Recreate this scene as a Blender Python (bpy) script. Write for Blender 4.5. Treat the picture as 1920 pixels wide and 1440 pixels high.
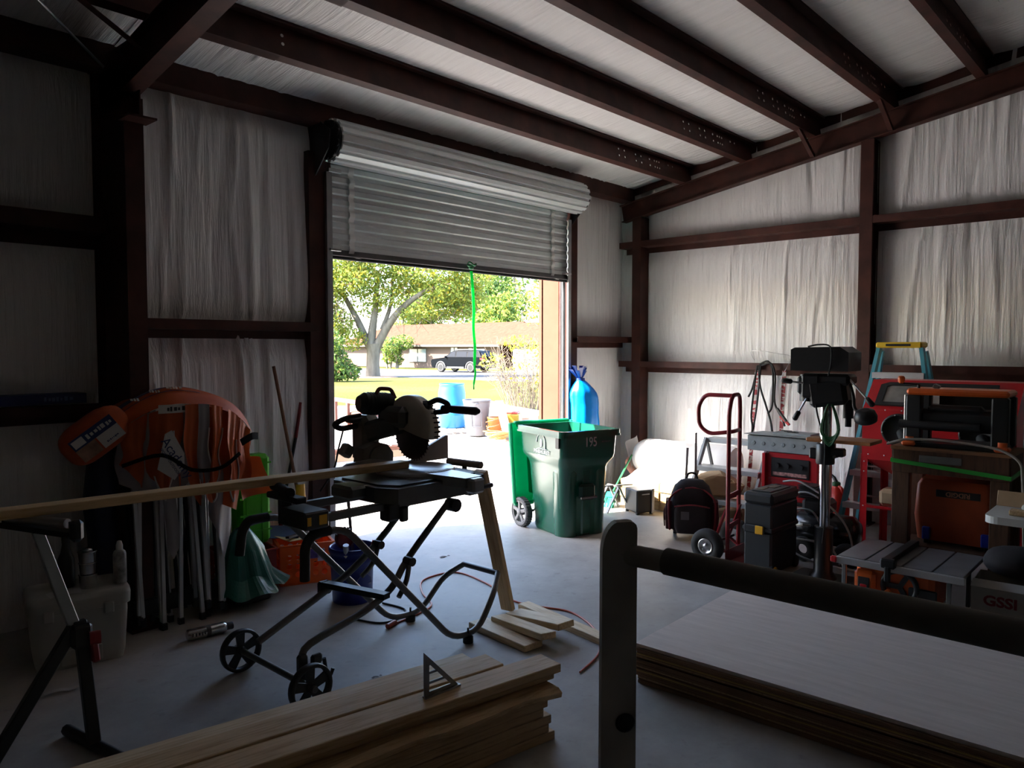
import bpy, math, random
from mathutils import Vector as V, Matrix, Quaternion
from math import sin, cos, pi, radians as rad, sqrt, exp, atan2, hypot
SC = bpy.context.scene
COL = SC.collection
for o in list(bpy.data.objects):
    bpy.data.objects.remove(o)

# ------------------------------------------------------------------ camera, sky, sun, exposure
cam = bpy.data.cameras.new('camera')
cam.sensor_width = 36.0
cam.lens = 36.0 * 1430 / 1920
cam.clip_end = 500
camo = bpy.data.objects.new('camera', cam)
COL.objects.link(camo)
camo.location = (0, 0, 1.7)
camo.rotation_euler = (rad(90 - 2.8), 0, rad(-47.7))
SC.camera = camo

SUN_EL = 42.0
sun_dir = V((0.8346 * cos(rad(SUN_EL)), -0.5509 * cos(rad(SUN_EL)), -sin(rad(SUN_EL))))   # the way the light travels
wd = bpy.data.worlds.new('sky')
SC.world = wd
wd.use_nodes = True
wn = wd.node_tree.nodes
wn.clear()
w_out = wn.new('ShaderNodeOutputWorld')
w_bg = wn.new('ShaderNodeBackground')
w_sky = wn.new('ShaderNodeTexSky')
w_sky.sky_type = 'NISHITA'
w_sky.sun_disc = False
w_sky.sun_elevation = rad(SUN_EL)
w_sky.sun_rotation = atan2(-0.8346, 0.5509)
w_sky.air_density = 1.0
w_sky.dust_density = 1.5
w_sky.ozone_density = 1.0
w_bg.inputs['Strength'].default_value = 0.135
wd.node_tree.links.new(w_sky.outputs[0], w_bg.inputs[0])
wd.node_tree.links.new(w_bg.outputs[0], w_out.inputs[0])
sl = bpy.data.lights.new('sun', 'SUN')
sl.energy = 3.8
sl.angle = rad(0.6)
sl.color = (1.0, 0.94, 0.87)
so = bpy.data.objects.new('sun', sl)
COL.objects.link(so)
so.rotation_euler = sun_dir.to_track_quat('-Z', 'Y').to_euler()
so.location = (-20, 15, 20)
SC.view_settings.view_transform = 'Standard'
SC.view_settings.look = 'None'
SC.view_settings.gamma = 1.0
SC.view_settings.use_curve_mapping = False
SC.view_settings.exposure = 3.7
SC.cycles.max_bounces = 10
SC.cycles.diffuse_bounces = 7
SC.cycles.glossy_bounces = 4
SC.cycles.transmission_bounces = 6
SC.cycles.use_denoising = True
SC.cycles.caustics_reflective = False
SC.cycles.caustics_refractive = False
SC.cycles.sample_clamp_indirect = 6.0

# ------------------------------------------------------------------ helpers
def ident():
    return Matrix.Identity(4)

def T(x, y, z):
    return Matrix.Translation((x, y, z))

def R(ax, deg):
    return Matrix.Rotation(rad(deg), 4, ax)

class B:
    """collects polygons; out() links them as one mesh object"""
    def __init__(s, M=None):
        s.v, s.f, s.s, s.m = [], [], [], []
        s.M = M or ident()
        s.mi = 0
    def add(s, vs, fs, smooth=False):
        o = len(s.v)
        s.v += [s.M @ V(p) for p in vs]
        for f in fs:
            s.f.append([i + o for i in f])
            s.s.append(smooth)
            s.m.append(s.mi)
        return s
    def box(s, c, d, ch=0.0, Rm=None):
        hx, hy, hz = d[0] / 2, d[1] / 2, d[2] / 2
        K = T(*c) @ (Rm or ident())
        if ch <= 0:
            vs = [(x, y, z) for z in (-hz, hz) for y in (-hy, hy) for x in (-hx, hx)]
            fs = [(0, 2, 3, 1), (4, 5, 7, 6), (0, 1, 5, 4), (2, 6, 7, 3), (0, 4, 6, 2), (1, 3, 7, 5)]
        else:
            ch = min(ch, hx * .98, hy * .98, hz * .98)
            vs, idx = [], {}
            for sx in (-1, 1):
                for sy in (-1, 1):
                    for sz in (-1, 1):
                        for a in range(3):
                            idx[(sx, sy, sz, a)] = len(vs)
                            q = [sx * (hx - ch), sy * (hy - ch), sz * (hz - ch)]
                            q[a] = (sx * hx, sy * hy, sz * hz)[a]
                            vs.append(tuple(q))
            fs = []
            def g(t, a):
                return idx[(t[0], t[1], t[2], a)]
            for a in range(3):
                b, c2 = (a + 1) % 3, (a + 2) % 3
                for sg in (-1, 1):
                    q = []
                    for (u, w) in ((-1, -1), (1, -1), (1, 1), (-1, 1)):
                        t = [0, 0, 0]; t[a] = sg; t[b] = u; t[c2] = w
                        q.append(g(t, a))
                    fs.append(q if sg > 0 else q[::-1])
                for u in (-1, 1):
                    for w in (-1, 1):
                        t0 = [0, 0, 0]; t0[a] = -1; t0[b] = u; t0[c2] = w
                        t1 = list(t0); t1[a] = 1
                        q = [g(t0, b), g(t1, b), g(t1, c2), g(t0, c2)]
                        fs.append(q if u * w > 0 else q[::-1])
            for sx in (-1, 1):
                for sy in (-1, 1):
                    for sz in (-1, 1):
                        q = [g((sx, sy, sz), 0), g((sx, sy, sz), 1), g((sx, sy, sz), 2)]
                        fs.append(q if sx * sy * sz > 0 else q[::-1])
        return s.add([K @ V(p) for p in vs], fs)
    def seg(s, p0, p1, w, h, up=(0, 0, 1), ch=0.0, ext=0.0):
        p0, p1 = V(p0), V(p1)
        d = p1 - p0
        L = d.length
        x = d / L
        y = V(up).cross(x)
        if y.length < 1e-5:
            y = V((0, 1, 0)).cross(x)
        y.normalize()
        z = x.cross(y)
        Rm = Matrix((x, y, z)).transposed().to_4x4()
        return s.box((p0 + p1) / 2, (L + 2 * ext, w, h), ch, Rm)
    def tube(s, pts, r, n=8, closed=False, caps=True):
        pts = [V(p) for p in pts]
        m = len(pts)
        rs = r if isinstance(r, (list, tuple)) else [r] * m
        vs, fs = [], []
        t = (pts[1] - pts[0]).normalized()
        u = t.orthogonal().normalized()
        pt = t
        for i in range(m):
            if closed:
                t = (pts[(i + 1) % m] - pts[i - 1]).normalized()
            elif i == 0:
                t = (pts[1] - pts[0]).normalized()
            elif i == m - 1:
                t = (pts[-1] - pts[-2]).normalized()
            else:
                t = ((pts[i + 1] - pts[i]).normalized() + (pts[i] - pts[i - 1]).normalized())
                t = t.normalized() if t.length > 1e-6 else pt
            u = u - t * u.dot(t)
            u = u.normalized() if u.length > 1e-6 else t.orthogonal().normalized()
            w = t.cross(u)
            pt = t
            for k in range(n):
                a = 2 * pi * k / n
                vs.append(pts[i] + (u * cos(a) + w * sin(a)) * rs[i])
        for i in range(m if closed else m - 1):
            j = (i + 1) % m
            for k in range(n):
                l = (k + 1) % n
                fs.append((i * n + k, i * n + l, j * n + l, j * n + k))
        s.add(vs, fs, True)
        if caps and not closed:
            s.add(vs[:n], [tuple(range(n))[::-1]])
            s.add(vs[-n:], [tuple(range(n))])
        return s
    def cyl(s, p0, p1, r, n=16, r2=None):
        return s.tube([p0, p1], [r, r if r2 is None else r2], n)
    def lathe(s, prof, n=24, M=None, smooth=True):
        M = M or ident()
        vs, fs = [], []
        m = len(prof)
        for (r, z) in prof:
            for k in range(n):
                a = 2 * pi * k / n
                vs.append(M @ V((r * cos(a), r * sin(a), z)))
        for i in range(m - 1):
            for k in range(n):
                l = (k + 1) % n
                fs.append((i * n + k, i * n + l, (i + 1) * n + l, (i + 1) * n + k))
        s.add(vs, fs, smooth)
        if prof[0] == prof[-1]:
            return s
        if prof[0][0] > 1e-6:
            s.add(vs[:n], [tuple(range(n))[::-1]])
        if prof[-1][0] > 1e-6:
            s.add(vs[-n:], [tuple(range(n))])
        return s
    def prism(s, poly, z0, z1, M=None, smooth=False):
        M = M or ident()
        n = len(poly)
        ar = sum(poly[i][0] * poly[(i + 1) % n][1] - poly[(i + 1) % n][0] * poly[i][1] for i in range(n))
        if ar < 0:
            poly = poly[::-1]
        lo = [M @ V((x, y, z0)) for x, y in poly]
        hi = [M @ V((x, y, z1)) for x, y in poly]
        s.add(lo + hi, [(i, (i + 1) % n, n + (i + 1) % n, n + i) for i in range(n)], smooth)
        s.add(lo, [tuple(range(n))[::-1]])
        s.add(hi, [tuple(range(n))])
        return s
    def ring(s, outer, inner, z0, z1, M=None):
        """plate with a hole: two outlines with the same number of points"""
        M = M or ident()
        n = len(outer)
        P = [[M @ V((x, y, z)) for x, y in pl_] for pl_ in (outer, inner) for z in (z0, z1)]
        vs = P[0] + P[1] + P[2] + P[3]
        fs = []
        for i in range(n):
            j = (i + 1) % n
            fs += [(i, j, n + j, n + i), (2 * n + j, 2 * n + i, 3 * n + i, 3 * n + j),
                   (n + i, n + j, 3 * n + j, 3 * n + i), (j, i, 2 * n + i, 2 * n + j)]
        return s.add(vs, fs)
    def grid(s, nu, nv, fn, smooth=True, closed_u=False):
        vs = [fn(i / nu, j / nv) for j in range(nv + 1) for i in range(nu + (0 if closed_u else 1))]
        w = nu if closed_u else nu + 1
        fs = []
        for j in range(nv):
            for i in range(nu):
                k = (i + 1) % w
                fs.append((j * w + i, j * w + k, (j + 1) * w + k, (j + 1) * w + i))
        return s.add(vs, fs, smooth)
    def ell(s, c, r, n=14, m=8, M=None):
        M = M or ident()
        c = V(c)
        def fn(u, v):
            a, b = 2 * pi * u, pi * (v - .5)
            return M @ (c + V((r[0] * cos(b) * cos(a), r[1] * cos(b) * sin(a), r[2] * sin(b))))
        return s.grid(n, m, fn, True, True)
    def out(s, name, mats, parent=None, loc=None, rot=None):
        me = bpy.data.meshes.new(name)
        me.from_pydata([tuple(p) for p in s.v], [], s.f)
        me.polygons.foreach_set('use_smooth', s.s)
        for m in (mats if isinstance(mats, (list, tuple)) else [mats]):
            me.materials.append(m)
        me.polygons.foreach_set('material_index', s.m)
        me.update()
        o = bpy.data.objects.new(name, me)
        COL.objects.link(o)
        if parent is not None:
            o.parent = parent
        if loc is not None:
            o.location = loc
        if rot is not None:
            o.rotation_euler = rot
        return o

def tag(o, label=None, cat=None, group=None, kind=None):
    for k, x in (('label', label), ('category', cat), ('group', group), ('kind', kind)):
        if x:
            o[k] = x
    return o

def thing(name, label, cat, loc=(0, 0, 0), rz=0.0, group=None):
    o = bpy.data.objects.new(name, None)
    o.empty_display_size = 0.1
    COL.objects.link(o)
    o.location = loc
    o.rotation_euler = (0, 0, rad(rz))
    return tag(o, label, cat, group)

def setting(name, parent=None):
    o = bpy.data.objects.new(name, None)
    COL.objects.link(o)
    o['kind'] = 'structure'
    if parent:
        o.parent = parent
    return o

def dup(root, loc=None, rz=None, label=None):
    def cp(o, par):
        c = o.copy()
        COL.objects.link(c)
        c.parent = par
        for ch in [x for x in COL.objects if x.parent == o]:
            cp(ch, c)
        return c
    r = cp(root, root.parent)
    if loc is not None:
        r.location = loc
    if rz is not None:
        r.rotation_euler = (0, 0, rad(rz))
    if label:
        r['label'] = label
    return r

def again(o, loc=None, rot=None, parent=None):
    """another object that shares the mesh of o"""
    c = o.copy()
    COL.objects.link(c)
    if parent is not None:
        c.parent = parent
    if loc is not None:
        c.location = loc
    if rot is not None:
        c.rotation_euler = rot
    return c

def bend(pts, r, k=4):
    """round the corners of a polyline"""
    pts = [V(p) for p in pts]
    out = [pts[0]]
    for i in range(1, len(pts) - 1):
        a, b, c = pts[i - 1], pts[i], pts[i + 1]
        d = min(r, (a - b).length * .45, (c - b).length * .45)
        p, q = b + (a - b).normalized() * d, b + (c - b).normalized() * d
        for j in range(k + 1):
            t = j / k
            out.append(p * (1 - t) ** 2 + b * 2 * t * (1 - t) + q * t * t)
    out.append(pts[-1])
    return out

def spline(pts, k=6, closed=False):
    pts = [V(p) for p in pts]
    n = len(pts)
    out = []
    for i in range(n if closed else n - 1):
        if closed:
            a, b, c, d = pts[i - 1], pts[i], pts[(i + 1) % n], pts[(i + 2) % n]
        else:
            a, b, c, d = pts[max(i - 1, 0)], pts[i], pts[i + 1], pts[min(i + 2, n - 1)]
        for j in range(k):
            t = j / k
            out.append(.5 * (2 * b + (c - a) * t + (2 * a - 5 * b + 4 * c - d) * t * t + (3 * b - a - 3 * c + d) * t ** 3))
    if not closed:
        out.append(pts[-1])
    return out

def rrect(w, h, r, k=4):
    out = []
    for (sx, sy, a0) in ((1, 1, 0), (-1, 1, 90), (-1, -1, 180), (1, -1, 270)):
        for j in range(k + 1):
            a = rad(a0 + 90 * j / k)
            out.append((sx * (w / 2 - r) + r * cos(a), sy * (h / 2 - r) + r * sin(a)))
    return out

def circ(r, n, x=0, y=0, a0=0):
    return [(x + r * cos(a0 + 2 * pi * i / n), y + r * sin(a0 + 2 * pi * i / n)) for i in range(n)]

def text(body, size, mat, parent, loc, rot, name='lettering', extr=.0008, align='CENTER', sx=1.0, bold=0.0):
    cu = bpy.data.curves.new(name, 'FONT')
    cu.body = body
    cu.size = size
    cu.extrude = extr
    cu.offset = bold
    cu.align_x = align
    cu.align_y = 'CENTER'
    cu.resolution_u = 3
    cu.materials.append(mat)
    tmp = bpy.data.objects.new(name, cu)
    me = bpy.data.meshes.new_from_object(tmp)
    bpy.data.objects.remove(tmp)
    for v_ in me.vertices:
        v_.co.x *= sx
    o = bpy.data.objects.new(name, me)
    COL.objects.link(o)
    o.parent = parent
    o.location = loc
    o.rotation_euler = rot
    return o

# ------------------------------------------------------------------ materials
def nt(name):
    m = bpy.data.materials.new(name)
    m.use_nodes = True
    t = m.node_tree
    return m, t, t.nodes['Principled BSDF']

def noise(t, scale, detail=3, stretch=(1, 1, 1), rough=.55, coord='Object', rot=(0, 0, 0)):
    tc = t.nodes.new('ShaderNodeTexCoord')
    mp = t.nodes.new('ShaderNodeMapping')
    mp.inputs['Scale'].default_value = stretch
    mp.inputs['Rotation'].default_value = rot
    n = t.nodes.new('ShaderNodeTexNoise')
    n.inputs['Scale'].default_value = scale
    n.inputs['Detail'].default_value = detail
    n.inputs['Roughness'].default_value = rough
    t.links.new(tc.outputs[coord], mp.inputs[0])
    t.links.new(mp.outputs[0], n.inputs['Vector'])
    return n

def ramp(t, src, stops):
    r = t.nodes.new('ShaderNodeValToRGB')
    e = r.color_ramp.elements
    while len(e) > 1:
        e.remove(e[-1])
    for i, (p, c) in enumerate(stops):
        k = e[0] if i == 0 else e.new(p)
        k.position = p
        k.color = (c[0], c[1], c[2], 1)
    t.links.new(src, r.inputs[0])
    return r

def bumpn(t, b, src, strength, dist=.01):
    n = t.nodes.new('ShaderNodeBump')
    n.inputs['Strength'].default_value = strength
    n.inputs['Distance'].default_value = dist
    t.links.new(src, n.inputs['Height'])
    t.links.new(n.outputs[0], b.inputs['Normal'])
    return n

def plain(name, col, rough=.5, metal=0.0, var=.12, scale=6.0, bump=0.0, bscale=40.0, stretch=(1, 1, 1), spec=.5, sub=0.0, trans=0.0):
    m, t, b = nt(name)
    b.inputs['Roughness'].default_value = rough
    b.inputs['Metallic'].default_value = metal
    b.inputs['Specular IOR Level'].default_value = spec
    if var > 0:
        n = noise(t, scale, 4, stretch)
        lo = tuple(max(0, c * (1 - var)) for c in col)
        hi = tuple(min(1, c * (1 + var)) for c in col)
        r = ramp(t, n.outputs[0], [(.32, lo), (.68, hi)])
        t.links.new(r.outputs[0], b.inputs['Base Color'])
    else:
        b.inputs['Base Color'].default_value = (*col, 1)
    if bump > 0:
        n2 = noise(t, bscale, 3, stretch)
        bumpn(t, b, n2.outputs[0], bump, .004)
    if trans > 0:
        o = t.nodes['Material Output']
        tl = t.nodes.new('ShaderNodeBsdfTranslucent')
        tl.inputs[0].default_value = (*col, 1)
        mx = t.nodes.new('ShaderNodeMixShader')
        mx.inputs[0].default_value = trans
        t.links.new(b.outputs[0], mx.inputs[1])
        t.links.new(tl.outputs[0], mx.inputs[2])
        t.links.new(mx.outputs[0], o.inputs[0])
    return m

def wood(name, a, bcol, rough=.6, scale=5.0, stretch=(1, 14, 14), knots=True):
    m, t, b = nt(name)
    b.inputs['Roughness'].default_value = rough
    b.inputs['Specular IOR Level'].default_value = .3
    n = noise(t, scale, 5, stretch, .6)
    r = ramp(t, n.outputs[0], [(.3, bcol), (.52, a), (.75, tuple(min(1, c * 1.12) for c in a))])
    if knots:
        v = t.nodes.new('ShaderNodeTexVoronoi')
        v.inputs['Scale'].default_value = 1.0
        tc = t.nodes.new('ShaderNodeTexCoord')
        mp = t.nodes.new('ShaderNodeMapping')
        mp.inputs['Scale'].default_value = (1.7, 6, 6)
        t.links.new(tc.outputs['Object'], mp.inputs[0])
        t.links.new(mp.outputs[0], v.inputs['Vector'])
        kr = ramp(t, v.outputs['Distance'], [(.05, (1, 1, 1)), (.13, (0, 0, 0))])
        mx = t.nodes.new('ShaderNodeMixRGB')
        mx.inputs[2].default_value = (bcol[0] * .45, bcol[1] * .35, bcol[2] * .3, 1)
        t.links.new(kr.outputs[0], mx.inputs[0])
        t.links.new(r.outputs[0], mx.inputs[1])
        t.links.new(mx.outputs[0], b.inputs['Base Color'])
    else:
        t.links.new(r.outputs[0], b.inputs['Base Color'])
    bumpn(t, b, n.outputs[0], .25, .003)
    return m

STEEL = plain('red_oxide_steel', (.055, .0175, .0125), .55, 0, .4, 5, .15, 30, spec=.3)
BLACK = plain('black_plastic', (.012, .012, .013), .45, 0, .2)
RUBBER = plain('rubber', (.014, .014, .014), .8, 0, .2)
IRON = plain('dark_iron', (.03, .03, .032), .45, .6, .3)
GREYM = plain('grey_painted_metal', (.17, .17, .165), .45, .3, .2)
SILVER = plain('bare_metal', (.55, .55, .55), .3, 1.0, .12)
CHROME = plain('polished_metal', (.75, .75, .76), .12, 1.0, .05)
WHITEP = plain('white_plastic', (.7, .7, .68), .4, 0, .06)
WHITEINK = plain('white_ink', (.8, .8, .8), .5, 0, 0)
PINE = wood('pine_wood', (.62, .43, .24), (.42, .26, .12))
PALEPINE = wood('pale_pine_wood', (.72, .56, .36), (.55, .38, .2))
ORANGE = plain('orange_paint', (.75, .13, .02), .4, 0, .12)
RED = plain('red_paint', (.48, .012, .018), .35, 0, .12)
YELLOW = plain('yellow_plastic', (.8, .42, .02), .4, 0, .08)
CARD = plain('brown_cardboard', (.45, .3, .17), .8, 0, .12, 5, .1, 20)
# ------------------------------------------------------------------ the building shell
D = 5.23       # inner face of the front wall lining
XW = 7.75      # inner face of the end wall lining
X0, Y0 = -7.0, -7.4
def zroof(y):  # lining under the roof; ridge along X at y = -1
    return 3.70 + .172 * (4.3 - y) if y > -1 else 3.70 + .172 * 5.3 + .172 * (y + 1)

def concrete(name, lo, hi, rough):
    m, t, b = nt(name)
    n = noise(t, 1.3, 10, (1, 1, 1), .7)
    r = ramp(t, n.outputs[0], [(.3, lo), (.55, tuple((a + c) / 2 for a, c in zip(lo, hi))), (.75, hi)])
    n3 = noise(t, 14, 4)
    sp = ramp(t, n3.outputs[0], [(.25, (.6, .58, .55)), (.4, (1, 1, 1))])
    mx = t.nodes.new('ShaderNodeMixRGB')
    mx.blend_type = 'MULTIPLY'
    mx.inputs[0].default_value = .5
    t.links.new(r.outputs[0], mx.inputs[1])
    t.links.new(sp.outputs[0], mx.inputs[2])
    t.links.new(mx.outputs[0], b.inputs['Base Color'])
    rr = ramp(t, n.outputs[0], [(.3, (rough - .1,) * 3), (.7, (rough + .12,) * 3)])
    t.links.new(rr.outputs[0], b.inputs['Roughness'])
    b.inputs['Specular IOR Level'].default_value = .28
    n2 = noise(t, 60, 4)
    bumpn(t, b, n2.outputs[0], .12, .003)
    return m
FLOORM = concrete('concrete_floor', (.25, .232, .208), (.50, .475, .44), .55)
APRONM = concrete('concrete_apron', (.58, .54, .50), (.70, .66, .61), .8)

def liner_mat(name, stretch):
    m, t, b = nt(name)
    b.inputs['Base Color'].default_value = (.74, .735, .72, 1)
    b.inputs['Roughness'].default_value = .42
    b.inputs['Specular IOR Level'].default_value = .35
    n = noise(t, 3.2, 4, stretch, .6)
    r = ramp(t, n.outputs[0], [(.25, (.78, .775, .765)), (.6, (.85, .845, .835))])
    t.links.new(r.outputs[0], b.inputs['Base Color'])
    bumpn(t, b, n.outputs[0], .7, .025)
    return m
LINER_W = liner_mat('white_wall_lining', (9, 9, .5))
LINER_C = liner_mat('white_roof_lining', (10, .5, .5))
SKIN = plain('salmon_wall_sheet', (.17, .055, .036), .7, 0, .06, spec=.05)

def folds(rng, n, umax, vmax, slope, amp, wid, vlen):
    out = []
    for i in range(n):
        u0 = rng.uniform(0, umax)
        out.append((u0, rng.gauss(slope, .07), rng.uniform(.3, 1) * amp * rng.choice((1, 1, -.7)), rng.uniform(.6, 1.6) * wid,
                    rng.uniform(0, vmax), rng.uniform(.4, 1) * vlen, rng.uniform(-.06, .06)))
    return out

def fold_sum(fl, u, v):
    d = 0.0
    for (u0, sl_, a, w, vc, vl, cv) in fl:
        dv = (v - vc) / vl
        if abs(dv) > 1.6:
            continue
        x = (u - u0 - sl_ * (v - vc) - cv * dv * dv) / w
        if abs(x) > 3:
            continue
        d += a * exp(-abs(x) ** 1.4) * exp(-dv * dv * 1.5)
    return d

def lining(name, mat, parent, O, U, Vv, N, ulen, vlen, fl, puff, du=.018, dv=.12):
    """sheet of lining: O + U*u + V*v, pushed along N by folds and by the padding behind it"""
    O, U, Vv, N = V(O), V(U), V(Vv), V(N)
    nu, nv = max(4, int(ulen / du)), max(4, int(vlen / dv))
    b = B()
    vmax = vlen if callable(vlen) else None
    def fn(a, c):
        u, v = a * ulen, c * vlen
        return O + U * u + Vv * v + N * (fold_sum(fl, u, v) * min(1, .12 + puff(u, v) / .03) + puff(u, v))
    b.grid(nu, nv, fn)
    return b.out(name, mat, parent)

rng = random.Random(4)
floor = B().box(((X0 + XW + .3) / 2, (Y0 + D + .35) / 2, -.1), (XW + .3 - X0, D + .35 - Y0, .2)).out('floor', FLOORM)
floor['kind'] = 'structure'

def zsec(b, p0, p1, inw, up, web=.18, fl=.062, th=.006, flip=1):
    """Z-shaped rail: web lies along inw (pointing into the room), inner flange along +up, outer flange along -up"""
    p0, p1, inw, up = V(p0), V(p1), V(inw).normalized(), V(up).normalized()
    x = (p1 - p0).normalized()
    L = (p1 - p0).length
    Rm = Matrix((x, inw, up)).transposed().to_4x4()
    c = (p0 + p1) / 2
    b.box(c + inw * web / 2, (L, web, th), 0, Rm)
    b.box(c + inw * web + up * flip * fl / 2, (L, th, fl), 0, Rm)
    b.box(c + inw * .022 - up * flip * fl / 2, (L, th, fl), 0, Rm)
    b.box(c + inw * (web - .008) + up * flip * fl, (L, .016, th), 0, Rm)

# ---- front wall (the roller door is in it)
wall_front = setting('wall_front')
def near(v, lines, w=.16):
    return min([1.0] + [1 - exp(-((v - l) / w) ** 2) for l in lines])
def puff_for(zl, ul, amt):
    return lambda u, v: amt * near(v, zl, .14) * near(u, ul, .10)
H = zroof(D)
fl = folds(rng, 60, 1.75, 3.6, -.03, .030, .022, 1.3) + folds(rng, 22, 1.75, 3.6, .16, .022, .02, .7)
def pf(u, v):
    return .05 * near(v, [0, 1.81, 3.5], .14) * near(u, [0, 1.7], .1)
lining('liner_panel', LINER_W, wall_front, (1.80, D, 0), (1, 0, 0), (0, 0, 1), (0, -1, 0), 1.74, H, fl, pf)
fl = folds(rng, 40, 1.25, 3.6, .0, .012, .02, 1.3)
lining('liner_panel', LINER_W, wall_front, (6.53, D, 0), (1, 0, 0), (0, 0, 1), (0, -1, 0), XW - 6.53, H, fl, lambda u, v: .03 * near(v, [0, 1.75, 3.5], .12) * near(u, [0, 1.22], .1))
fl = folds(rng, 60, 8.9, 3.6, .0, .018, .03, 1.0)
lining('liner_panel', LINER_W, wall_front, (X0, D, 0), (1, 0, 0), (0, 0, 1), (0, -1, 0), 1.80 - X0, H, fl, lambda u, v: .05 * near(v, [0, 1.29, 2.37, 3.5], .14), .04)
fl = folds(rng, 20, 3.0, .6, .0, .010, .03, .5)
lining('liner_panel', LINER_W, wall_front, (3.54, D, 3.06), (1, 0, 0), (0, 0, 1), (0, -1, 0), 2.99, H - 3.06, fl, lambda u, v: 0, .05)
def rail(name, parent, args, mat=STEEL):
    b = B()
    zsec(b, *args)
    return b.out(name, mat, parent)
rail('girt', wall_front, ((1.92, D, 1.82), (3.36, D, 1.82), (0, -1, 0), (0, 0, 1)))
rail('girt', wall_front, ((6.62, D, 1.75), (7.72, D, 1.75), (0, -1, 0), (0, 0, 1)))
rail('girt', wall_front, ((X0, D, 2.40), (1.83, D, 2.40), (0, -1, 0), (0, 0, 1), .2, .09))
rail('girt', wall_front, ((X0, D, 1.29), (1.83, D, 1.29), (0, -1, 0), (0, 0, 1), .2, .06))
def isec(b, p0, p1, web_dir, depth, flange, th=.009, tw=.006):
    """I-shaped member: web_dir points from one flange to the other"""
    p0, p1 = V(p0), V(p1)
    x = (p1 - p0).normalized()
    w = V(web_dir)
    w = (w - x * w.dot(x)).normalized()
    y = x.cross(w)
    L = (p1 - p0).length
    Rm = Matrix((x, y, w)).transposed().to_4x4()
    c = (p0 + p1) / 2
    b.box(c + w * depth / 2, (L, tw, depth), 0, Rm)
    b.box(c + w * th / 2, (L, flange, th), 0, Rm)
    b.box(c + w * (depth - th / 2), (L, flange, th), 0, Rm)
b = B()                                                  # main frame column, its flange towards the room
b.seg((1.865, 4.70, 0), (1.865, 4.70, 3.16), .11, .01, (0, 1, 0))
b.seg((1.865, 5.20, 0), (1.865, 5.20, 3.5), .11, .01, (0, 1, 0))
b.seg((1.865, 4.95, 0), (1.865, 4.95, 3.4), .008, .50, (0, 1, 0))
b.box((1.865, 4.64, 3.02), (.16, .16, .012))
b.box((1.865, 4.66, 3.10), (.008, .12, .16))
b.box((1.865, 4.94, .01), (.2, .6, .02))
b.out('column', STEEL, wall_front)
for x, w in ((3.42, .20), (6.63, .13)):                  # door jambs
    b = B()
    b.box((x, D - .10, 1.60), (w, .012, 3.2))
    b.box((x - w / 2 + .006, D - .0, 1.60), (.012, .2, 3.2))
    b.box((x + w / 2 - .006, D - .0, 1.60), (.012, .2, 3.2))
    b.box((x, D + .1, 1.60), (w, .012, 3.2))
    b.out('door_jamb', STEEL, wall_front)
b = B().box((5.03, D + .10, 3.16), (3.4, .2, .14))
b.out('door_header', STEEL, wall_front)
b = B()                                                   # eave strut, a channel open to the wall
b.box(((X0 + XW) / 2, D - .18, 3.50), (XW - X0 - .1, .006, .19))
b.box(((X0 + XW) / 2, D - .09, 3.405), (XW - X0 - .1, .18, .006))
b.box(((X0 + XW) / 2, D - .09, 3.595), (XW - X0 - .1, .18, .006))
b.box(((X0 + XW) / 2, D - .003, 3.43), (XW - X0 - .1, .006, .05))
b.out('eave_strut', STEEL, wall_front)
b = B()                                                   # outer sheet with the doorway left open
b.box(((X0 + 3.53) / 2, D + .30, 1.85), (3.53 - X0, .06, 3.9))
b.box(((6.56 + XW + .3) / 2, D + .30, 1.85), (XW + .3 - 6.56, .06, 3.9))
b.box((5.045, D + .30, 3.45), (3.03, .06, .75))
b.box((3.50, D + .17, 1.55), (.06, .24, 3.1))
b.box((6.59, D + .17, 1.55), (.06, .24, 3.1))
b.out('outer_sheet', SKIN, wall_front)
b = B().box((3.27, D + .65, 1.7), (.50, .62, 3.4))
tag(b.out('trim_1', SKIN), kind='structure')

# ---- end wall
wall_right = setting('wall_right')
fl = folds(rng, 120, 4.6, 4, .10, .022, .018, 1.0) + folds(rng, 80, 4.6, 4, -.06, .018, .016, .7)
def puffR(u, v):
    y = D - u
    return .05 * near(v, [0, 1.46, 2.86], .13) * near(y, [4.93, 2.40], .10)
def end_panel(y1, y0, fl, du):
    b = B()
    nu, nv = int((y1 - y0) / du), 34
    def fn(a, c):
        y = y1 + (y0 - y1) * a
        v = c * zroof(y)
        u = D - y
        return V((XW - fold_sum(fl, u, v) * min(1, .12 + puffR(u, v) / .03) - puffR(u, v), y, v))
    b.grid(nu, nv, fn)
    return b.out('liner_panel', LINER_W, wall_right)
end_panel(D, 2.40, fl, .016)
fl = folds(rng, 150, 9.0, 4.4, .06, .032, .024, 1.2)
end_panel(2.40, -1.0, fl, .02)
end_panel(-1.0, Y0, folds(rng, 20, 14, 4, 0, .02, .05, 1.4), .1)
for (y, z) in ((0, 0),):
    pass
cols = (4.93, 2.40, -.15, -2.7, -5.2)
def csec(b, x0, x1, y, z0, z1, w=.105, th=.006, side=-1):
    """C-shaped post: its web spans x0..x1"""
    L = z1 - z0
    zc = (z0 + z1) / 2
    b.box(((x0 + x1) / 2, y + w / 2 * (-side), zc), (x1 - x0, th, L))
    b.box((x0, y, zc), (th, w, L))
    b.box((x1, y, zc), (th, w, L))
    b.box((x0 + .012, y + side * w / 2, zc), (.024, th, L))
    b.box((x1 - .012, y + side * w / 2, zc), (.024, th, L))
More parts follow.
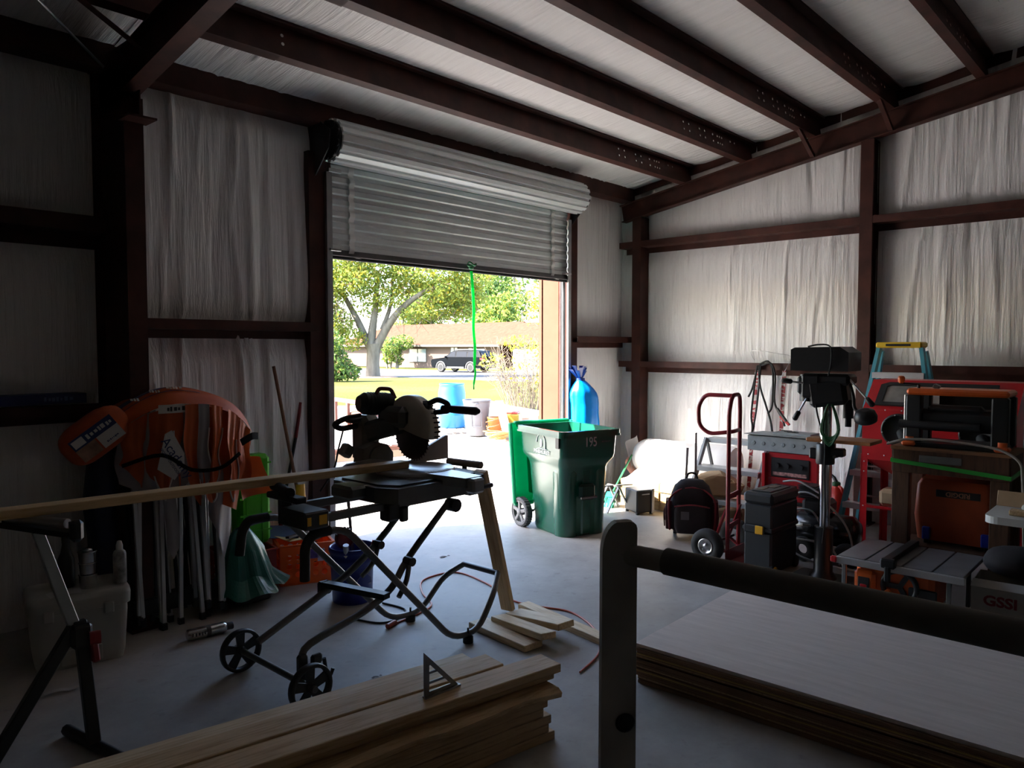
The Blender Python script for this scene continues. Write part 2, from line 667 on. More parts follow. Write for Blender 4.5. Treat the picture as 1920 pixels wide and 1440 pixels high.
for i, y in enumerate(cols):
    b = B()
    csec(b, 7.565, 7.745, y, 0, zroof(y) - .40, .112, .006, 1 if i == 0 else -1)
    b.box((7.655, y, .006), (.24, .18, .012))
    b.box((7.655, y, zroof(y) - .40), (.18, .112, .01))
    b.out('column', STEEL, wall_right)
edges = [D - .06] + list(cols) + [Y0]
for i in range(len(edges) - 1):
    for z in (1.465, 2.855):
        ya, yb = edges[i] - .0, edges[i + 1] + .0
        g = .0 if i == 0 else .06
        g2 = .055 if i < len(edges) - 2 else 0
        rail('girt', wall_right, ((XW - .005, ya - g, z), (XW - .005, yb + g2, z), (-1, 0, 0), (0, 0, 1), .178, .064))
b = B()                                                    # rafter that follows the roof slope
zr = lambda y: zroof(y) - .40
for (ya, yb) in ((D - .1, -1.0), (-1.0, Y0)):
    p0, p1 = V((7.60, ya, zr(ya))), V((7.60, yb, zr(yb)))
    isec(b, p0, p1, (0, 0, 1), .20, .10)
b.out('rafter', STEEL, wall_right)
b = B()                                                    # angle along the edge of the roof
for (ya, yb) in ((D - .1, -1.0), (-1.0, Y0)):
    b.seg((7.69, ya, zroof(ya) - .05), (7.69, yb, zroof(yb) - .05), .006, .10)
    b.seg((7.72, ya, zroof(ya) - .005), (7.72, yb, zroof(yb) - .005), .07, .006)
b.out('roof_edge_angle', STEEL, wall_right)
b = B().box((XW + .2, (Y0 + D + .3) / 2, 2.2), (.06, D + .36 - Y0, 5.0))
b.out('outer_sheet', SKIN, wall_right)

# ---- the walls behind the camera and to its side, which close the room
wl = B()
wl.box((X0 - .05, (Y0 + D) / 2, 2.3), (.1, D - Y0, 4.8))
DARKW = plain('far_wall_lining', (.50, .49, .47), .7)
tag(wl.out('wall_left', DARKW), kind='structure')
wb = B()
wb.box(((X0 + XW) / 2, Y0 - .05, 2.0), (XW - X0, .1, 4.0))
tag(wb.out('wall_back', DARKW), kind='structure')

# ---- roof
ceiling = setting('ceiling')
fl = folds(rng, 330, 6.0, 4.2, .05, .012, .015, .35) + folds(rng, 160, 6, 4.2, .35, .016, .02, .35)
pur = [4.30 - .71 * k for k in range(8)]
def roof_panel(xa, xb, ya, yb, fl, du, dv):
    b = B()
    nu, nv = int((xb - xa) / du), max(6, int(abs(ya - yb) / dv))
    def fn(a, c):
        x, y = xa + (xb - xa) * a, ya + (yb - ya) * c
        g = near(y - .02, pur + [D], .12)
        d = fold_sum(fl, x - xa, ya - y) * g + .035 * g - .012
        return V((x, y, zroof(y) - d))
    b.grid(nu, nv, fn)
    return b.out('liner_panel', LINER_C, ceiling)
roof_panel(1.9, XW, D, 1.2, fl, .018, .09)
roof_panel(X0, 1.9, D, 1.2, folds(rng, 60, 9, 4, .1, .02, .03, .5), .06, .12)
roof_panel(X0, XW, 1.2, -1.0, folds(rng, 60, 15, 3, .1, .02, .03, .5), .06, .12)
b = B()
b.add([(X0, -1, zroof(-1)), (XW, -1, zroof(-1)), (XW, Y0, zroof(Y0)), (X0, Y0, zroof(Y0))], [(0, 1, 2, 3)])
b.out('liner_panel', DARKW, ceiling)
b = B()
for (ya, yb) in ((D + .45, -1.0), (-1.0, Y0 - .3)):
    za, zb2 = 3.70 + .172 * (4.3 - ya) + .12, zroof(-1) + .12
    if ya < 0:
        za, zb2 = zroof(-1) + .12, zroof(Y0) + .07
    b.seg(((X0 + XW) / 2, ya, za), ((X0 + XW) / 2, yb, zb2), XW - X0 + .8, .05)
b.out('roof_sheet', plain('roof_sheet', (.5, .5, .5), .4, .5), ceiling)
hole_m = plain('bright_hole_white', (.74, .735, .72), .5, 0, 0)
for k, y in enumerate(pur):
    z = zroof(y) - .2
    b = B()
    n = V((0, .169, .985))
    sl_ = V((0, .985, -.169))                       # down the slope, towards the front wall
    for (xa, xb, off) in ((X0, 2.6, .008), (1.4, XW - .05, 0)):
        c = V(((xa + xb) / 2, y, z))
        L = xb - xa
        Rm = Matrix((V((1, 0, 0)), -sl_, n)).transposed().to_4x4()
        if off:
            b.box(c + n * .1 + sl_ * off, (L, .006, .2), 0, Rm)
        else:                                       # this end of the web is punched with real bolt holes
            M0 = b.M
            b.M = T(0, y, z) @ Rm @ Matrix(((1, 0, 0, 0), (0, 0, 1, 0), (0, 1, 0, 0), (0, 0, 0, 1)))
            x_at = xa
            for q in (0, .10, .30, .40, .56, .655, .70, .745, .93, 1.02):
                qx = 6.3 + q
                b.prism([(x_at, 0), (qx - .018, 0), (qx - .018, .2), (x_at, .2)], -.003, .003)
                x_at = qx + .018
                cells = [(.072, 0, .105), (.138, .105, .2)] if q < .9 else [(.138, 0, .2)]
                for (hc, h0, h1) in cells:
                    inn = circ(.0115, 8, qx, hc)
                    out_ = [(qx + .018, hc), (qx + .018, h1), (qx, h1), (qx - .018, h1), (qx - .018, hc), (qx - .018, h0), (qx, h0), (qx + .018, h0)]
                    b.ring(out_, inn, -.003, .003)
            b.prism([(x_at, 0), (xb, 0), (xb, .2), (x_at, .2)], -.003, .003)
            b.M = M0
        b.box(c + sl_ * (.034 + off) + n * .003, (L, .068, .006), 0, Rm)
        b.box(c - sl_ * (.034 - off) + n * .197, (L, .068, .006), 0, Rm)
        b.box(c - sl_ * (.066 - off) + n * .188, (L, .006, .018), 0, Rm)
    p = b.out('purlin', STEEL, ceiling)
    h = B()                                          # no holes here: white discs painted as the lit lining behind
    Rm = Matrix((V((1, 0, 0)), n, -sl_)).transposed().to_4x4()
    for q in (2.62, ):
        for w in (.08, .135):
            K = T(*(V((q, y, z)) + n * w - sl_ * .0035)) @ Rm
            h.prism(circ(.011, 8), -.001, .001, K)
    o = h.out('painted_hole_discs', hole_m, p)
    o['kind'] = 'stuff'
    if k in (2, 3):                                  # brace from the purlin down to the rafter
        q = B()
        q.seg((7.10, y + .03, z + .05), (7.56, y + .03, z - .19), .045, .006, (0, 0, 1))
        q.seg((7.10, y + .01, z + .05), (7.56, y + .01, z - .19), .006, .04, (0, 0, 1))
        q.out('flange_brace', STEEL, ceiling)
b = B()                                              # main frame rafter over the left column
zu = lambda y: 3.19 + .172 * (4.70 - y)
p0, p1 = V((1.86, 4.72, zu(4.72))), V((1.86, -1, zu(-1)))
x = (p1 - p0).normalized()
isec(b, p0, p1, (0, 0, 1), .24, .11, .01)
isec(b, p1, (1.86, Y0, zu(-1) - .172 * (-1 - Y0)), (0, 0, 1), .24, .11, .01)
b.box((1.865, 4.96, 3.32), (.008, .5, .36))
b.out('rafter', STEEL, ceiling)
b = B()
b.seg((1.80, 4.35, zu(4.35) + .06), (1.25, 4.30, 3.58), .045, .006)
b.out('flange_brace', STEEL, ceiling)
b = B()
b.tube([(1.78, 4.9, 3.36), (-.6, 2.6, 3.86)], .008, 6)
b.out('brace_rod', plain('twisted_cable', (.5, .5, .5), .35, .9), ceiling)
# ------------------------------------------------------------------ roller door
door = setting('door_1')
DOORM = plain('door_sheet_white', (.76, .80, .80), .38, .25, .06, 4)
TAPE = plain('webbing_white', (.88, .88, .86), .7, 0, .05)
xa, xb = 3.475, 6.535
def corr(z):           # ribbed section of the curtain
    t = (z / .089) % 1.0
    return .012 * (1 if t < .42 else (1 - (t - .42) / .13) if t < .55 else 0 if t < .87 else (t - .87) / .13)
zs = []
z = 2.47
while z < 3.24:
    for q in (0, .42, .55, .87):
        zs.append(z + q * .089)
    z += .089
def slat_piece(k):
    b = B()
    rows = [2.47 + (k + q) * .089 for q in (0, .42, .55, .87, 1.0)]
    pts = [(5.15 - o, zz) for o, zz in zip((.013, .013, 0, 0, .013), rows)]
    vs = []
    for (y, zz) in pts:
        vs += [(xa, y, zz), (xb, y, zz)]
    for (y, zz) in pts:
        vs += [(xa, y + .002, zz), (xb, y + .002, zz)]
    fs = [(2 * i, 2 * i + 1, 2 * i + 3, 2 * i + 2) for i in range(4)] + [(10 + 2 * i, 12 + 2 * i, 13 + 2 * i, 11 + 2 * i) for i in range(4)]
    return b.add(vs, fs).out('slat', DOORM, door)
for k in range(10):
    slat_piece(k)
b = B()
b.box((5.005, 5.15, 2.445), (3.06, .03, .05), .004)
b.box((5.005, 5.13, 2.425), (3.06, .05, .008))
b.out('bottom_bar', plain('bottom_bar_grey', (.16, .16, .16), .4, .5), door)
b = B().box((5.005, 5.15, 2.408), (3.06, .028, .026), .006)
b.out('rubber_seal', RUBBER, door)
n = 15
prof = []
for i in range(n):
    for (q, r) in ((0, .150), (.30, .150), (.40, .166), (.90, .166)):
        a = 2 * pi * (i + q) / n
        prof.append((r * cos(a), r * sin(a)))
K = Matrix(((0, 0, 1, 3.44), (1, 0, 0, 5.0), (0, 1, 0, 3.275), (0, 0, 0, 1)))
b = B().prism(prof, 0, 3.10, K)
b.out('coil', DOORM, door)
b = B()
K0 = Matrix(((0, 0, 1, 0), (1, 0, 0, 5.0), (0, 1, 0, 3.275), (0, 0, 0, 1)))
b.prism(circ(.148, 26), 3.42, 3.445, K0)
b.prism(circ(.148, 26), 6.535, 6.56, K0)
for k in range(9):
    a = 2 * pi * k / 9
    b.cyl((3.41, 5.0 + .12 * cos(a), 3.275 + .12 * sin(a)), (3.43, 5.0 + .12 * cos(a), 3.275 + .12 * sin(a)), .03, 8)
b.out('drum_wheel', IRON, door)
for x in (3.38, 6.60):
    b = B()
    poly = [(5.24, 3.02), (5.24, 3.45), (5.10, 3.45), (4.92, 3.33), (4.94, 3.20), (5.16, 2.98)]
    b.prism(poly, -.004, .004, Matrix(((0, 0, 1, x), (1, 0, 0, 0), (0, 1, 0, 0), (0, 0, 0, 1))))
    b.cyl((x - .03, 5.0, 3.275), (x + .06 * (1 if x < 5 else -1), 5.0, 3.275), .022, 10)
    b.out('end_bracket', IRON, door)
for x in (3.475, 6.535):
    s = 1 if x < 5 else -1
    b = B()
    b.box((x - s * .012, 5.125, 1.53), (.006, .06, 3.06))
    b.box((x + s * .010, 5.098, 1.53), (.05, .006, 3.06))
    b.box((x + s * .010, 5.178, 1.53), (.05, .006, 3.06))
    b.out('guide_rail', plain('galvanised_steel', (.42, .43, .44), .35, .7), door)
    bb = B()
    for zz in (.45, 1.35, 2.2):
        bb.cyl((x + s * .01, 5.098, zz), (x + s * .01, 5.090, zz), .009, 8)
    o = bb.out('bolt_head', SILVER, door)
for x in (3.72, 6.28):
    b = B()
    pts = []
    for i in range(64):
        zz = 3.16 - i * (3.16 - 2.43) / 63
        pts.append((x + .004 * sin(zz * 30), 5.15 - corr(zz - 2.47) - .012 - .004 * abs(sin(zz * 35)), zz))
    pts += [(x + .02, 5.10, 2.415), (x + .05, 5.105, 2.41)]
    vs, fs = [], []
    for (px, py, pz) in pts:
        vs += [(px - .026, py, pz), (px + .026, py, pz)]
    fs = [(2 * i, 2 * i + 1, 2 * i + 3, 2 * i + 2) for i in range(len(pts) - 1)]
    b.add(vs, fs, True).out('webbing_tape', TAPE, door)
b = B()
for x in (3.53, 6.48):
    b.box((x, 5.10, 2.46 if x < 5 else 2.48), (.10, .05, .02), .003)
b.box((3.55, 5.12, 3.08), (.12, .03, .03), .003)
b.out('latch_bar', SILVER, door)

# green pull strap tied to the bottom bar
GREENS = plain('bright_green_webbing', (.02, .62, .16), .5, 0, .1, trans=.55)
t = thing('pull_strap', 'bright green pull strap hanging from the bottom bar of the roller door', 'strap', (5.02, 5.08, 1.45))
pts = [(0, 0, .95), (.005, -.012, .80), (.02, -.012, .60), (.015, -.012, .42), (.035, -.01, .25), (.04, 0, .08), (.05, 0, 0), (.03, 0, -.10), (.03, 0, -.15)]
b = B()
P = spline(pts, 6)
for i in range(len(P) - 1):
    w = .034 if i < 30 else .022 if i < 42 else .012
    b.seg(P[i], P[i + 1], w, .004, (0, 1, 0) if i % 2 else (0, 1, 0), 0, .002)
b.out('webbing', GREENS, t)
b = B()
b.ell((0, .0, .985), (.03, .022, .022))
b.ell((-.02, -.005, 1.0), (.035, .018, .014))
b.tube(spline([(-.03, .02, 1.01), (-.05, -.03, 1.03), (.0, -.045, 1.0), (.04, -.02, 1.02), (.02, .03, .985)], 5), .008, 6)
b.out('knot', plain('dark_green_webbing', (.01, .17, .06), .6), t)
# ------------------------------------------------------------------ outdoors
SLP = .0065
def zg(x, y):
    s = x * .7396 + y * .673
    return -SLP * max(0.0, s - 15)
rng = random.Random(11)
m, tt, bb_ = nt('lawn_grass')
n1 = noise(tt, .16, 6, (1, 1, 1), .6)
n2 = noise(tt, 9, 4)
r1 = ramp(tt, n1.outputs[0], [(.3, (.055, .062, .012)), (.5, (.075, .082, .019)), (.7, (.10, .095, .032))])
r2 = ramp(tt, n2.outputs[0], [(.3, (.7, .75, .6)), (.7, (1.15, 1.1, 1.0))])
mx = tt.nodes.new('ShaderNodeMixRGB')
mx.blend_type = 'MULTIPLY'
mx.inputs[0].default_value = .8
tt.links.new(r1.outputs[0], mx.inputs[1])
tt.links.new(r2.outputs[0], mx.inputs[2])
tt.links.new(mx.outputs[0], bb_.inputs['Base Color'])
bb_.inputs['Roughness'].default_value = .9
bb_.inputs['Specular IOR Level'].default_value = .1
bumpn(tt, bb_, n2.outputs[0], .8, .06)
LAWN = m
b = B()
def gfn(u, v):
    x, y = -60 + 260 * u, 5.6 + 220 * v
    return V((x, y, zg(x, y) - .06 if x * .7396 + y * .673 < 21 else zg(x, y) - .02))
b.grid(52, 44, gfn)
tag(b.out('ground', LAWN), kind='structure')
def strip(poly, dz, name, mat, th=.06):
    b = B()
    n = len(poly)
    top = [(x, y, zg(x, y) + dz) for x, y in poly]
    bot = [(x, y, z - th) for x, y, z in top]
    b.add(top + bot, [tuple(range(n))] + [(i, n + i, n + (i + 1) % n, (i + 1) % n) for i in range(n)])
    return tag(b.out(name, mat), kind='structure')
strip([(-7, 5.58), (20, 5.58), (20, 9), (15.6, 13.4), (18.2, 17.6), (12.8, 19.2), (4, 23), (-7, 23)], -.012, 'pavement', APRONM)
strip([(30.8, -10), (44.5, -10), (44.5, 120), (30.8, 120)], .0, 'road', plain('asphalt_road', (.10, .097, .10), .9, 0, .1, 1, spec=.05))
strip([(44.6, 28), (49.4, 28), (49.4, 42.5), (44.6, 42.5)], .02, 'driveway', plain('pale_driveway', (.24, .2, .17), .8, 0, .1, 1))

def leafmat(name, col, tr=.45):
    m, t, b = nt(name)
    b.inputs['Base Color'].default_value = (*col, 1)
    b.inputs['Roughness'].default_value = .55
    b.inputs['Specular IOR Level'].default_value = .25
    o = t.nodes['Material Output']
    tl = t.nodes.new('ShaderNodeBsdfTranslucent')
    tl.inputs[0].default_value = (min(1, col[0] * 1.3), min(1, col[1] * 1.3), col[2], 1)
    mx = t.nodes.new('ShaderNodeMixShader')
    mx.inputs[0].default_value = tr
    t.links.new(b.outputs[0], mx.inputs[1])
    t.links.new(tl.outputs[0], mx.inputs[2])
    t.links.new(mx.outputs[0], o.inputs[0])
    return m
LG = [leafmat('leaf_yellow_green', (.25, .285, .06)), leafmat('leaf_mid_green', (.15, .22, .05)), leafmat('leaf_deep_green', (.05, .10, .025)),
      leafmat('leaf_yellow', (.34, .27, .025)), leafmat('leaf_brown', (.24, .16, .08))]
BARK = plain('bark', (.15, .13, .105), .9, 0, .3, 3, .4, 12, (1, 1, .3), spec=0)
TWIG = plain('pale_twigs', (.17, .135, .10), .9, 0, .2, spec=0)

def foliage(name, parent, blobs, size, weights, rng, mats=LG, hollow=.35):
    vs, fs, mi = [], [], []
    for (c, r, n) in blobs:
        for i in range(n):
            while True:
                p = V((rng.uniform(-1, 1), rng.uniform(-1, 1), rng.uniform(-1, 1)))
                if hollow < p.length < 1:
                    break
            p = V((c[0] + p.x * r[0], c[1] + p.y * r[1], c[2] + p.z * r[2]))
            s = size * rng.uniform(.55, 1.35)
            a = V((rng.gauss(0, 1), rng.gauss(0, 1), rng.gauss(0, 1))).normalized()
            e = a.orthogonal().normalized()
            e = (e * cos(i) + a.cross(e) * sin(i))
            f = a.cross(e) * .42
            o = len(vs)
            vs += [p - e * s, p + f * s, p + e * s, p - f * s]
            fs.append((o, o + 1, o + 2, o + 3))
            mi.append(rng.choices(range(len(mats)), weights)[0])
    me = bpy.data.meshes.new(name)
    me.from_pydata([tuple(v) for v in vs], [], fs)
    for q in mats:
        me.materials.append(q)
    me.polygons.foreach_set('material_index', mi)
    o = bpy.data.objects.new(name, me)
    COL.objects.link(o)
    o.parent = parent
    o['kind'] = 'stuff'
    return o

def limb(b, pts, r0, r1, n=7, k=4, jit=0):
    P = spline(pts, k)
    m = len(P) - 1
    b.tube(P, [r0 + (r1 - r0) * i / m for i in range(m + 1)], n)

# big tree on the lawn
bx, by = 29.7, 38.9
t = thing('shade_tree', 'large shade tree with forked grey trunk standing on the lawn by the road', 'tree', (bx, by, zg(bx, by)))
rx = V((.673, -.7396, 0))          # across the view
ry = V((.7396, .673, 0))
def q(a, d, z):
    p = rx * a + ry * d
    return (p.x, p.y, z)
b = B()
b.tube([q(0, 0, -.2), q(0, 0, .1), q(0, 0, .9), q(.05, 0, 1.6), q(.05, 0, 2.1)], [.58, .46, .40, .42, .50], 12)
limb(b, [q(-.15, 0, 1.8), q(.0, 0, 3.0), q(.2, .1, 4.6), q(.3, .2, 6.5)], .33, .12)
limb(b, [q(.2, 0, 1.8), q(1.0, -.2, 3.2), q(2.0, -.4, 4.4), q(3.3, -.5, 5.3), q(4.4, -.6, 5.7)], .30, .10)
limb(b, [q(-.2, 0, 1.9), q(-1.0, .3, 3.6), q(-1.9, .5, 5.2), q(-2.6, .6, 6.8)], .26, .08)
limb(b, [q(.6, .1, 3.0), q(1.1, .4, 4.6), q(1.2, .7, 6.4)], .17, .06)
b.out('trunk', BARK, t)
b = B()
for i in range(150):
    a0, d0, z0 = rng.uniform(-4.4, -1.3), rng.uniform(-1.5, 1.5), rng.uniform(3.6, 6.8)
    L = rng.uniform(.7, 1.8)
    b.tube([q(a0, d0, z0), q(a0 - .15 + rng.uniform(-.35, .5), d0, z0 - L * .5), q(a0 + rng.uniform(-.7, .7), d0, z0 - L)], [.028, .02, .008], 3)
for i in range(70):
    a0, d0, z0 = rng.uniform(.5, 5.6), rng.uniform(-1.2, 1), rng.uniform(3.6, 6)
    L = rng.uniform(.5, 1.2)
    b.tube([q(a0, d0, z0), q(a0 + rng.uniform(-.5, .5), d0, z0 - L * .5), q(a0 + rng.uniform(-.6, .6), d0, z0 - L)], [.02, .015, .006], 3)
b.out('bare_twigs', TWIG, t)['kind'] = 'stuff'
bl = [(q(-2.4, 0, 7.4), (2.4, 2.4, 1.7), 2600), (q(.4, .3, 7.8), (2.6, 2.4, 1.6), 2600), (q(3.6, -.3, 6.9), (2.6, 2.3, 1.3), 1900), (q(-3.3, -.4, 5.2), (1.7, 1.8, 1.3), 1300),
      (q(-1.1, -.6, 6.0), (1.9, 1.9, 1.0), 1500), (q(1.8, .6, 6.0), (1.5, 1.6, .9), 800), (q(5.0, -.2, 5.3), (2.0, 1.8, .95), 1300), (q(6.3, 0, 6.4), (1.6, 1.6, 1.0), 800),
      (q(-2.6, -.6, 3.4), (1.6, 1.5, 1.1), 1000), (q(-1.4, -.3, 2.4), (1.2, 1.2, .8), 420), (q(3.0, 0, 4.0), (1.6, 1.4, .5), 330), (q(-.2, .2, 4.6), (1.2, 1.2, .9), 300), (q(5.6, -.1, 4.2), (1.0, 1.2, .5), 260), (q(4.2, -.2, 4.3), (1.6, 1.3, .8), 520), (q(6.0, 0, 5.0), (1.3, 1.3, 1.0), 500), (q(1.2, -.3, 5.0), (1.6, 1.2, .7), 420), (q(-4.0, 0, 4.2), (1.2, 1.2, 1.2), 600)]
foliage('crown', t, [(c_, r_, int(n_ * 1.7)) for c_, r_, n_ in bl], .125, (.55, .25, .04, .12, .04), rng, hollow=.1)
# mulch ring
b = B()
b.lathe([(0.01, .06), (1.2, .05), (1.7, -.03)], 24, T(bx, by, zg(bx, by)))
tag(b.out('mulch_bed', plain('brown_mulch', (.26, .15, .09), .95, 0, .3, 12, .6, 18), None), kind='structure')

def bush(name, label, x, y, blobs, size, w, stems, group=None, mats=LG):
    t = thing(name, label, 'bush' if 'tree' not in name else 'tree', (x, y, zg(x, y)), 0, group)
    b = B()
    for (a0, a1, z1, r) in stems:
        limb(b, [q(a0, 0, -.1), q((a0 + a1) / 2 + .05, .05, z1 * .5), q(a1, 0, z1)], r, r * .4, 6, 3)
    b.out('stem', BARK, t)
    foliage('leaves', t, [(q(*c), r, n) for c, r, n in blobs], size, w, rng, mats, .1)
    return t
bush('leafy_bush', 'tall dark green bush at the edge of the doorway beside the shade tree', 24.2, 34.6,
     [((-.55, 0, 1.9), (.9, .9, .9), 900), ((-.3, 0, .9), (1.0, .9, .9), 1000), ((.35, 0, .5), (.9, .8, .5), 500), ((-.6, 0, .4), (.9, .8, .5), 500)], .12, (.1, .35, .55, .0, .1),
     [(-.3, -.6, 2.2, .04), (-.2, .2, 1.8, .04), (-.1, .6, 1.0, .03), (-.4, -1.0, 1.6, .04), (-.25, -.2, 2.4, .035)])
bush('garden_tree', 'small twisted garden tree in front of the house wall', 47.6, 58.6,
     [((-.5, 0, 2.1), (1.6, 1.2, .9), 700), ((.6, 0, 2.5), (1.3, 1.2, .8), 500), ((-.6, 0, 1.0), (.8, .8, .6), 220), ((.25, 0, 1.1), (.5, .5, .8), 160)], .17, (.2, .45, .3, .02, .03),
     [(-.9, -1.2, 2.2, .10), (-.6, -.3, 2.4, .10), (.0, .2, 2.3, .16), (.1, .6, 2.2, .10)])
for i, (x, y, z, R3, n, w, lab) in enumerate((
        (66, 62, 5.2, (4.0, 4.0, 3.6), 2200, (.3, .45, .2, .05, 0), 'broad green tree behind the house roof, nearest the big shade tree'),
        (68, 67.5, 7.6, (4.6, 4.6, 4.6), 2300, (.05, .35, .55, 0, .05), 'tall blue green tree rising behind the house roof with thin upper twigs'),
        (63, 59.0, 3.6, (2.4, 2.4, 1.6), 900, (.4, .5, .1, 0, 0), 'low bright green tree right behind the house roof beside the chimney'),
        (62, 75, 5.0, (4.5, 4, 3.5), 1700, (.4, .4, .15, .05, 0), 'pale green tree standing behind the shade tree, furthest from the doorway'),
        (78, 70.5, 9.5, (4.5, 4.5, 4.0), 1500, (.3, .4, .25, .03, .02), 'tallest thin green tree, far behind the house roof near the chimney'),
        (66, 74, 7.0, (5, 5, 4.6), 2400, (.35, .4, .2, .03, .02), 'tall green tree far behind the house, between the shade tree and the green strap'))):
    t = thing('roadside_tree', lab, 'tree', (x, y, zg(x, y)), 0, 'trees beyond the house')
    b = B()
    limb(b, [(0, 0, -.3), (.1, 0, z * .6), (0, .1, z * 1.3)], .28, .1)
    for k in range(5):
        a = k * 1.3
        limb(b, [(0, 0, z * .5), (cos(a) * R3[0] * .4, sin(a) * R3[1] * .4, z * .9), (cos(a) * R3[0] * .8, sin(a) * R3[1] * .8, z * 1.25)], .1, .03, 5, 3)
    b.out('trunk', BARK, t)
    bl = []
    for k in range(7):
        a, rr = rng.uniform(0, 6.28), rng.uniform(.2, .75)
        bl.append(((cos(a) * R3[0] * rr, sin(a) * R3[1] * rr, z + rng.uniform(-.5, .8) * R3[2]), (R3[0] * .5, R3[1] * .5, R3[2] * .45), n // 7))
    if i == 1:
        for k in range(5):
            bl.append(((rng.uniform(-3, 3), rng.uniform(-3, 3), z + rng.uniform(2, 5.2)), (1.5, 1.5, 1.1), 90))
    foliage('crown', t, bl, .34, w, rng, LG, .1)

# bare shrub with yellow leaves beside the pavement
sx, sy = 15.8, 13.9
t = thing('bare_shrub', 'tall twiggy shrub with a few yellow leaves beside the salmon door jamb', 'shrub', (sx, sy, zg(sx, sy)))
b = B()
for i in range(120):
    a0, d0 = rng.uniform(-.45, .55), rng.uniform(-.4, .4)
    top = rng.uniform(.8, 2.05)
    a1 = a0 * 2.0 + rng.uniform(-.30, .30) - (.25 if rng.random() < .35 else 0)
    d1 = d0 * 1.8 + rng.uniform(-.3, .3)
    P = [q(a0, d0, -.05), q((a0 + a1) / 2 + rng.uniform(-.06, .06), (d0 + d1) / 2, top * .55), q(a1, d1, top)]
    b.tube(spline(P, 3), [.009, .008, .007, .006, .005, .004, .004], 4)
    for k in range(3):
        f = rng.uniform(.35, .95)
        p = V(P[0]) * (1 - f) + V(P[2]) * f
        e = V(q(rng.uniform(-.35, .35), rng.uniform(-.3, .3), rng.uniform(.08, .4)))
        b.tube([p, p + e * .6, p + e + V((0, 0, .03))], [.006, .005, .003], 3)
limb(b, [q(.35, 0, 0), q(.45, 0, 1.3), q(.5, 0, 2.4), q(.42, 0, 3.0)], .024, .010, 5, 4)
for k in range(14):
    z0 = rng.uniform(2.2, 3.0)
    b.tube([q(.47, 0, z0), q(.47 + rng.uniform(-.6, .5), rng.uniform(-.3, .3), z0 + rng.uniform(.1, .5))], [.008, .003], 4)
for k in range(30):
    a0, z0 = rng.uniform(-.7, -.3), rng.uniform(.5, 1.5)
    b.tube([q(a0, 0, z0), q(a0 - rng.uniform(.2, .9), rng.uniform(-.3, .3), z0 + rng.uniform(-.15, .25))], [.008, .003], 4)
b.out('twigs', TWIG, t)['kind'] = 'stuff'
bl = [(q(.45, 0, 3.05), (.45, .45, .42), 230), (q(.3, 0, 2.55), (.5, .5, .3), 70), (q(-.1, 0, 1.85), (.8, .5, .22), 150), (q(-.9, 0, 1.35), (.45, .4, .25), 90), (q(.5, 0, 1.7), (.3, .4, .3), 110), (q(0, 0, 1.1), (.9, .5, .8), 90),
      (q(.45, 0, .8), (.25, .3, .5), 90)]
foliage('leaves', t, bl, .06, (.25, .08, .02, .6, .05), rng, LG, 0)
t = thing('yellowing_tree', 'small tree with thinning yellow leaves behind the twiggy shrub', 'tree', (24.5, 19.6, zg(24.5, 19.6)))
b = B()
limb(b, [q(.6, 0, -.1), q(.5, 0, 1.6), q(.2, 0, 3.2)], .07, .03)
for k in range(12):
    a = rng.uniform(-1.3, .9)
    limb(b, [q(.4, 0, 2.0), q(a * .5 + .2, .1, 3.0), q(a, rng.uniform(-.6, .6), rng.uniform(3.2, 5))], .03, .008, 4, 3)
b.out('trunk', TWIG, t)
foliage('crown', t, [(q(-.3, 0, 4.0), (1.0, 1, .8), 420), (q(.6, 0, 3.7), (.9, .9, .9), 420), (q(.2, 0, 4.8), (1.1, 1, .7), 350), (q(.1, 0, 2.9), (.6, .7, .4), 100)], .10, (.35, .15, .02, .45, .03), rng, LG, 0)

# overhead wire
b = B()
P = [V((40, 47, 7.9)).lerp(V((19, 11.2, 4.5)), i / 14) - V((0, 0, .35 * sin(pi * i / 14))) for i in range(15)]
b.tube(P, .012, 5)
tag(b.out('overhead_wire', BLACK), kind='structure')

# house across the road
m, tt, bb_ = nt('tan_brick')
br = tt.nodes.new('ShaderNodeTexBrick')
tc = tt.nodes.new('ShaderNodeTexCoord')
mp = tt.nodes.new('ShaderNodeMapping')
mp.inputs['Rotation'].default_value = (rad(90), 0, rad(90))
mp.inputs['Scale'].default_value = (4, 4, 4)
br.inputs['Color1'].default_value = (.10, .07, .042, 1)
br.inputs['Color2'].default_value = (.085, .056, .035, 1)
br.inputs['Mortar'].default_value = (.12, .09, .075, 1)
tt.links.new(tc.outputs['Object'], mp.inputs[0])
tt.links.new(mp.outputs[0], br.inputs['Vector'])
tt.links.new(br.outputs[0], bb_.inputs['Base Color'])
bb_.inputs['Roughness'].default_value = .95
bb_.inputs['Specular IOR Level'].default_value = 0
BRICK = m
ROOFM = plain('salmon_shingles', (.105, .044, .030), .95, 0, .14, 3, .3, 8, spec=0)
REDW = plain('red_brown_wall', (.08, .03, .022), .9, 0, .1, spec=0)
TRIMW = plain('white_trim', (.13, .115, .10), .8, 0, .05, spec=.05)
GLASSD = plain('dark_window_glass', (.25, .32, .36), .12, 0, .1, 2, spec=.8)
hx = 50.0
hz = zg(50, 60)
t = thing('brick_house', 'single storey tan brick house with salmon hipped roof across the road', 'house', (hx, 56, hz))
b = B()
b.box((4.5, 3, 1.15), (9, 24, 2.3))
b.out('wall', BRICK, t)
b = B()
b.box((4.5, -9.05, 1.15), (8.6, .3, 2.3))
b.box((2.2, -10.6, 1.15), (1.0, 3.0, 2.3))
b.out('porch_wall', REDW, t)
b = B()
e0, e1 = -9.6, 16
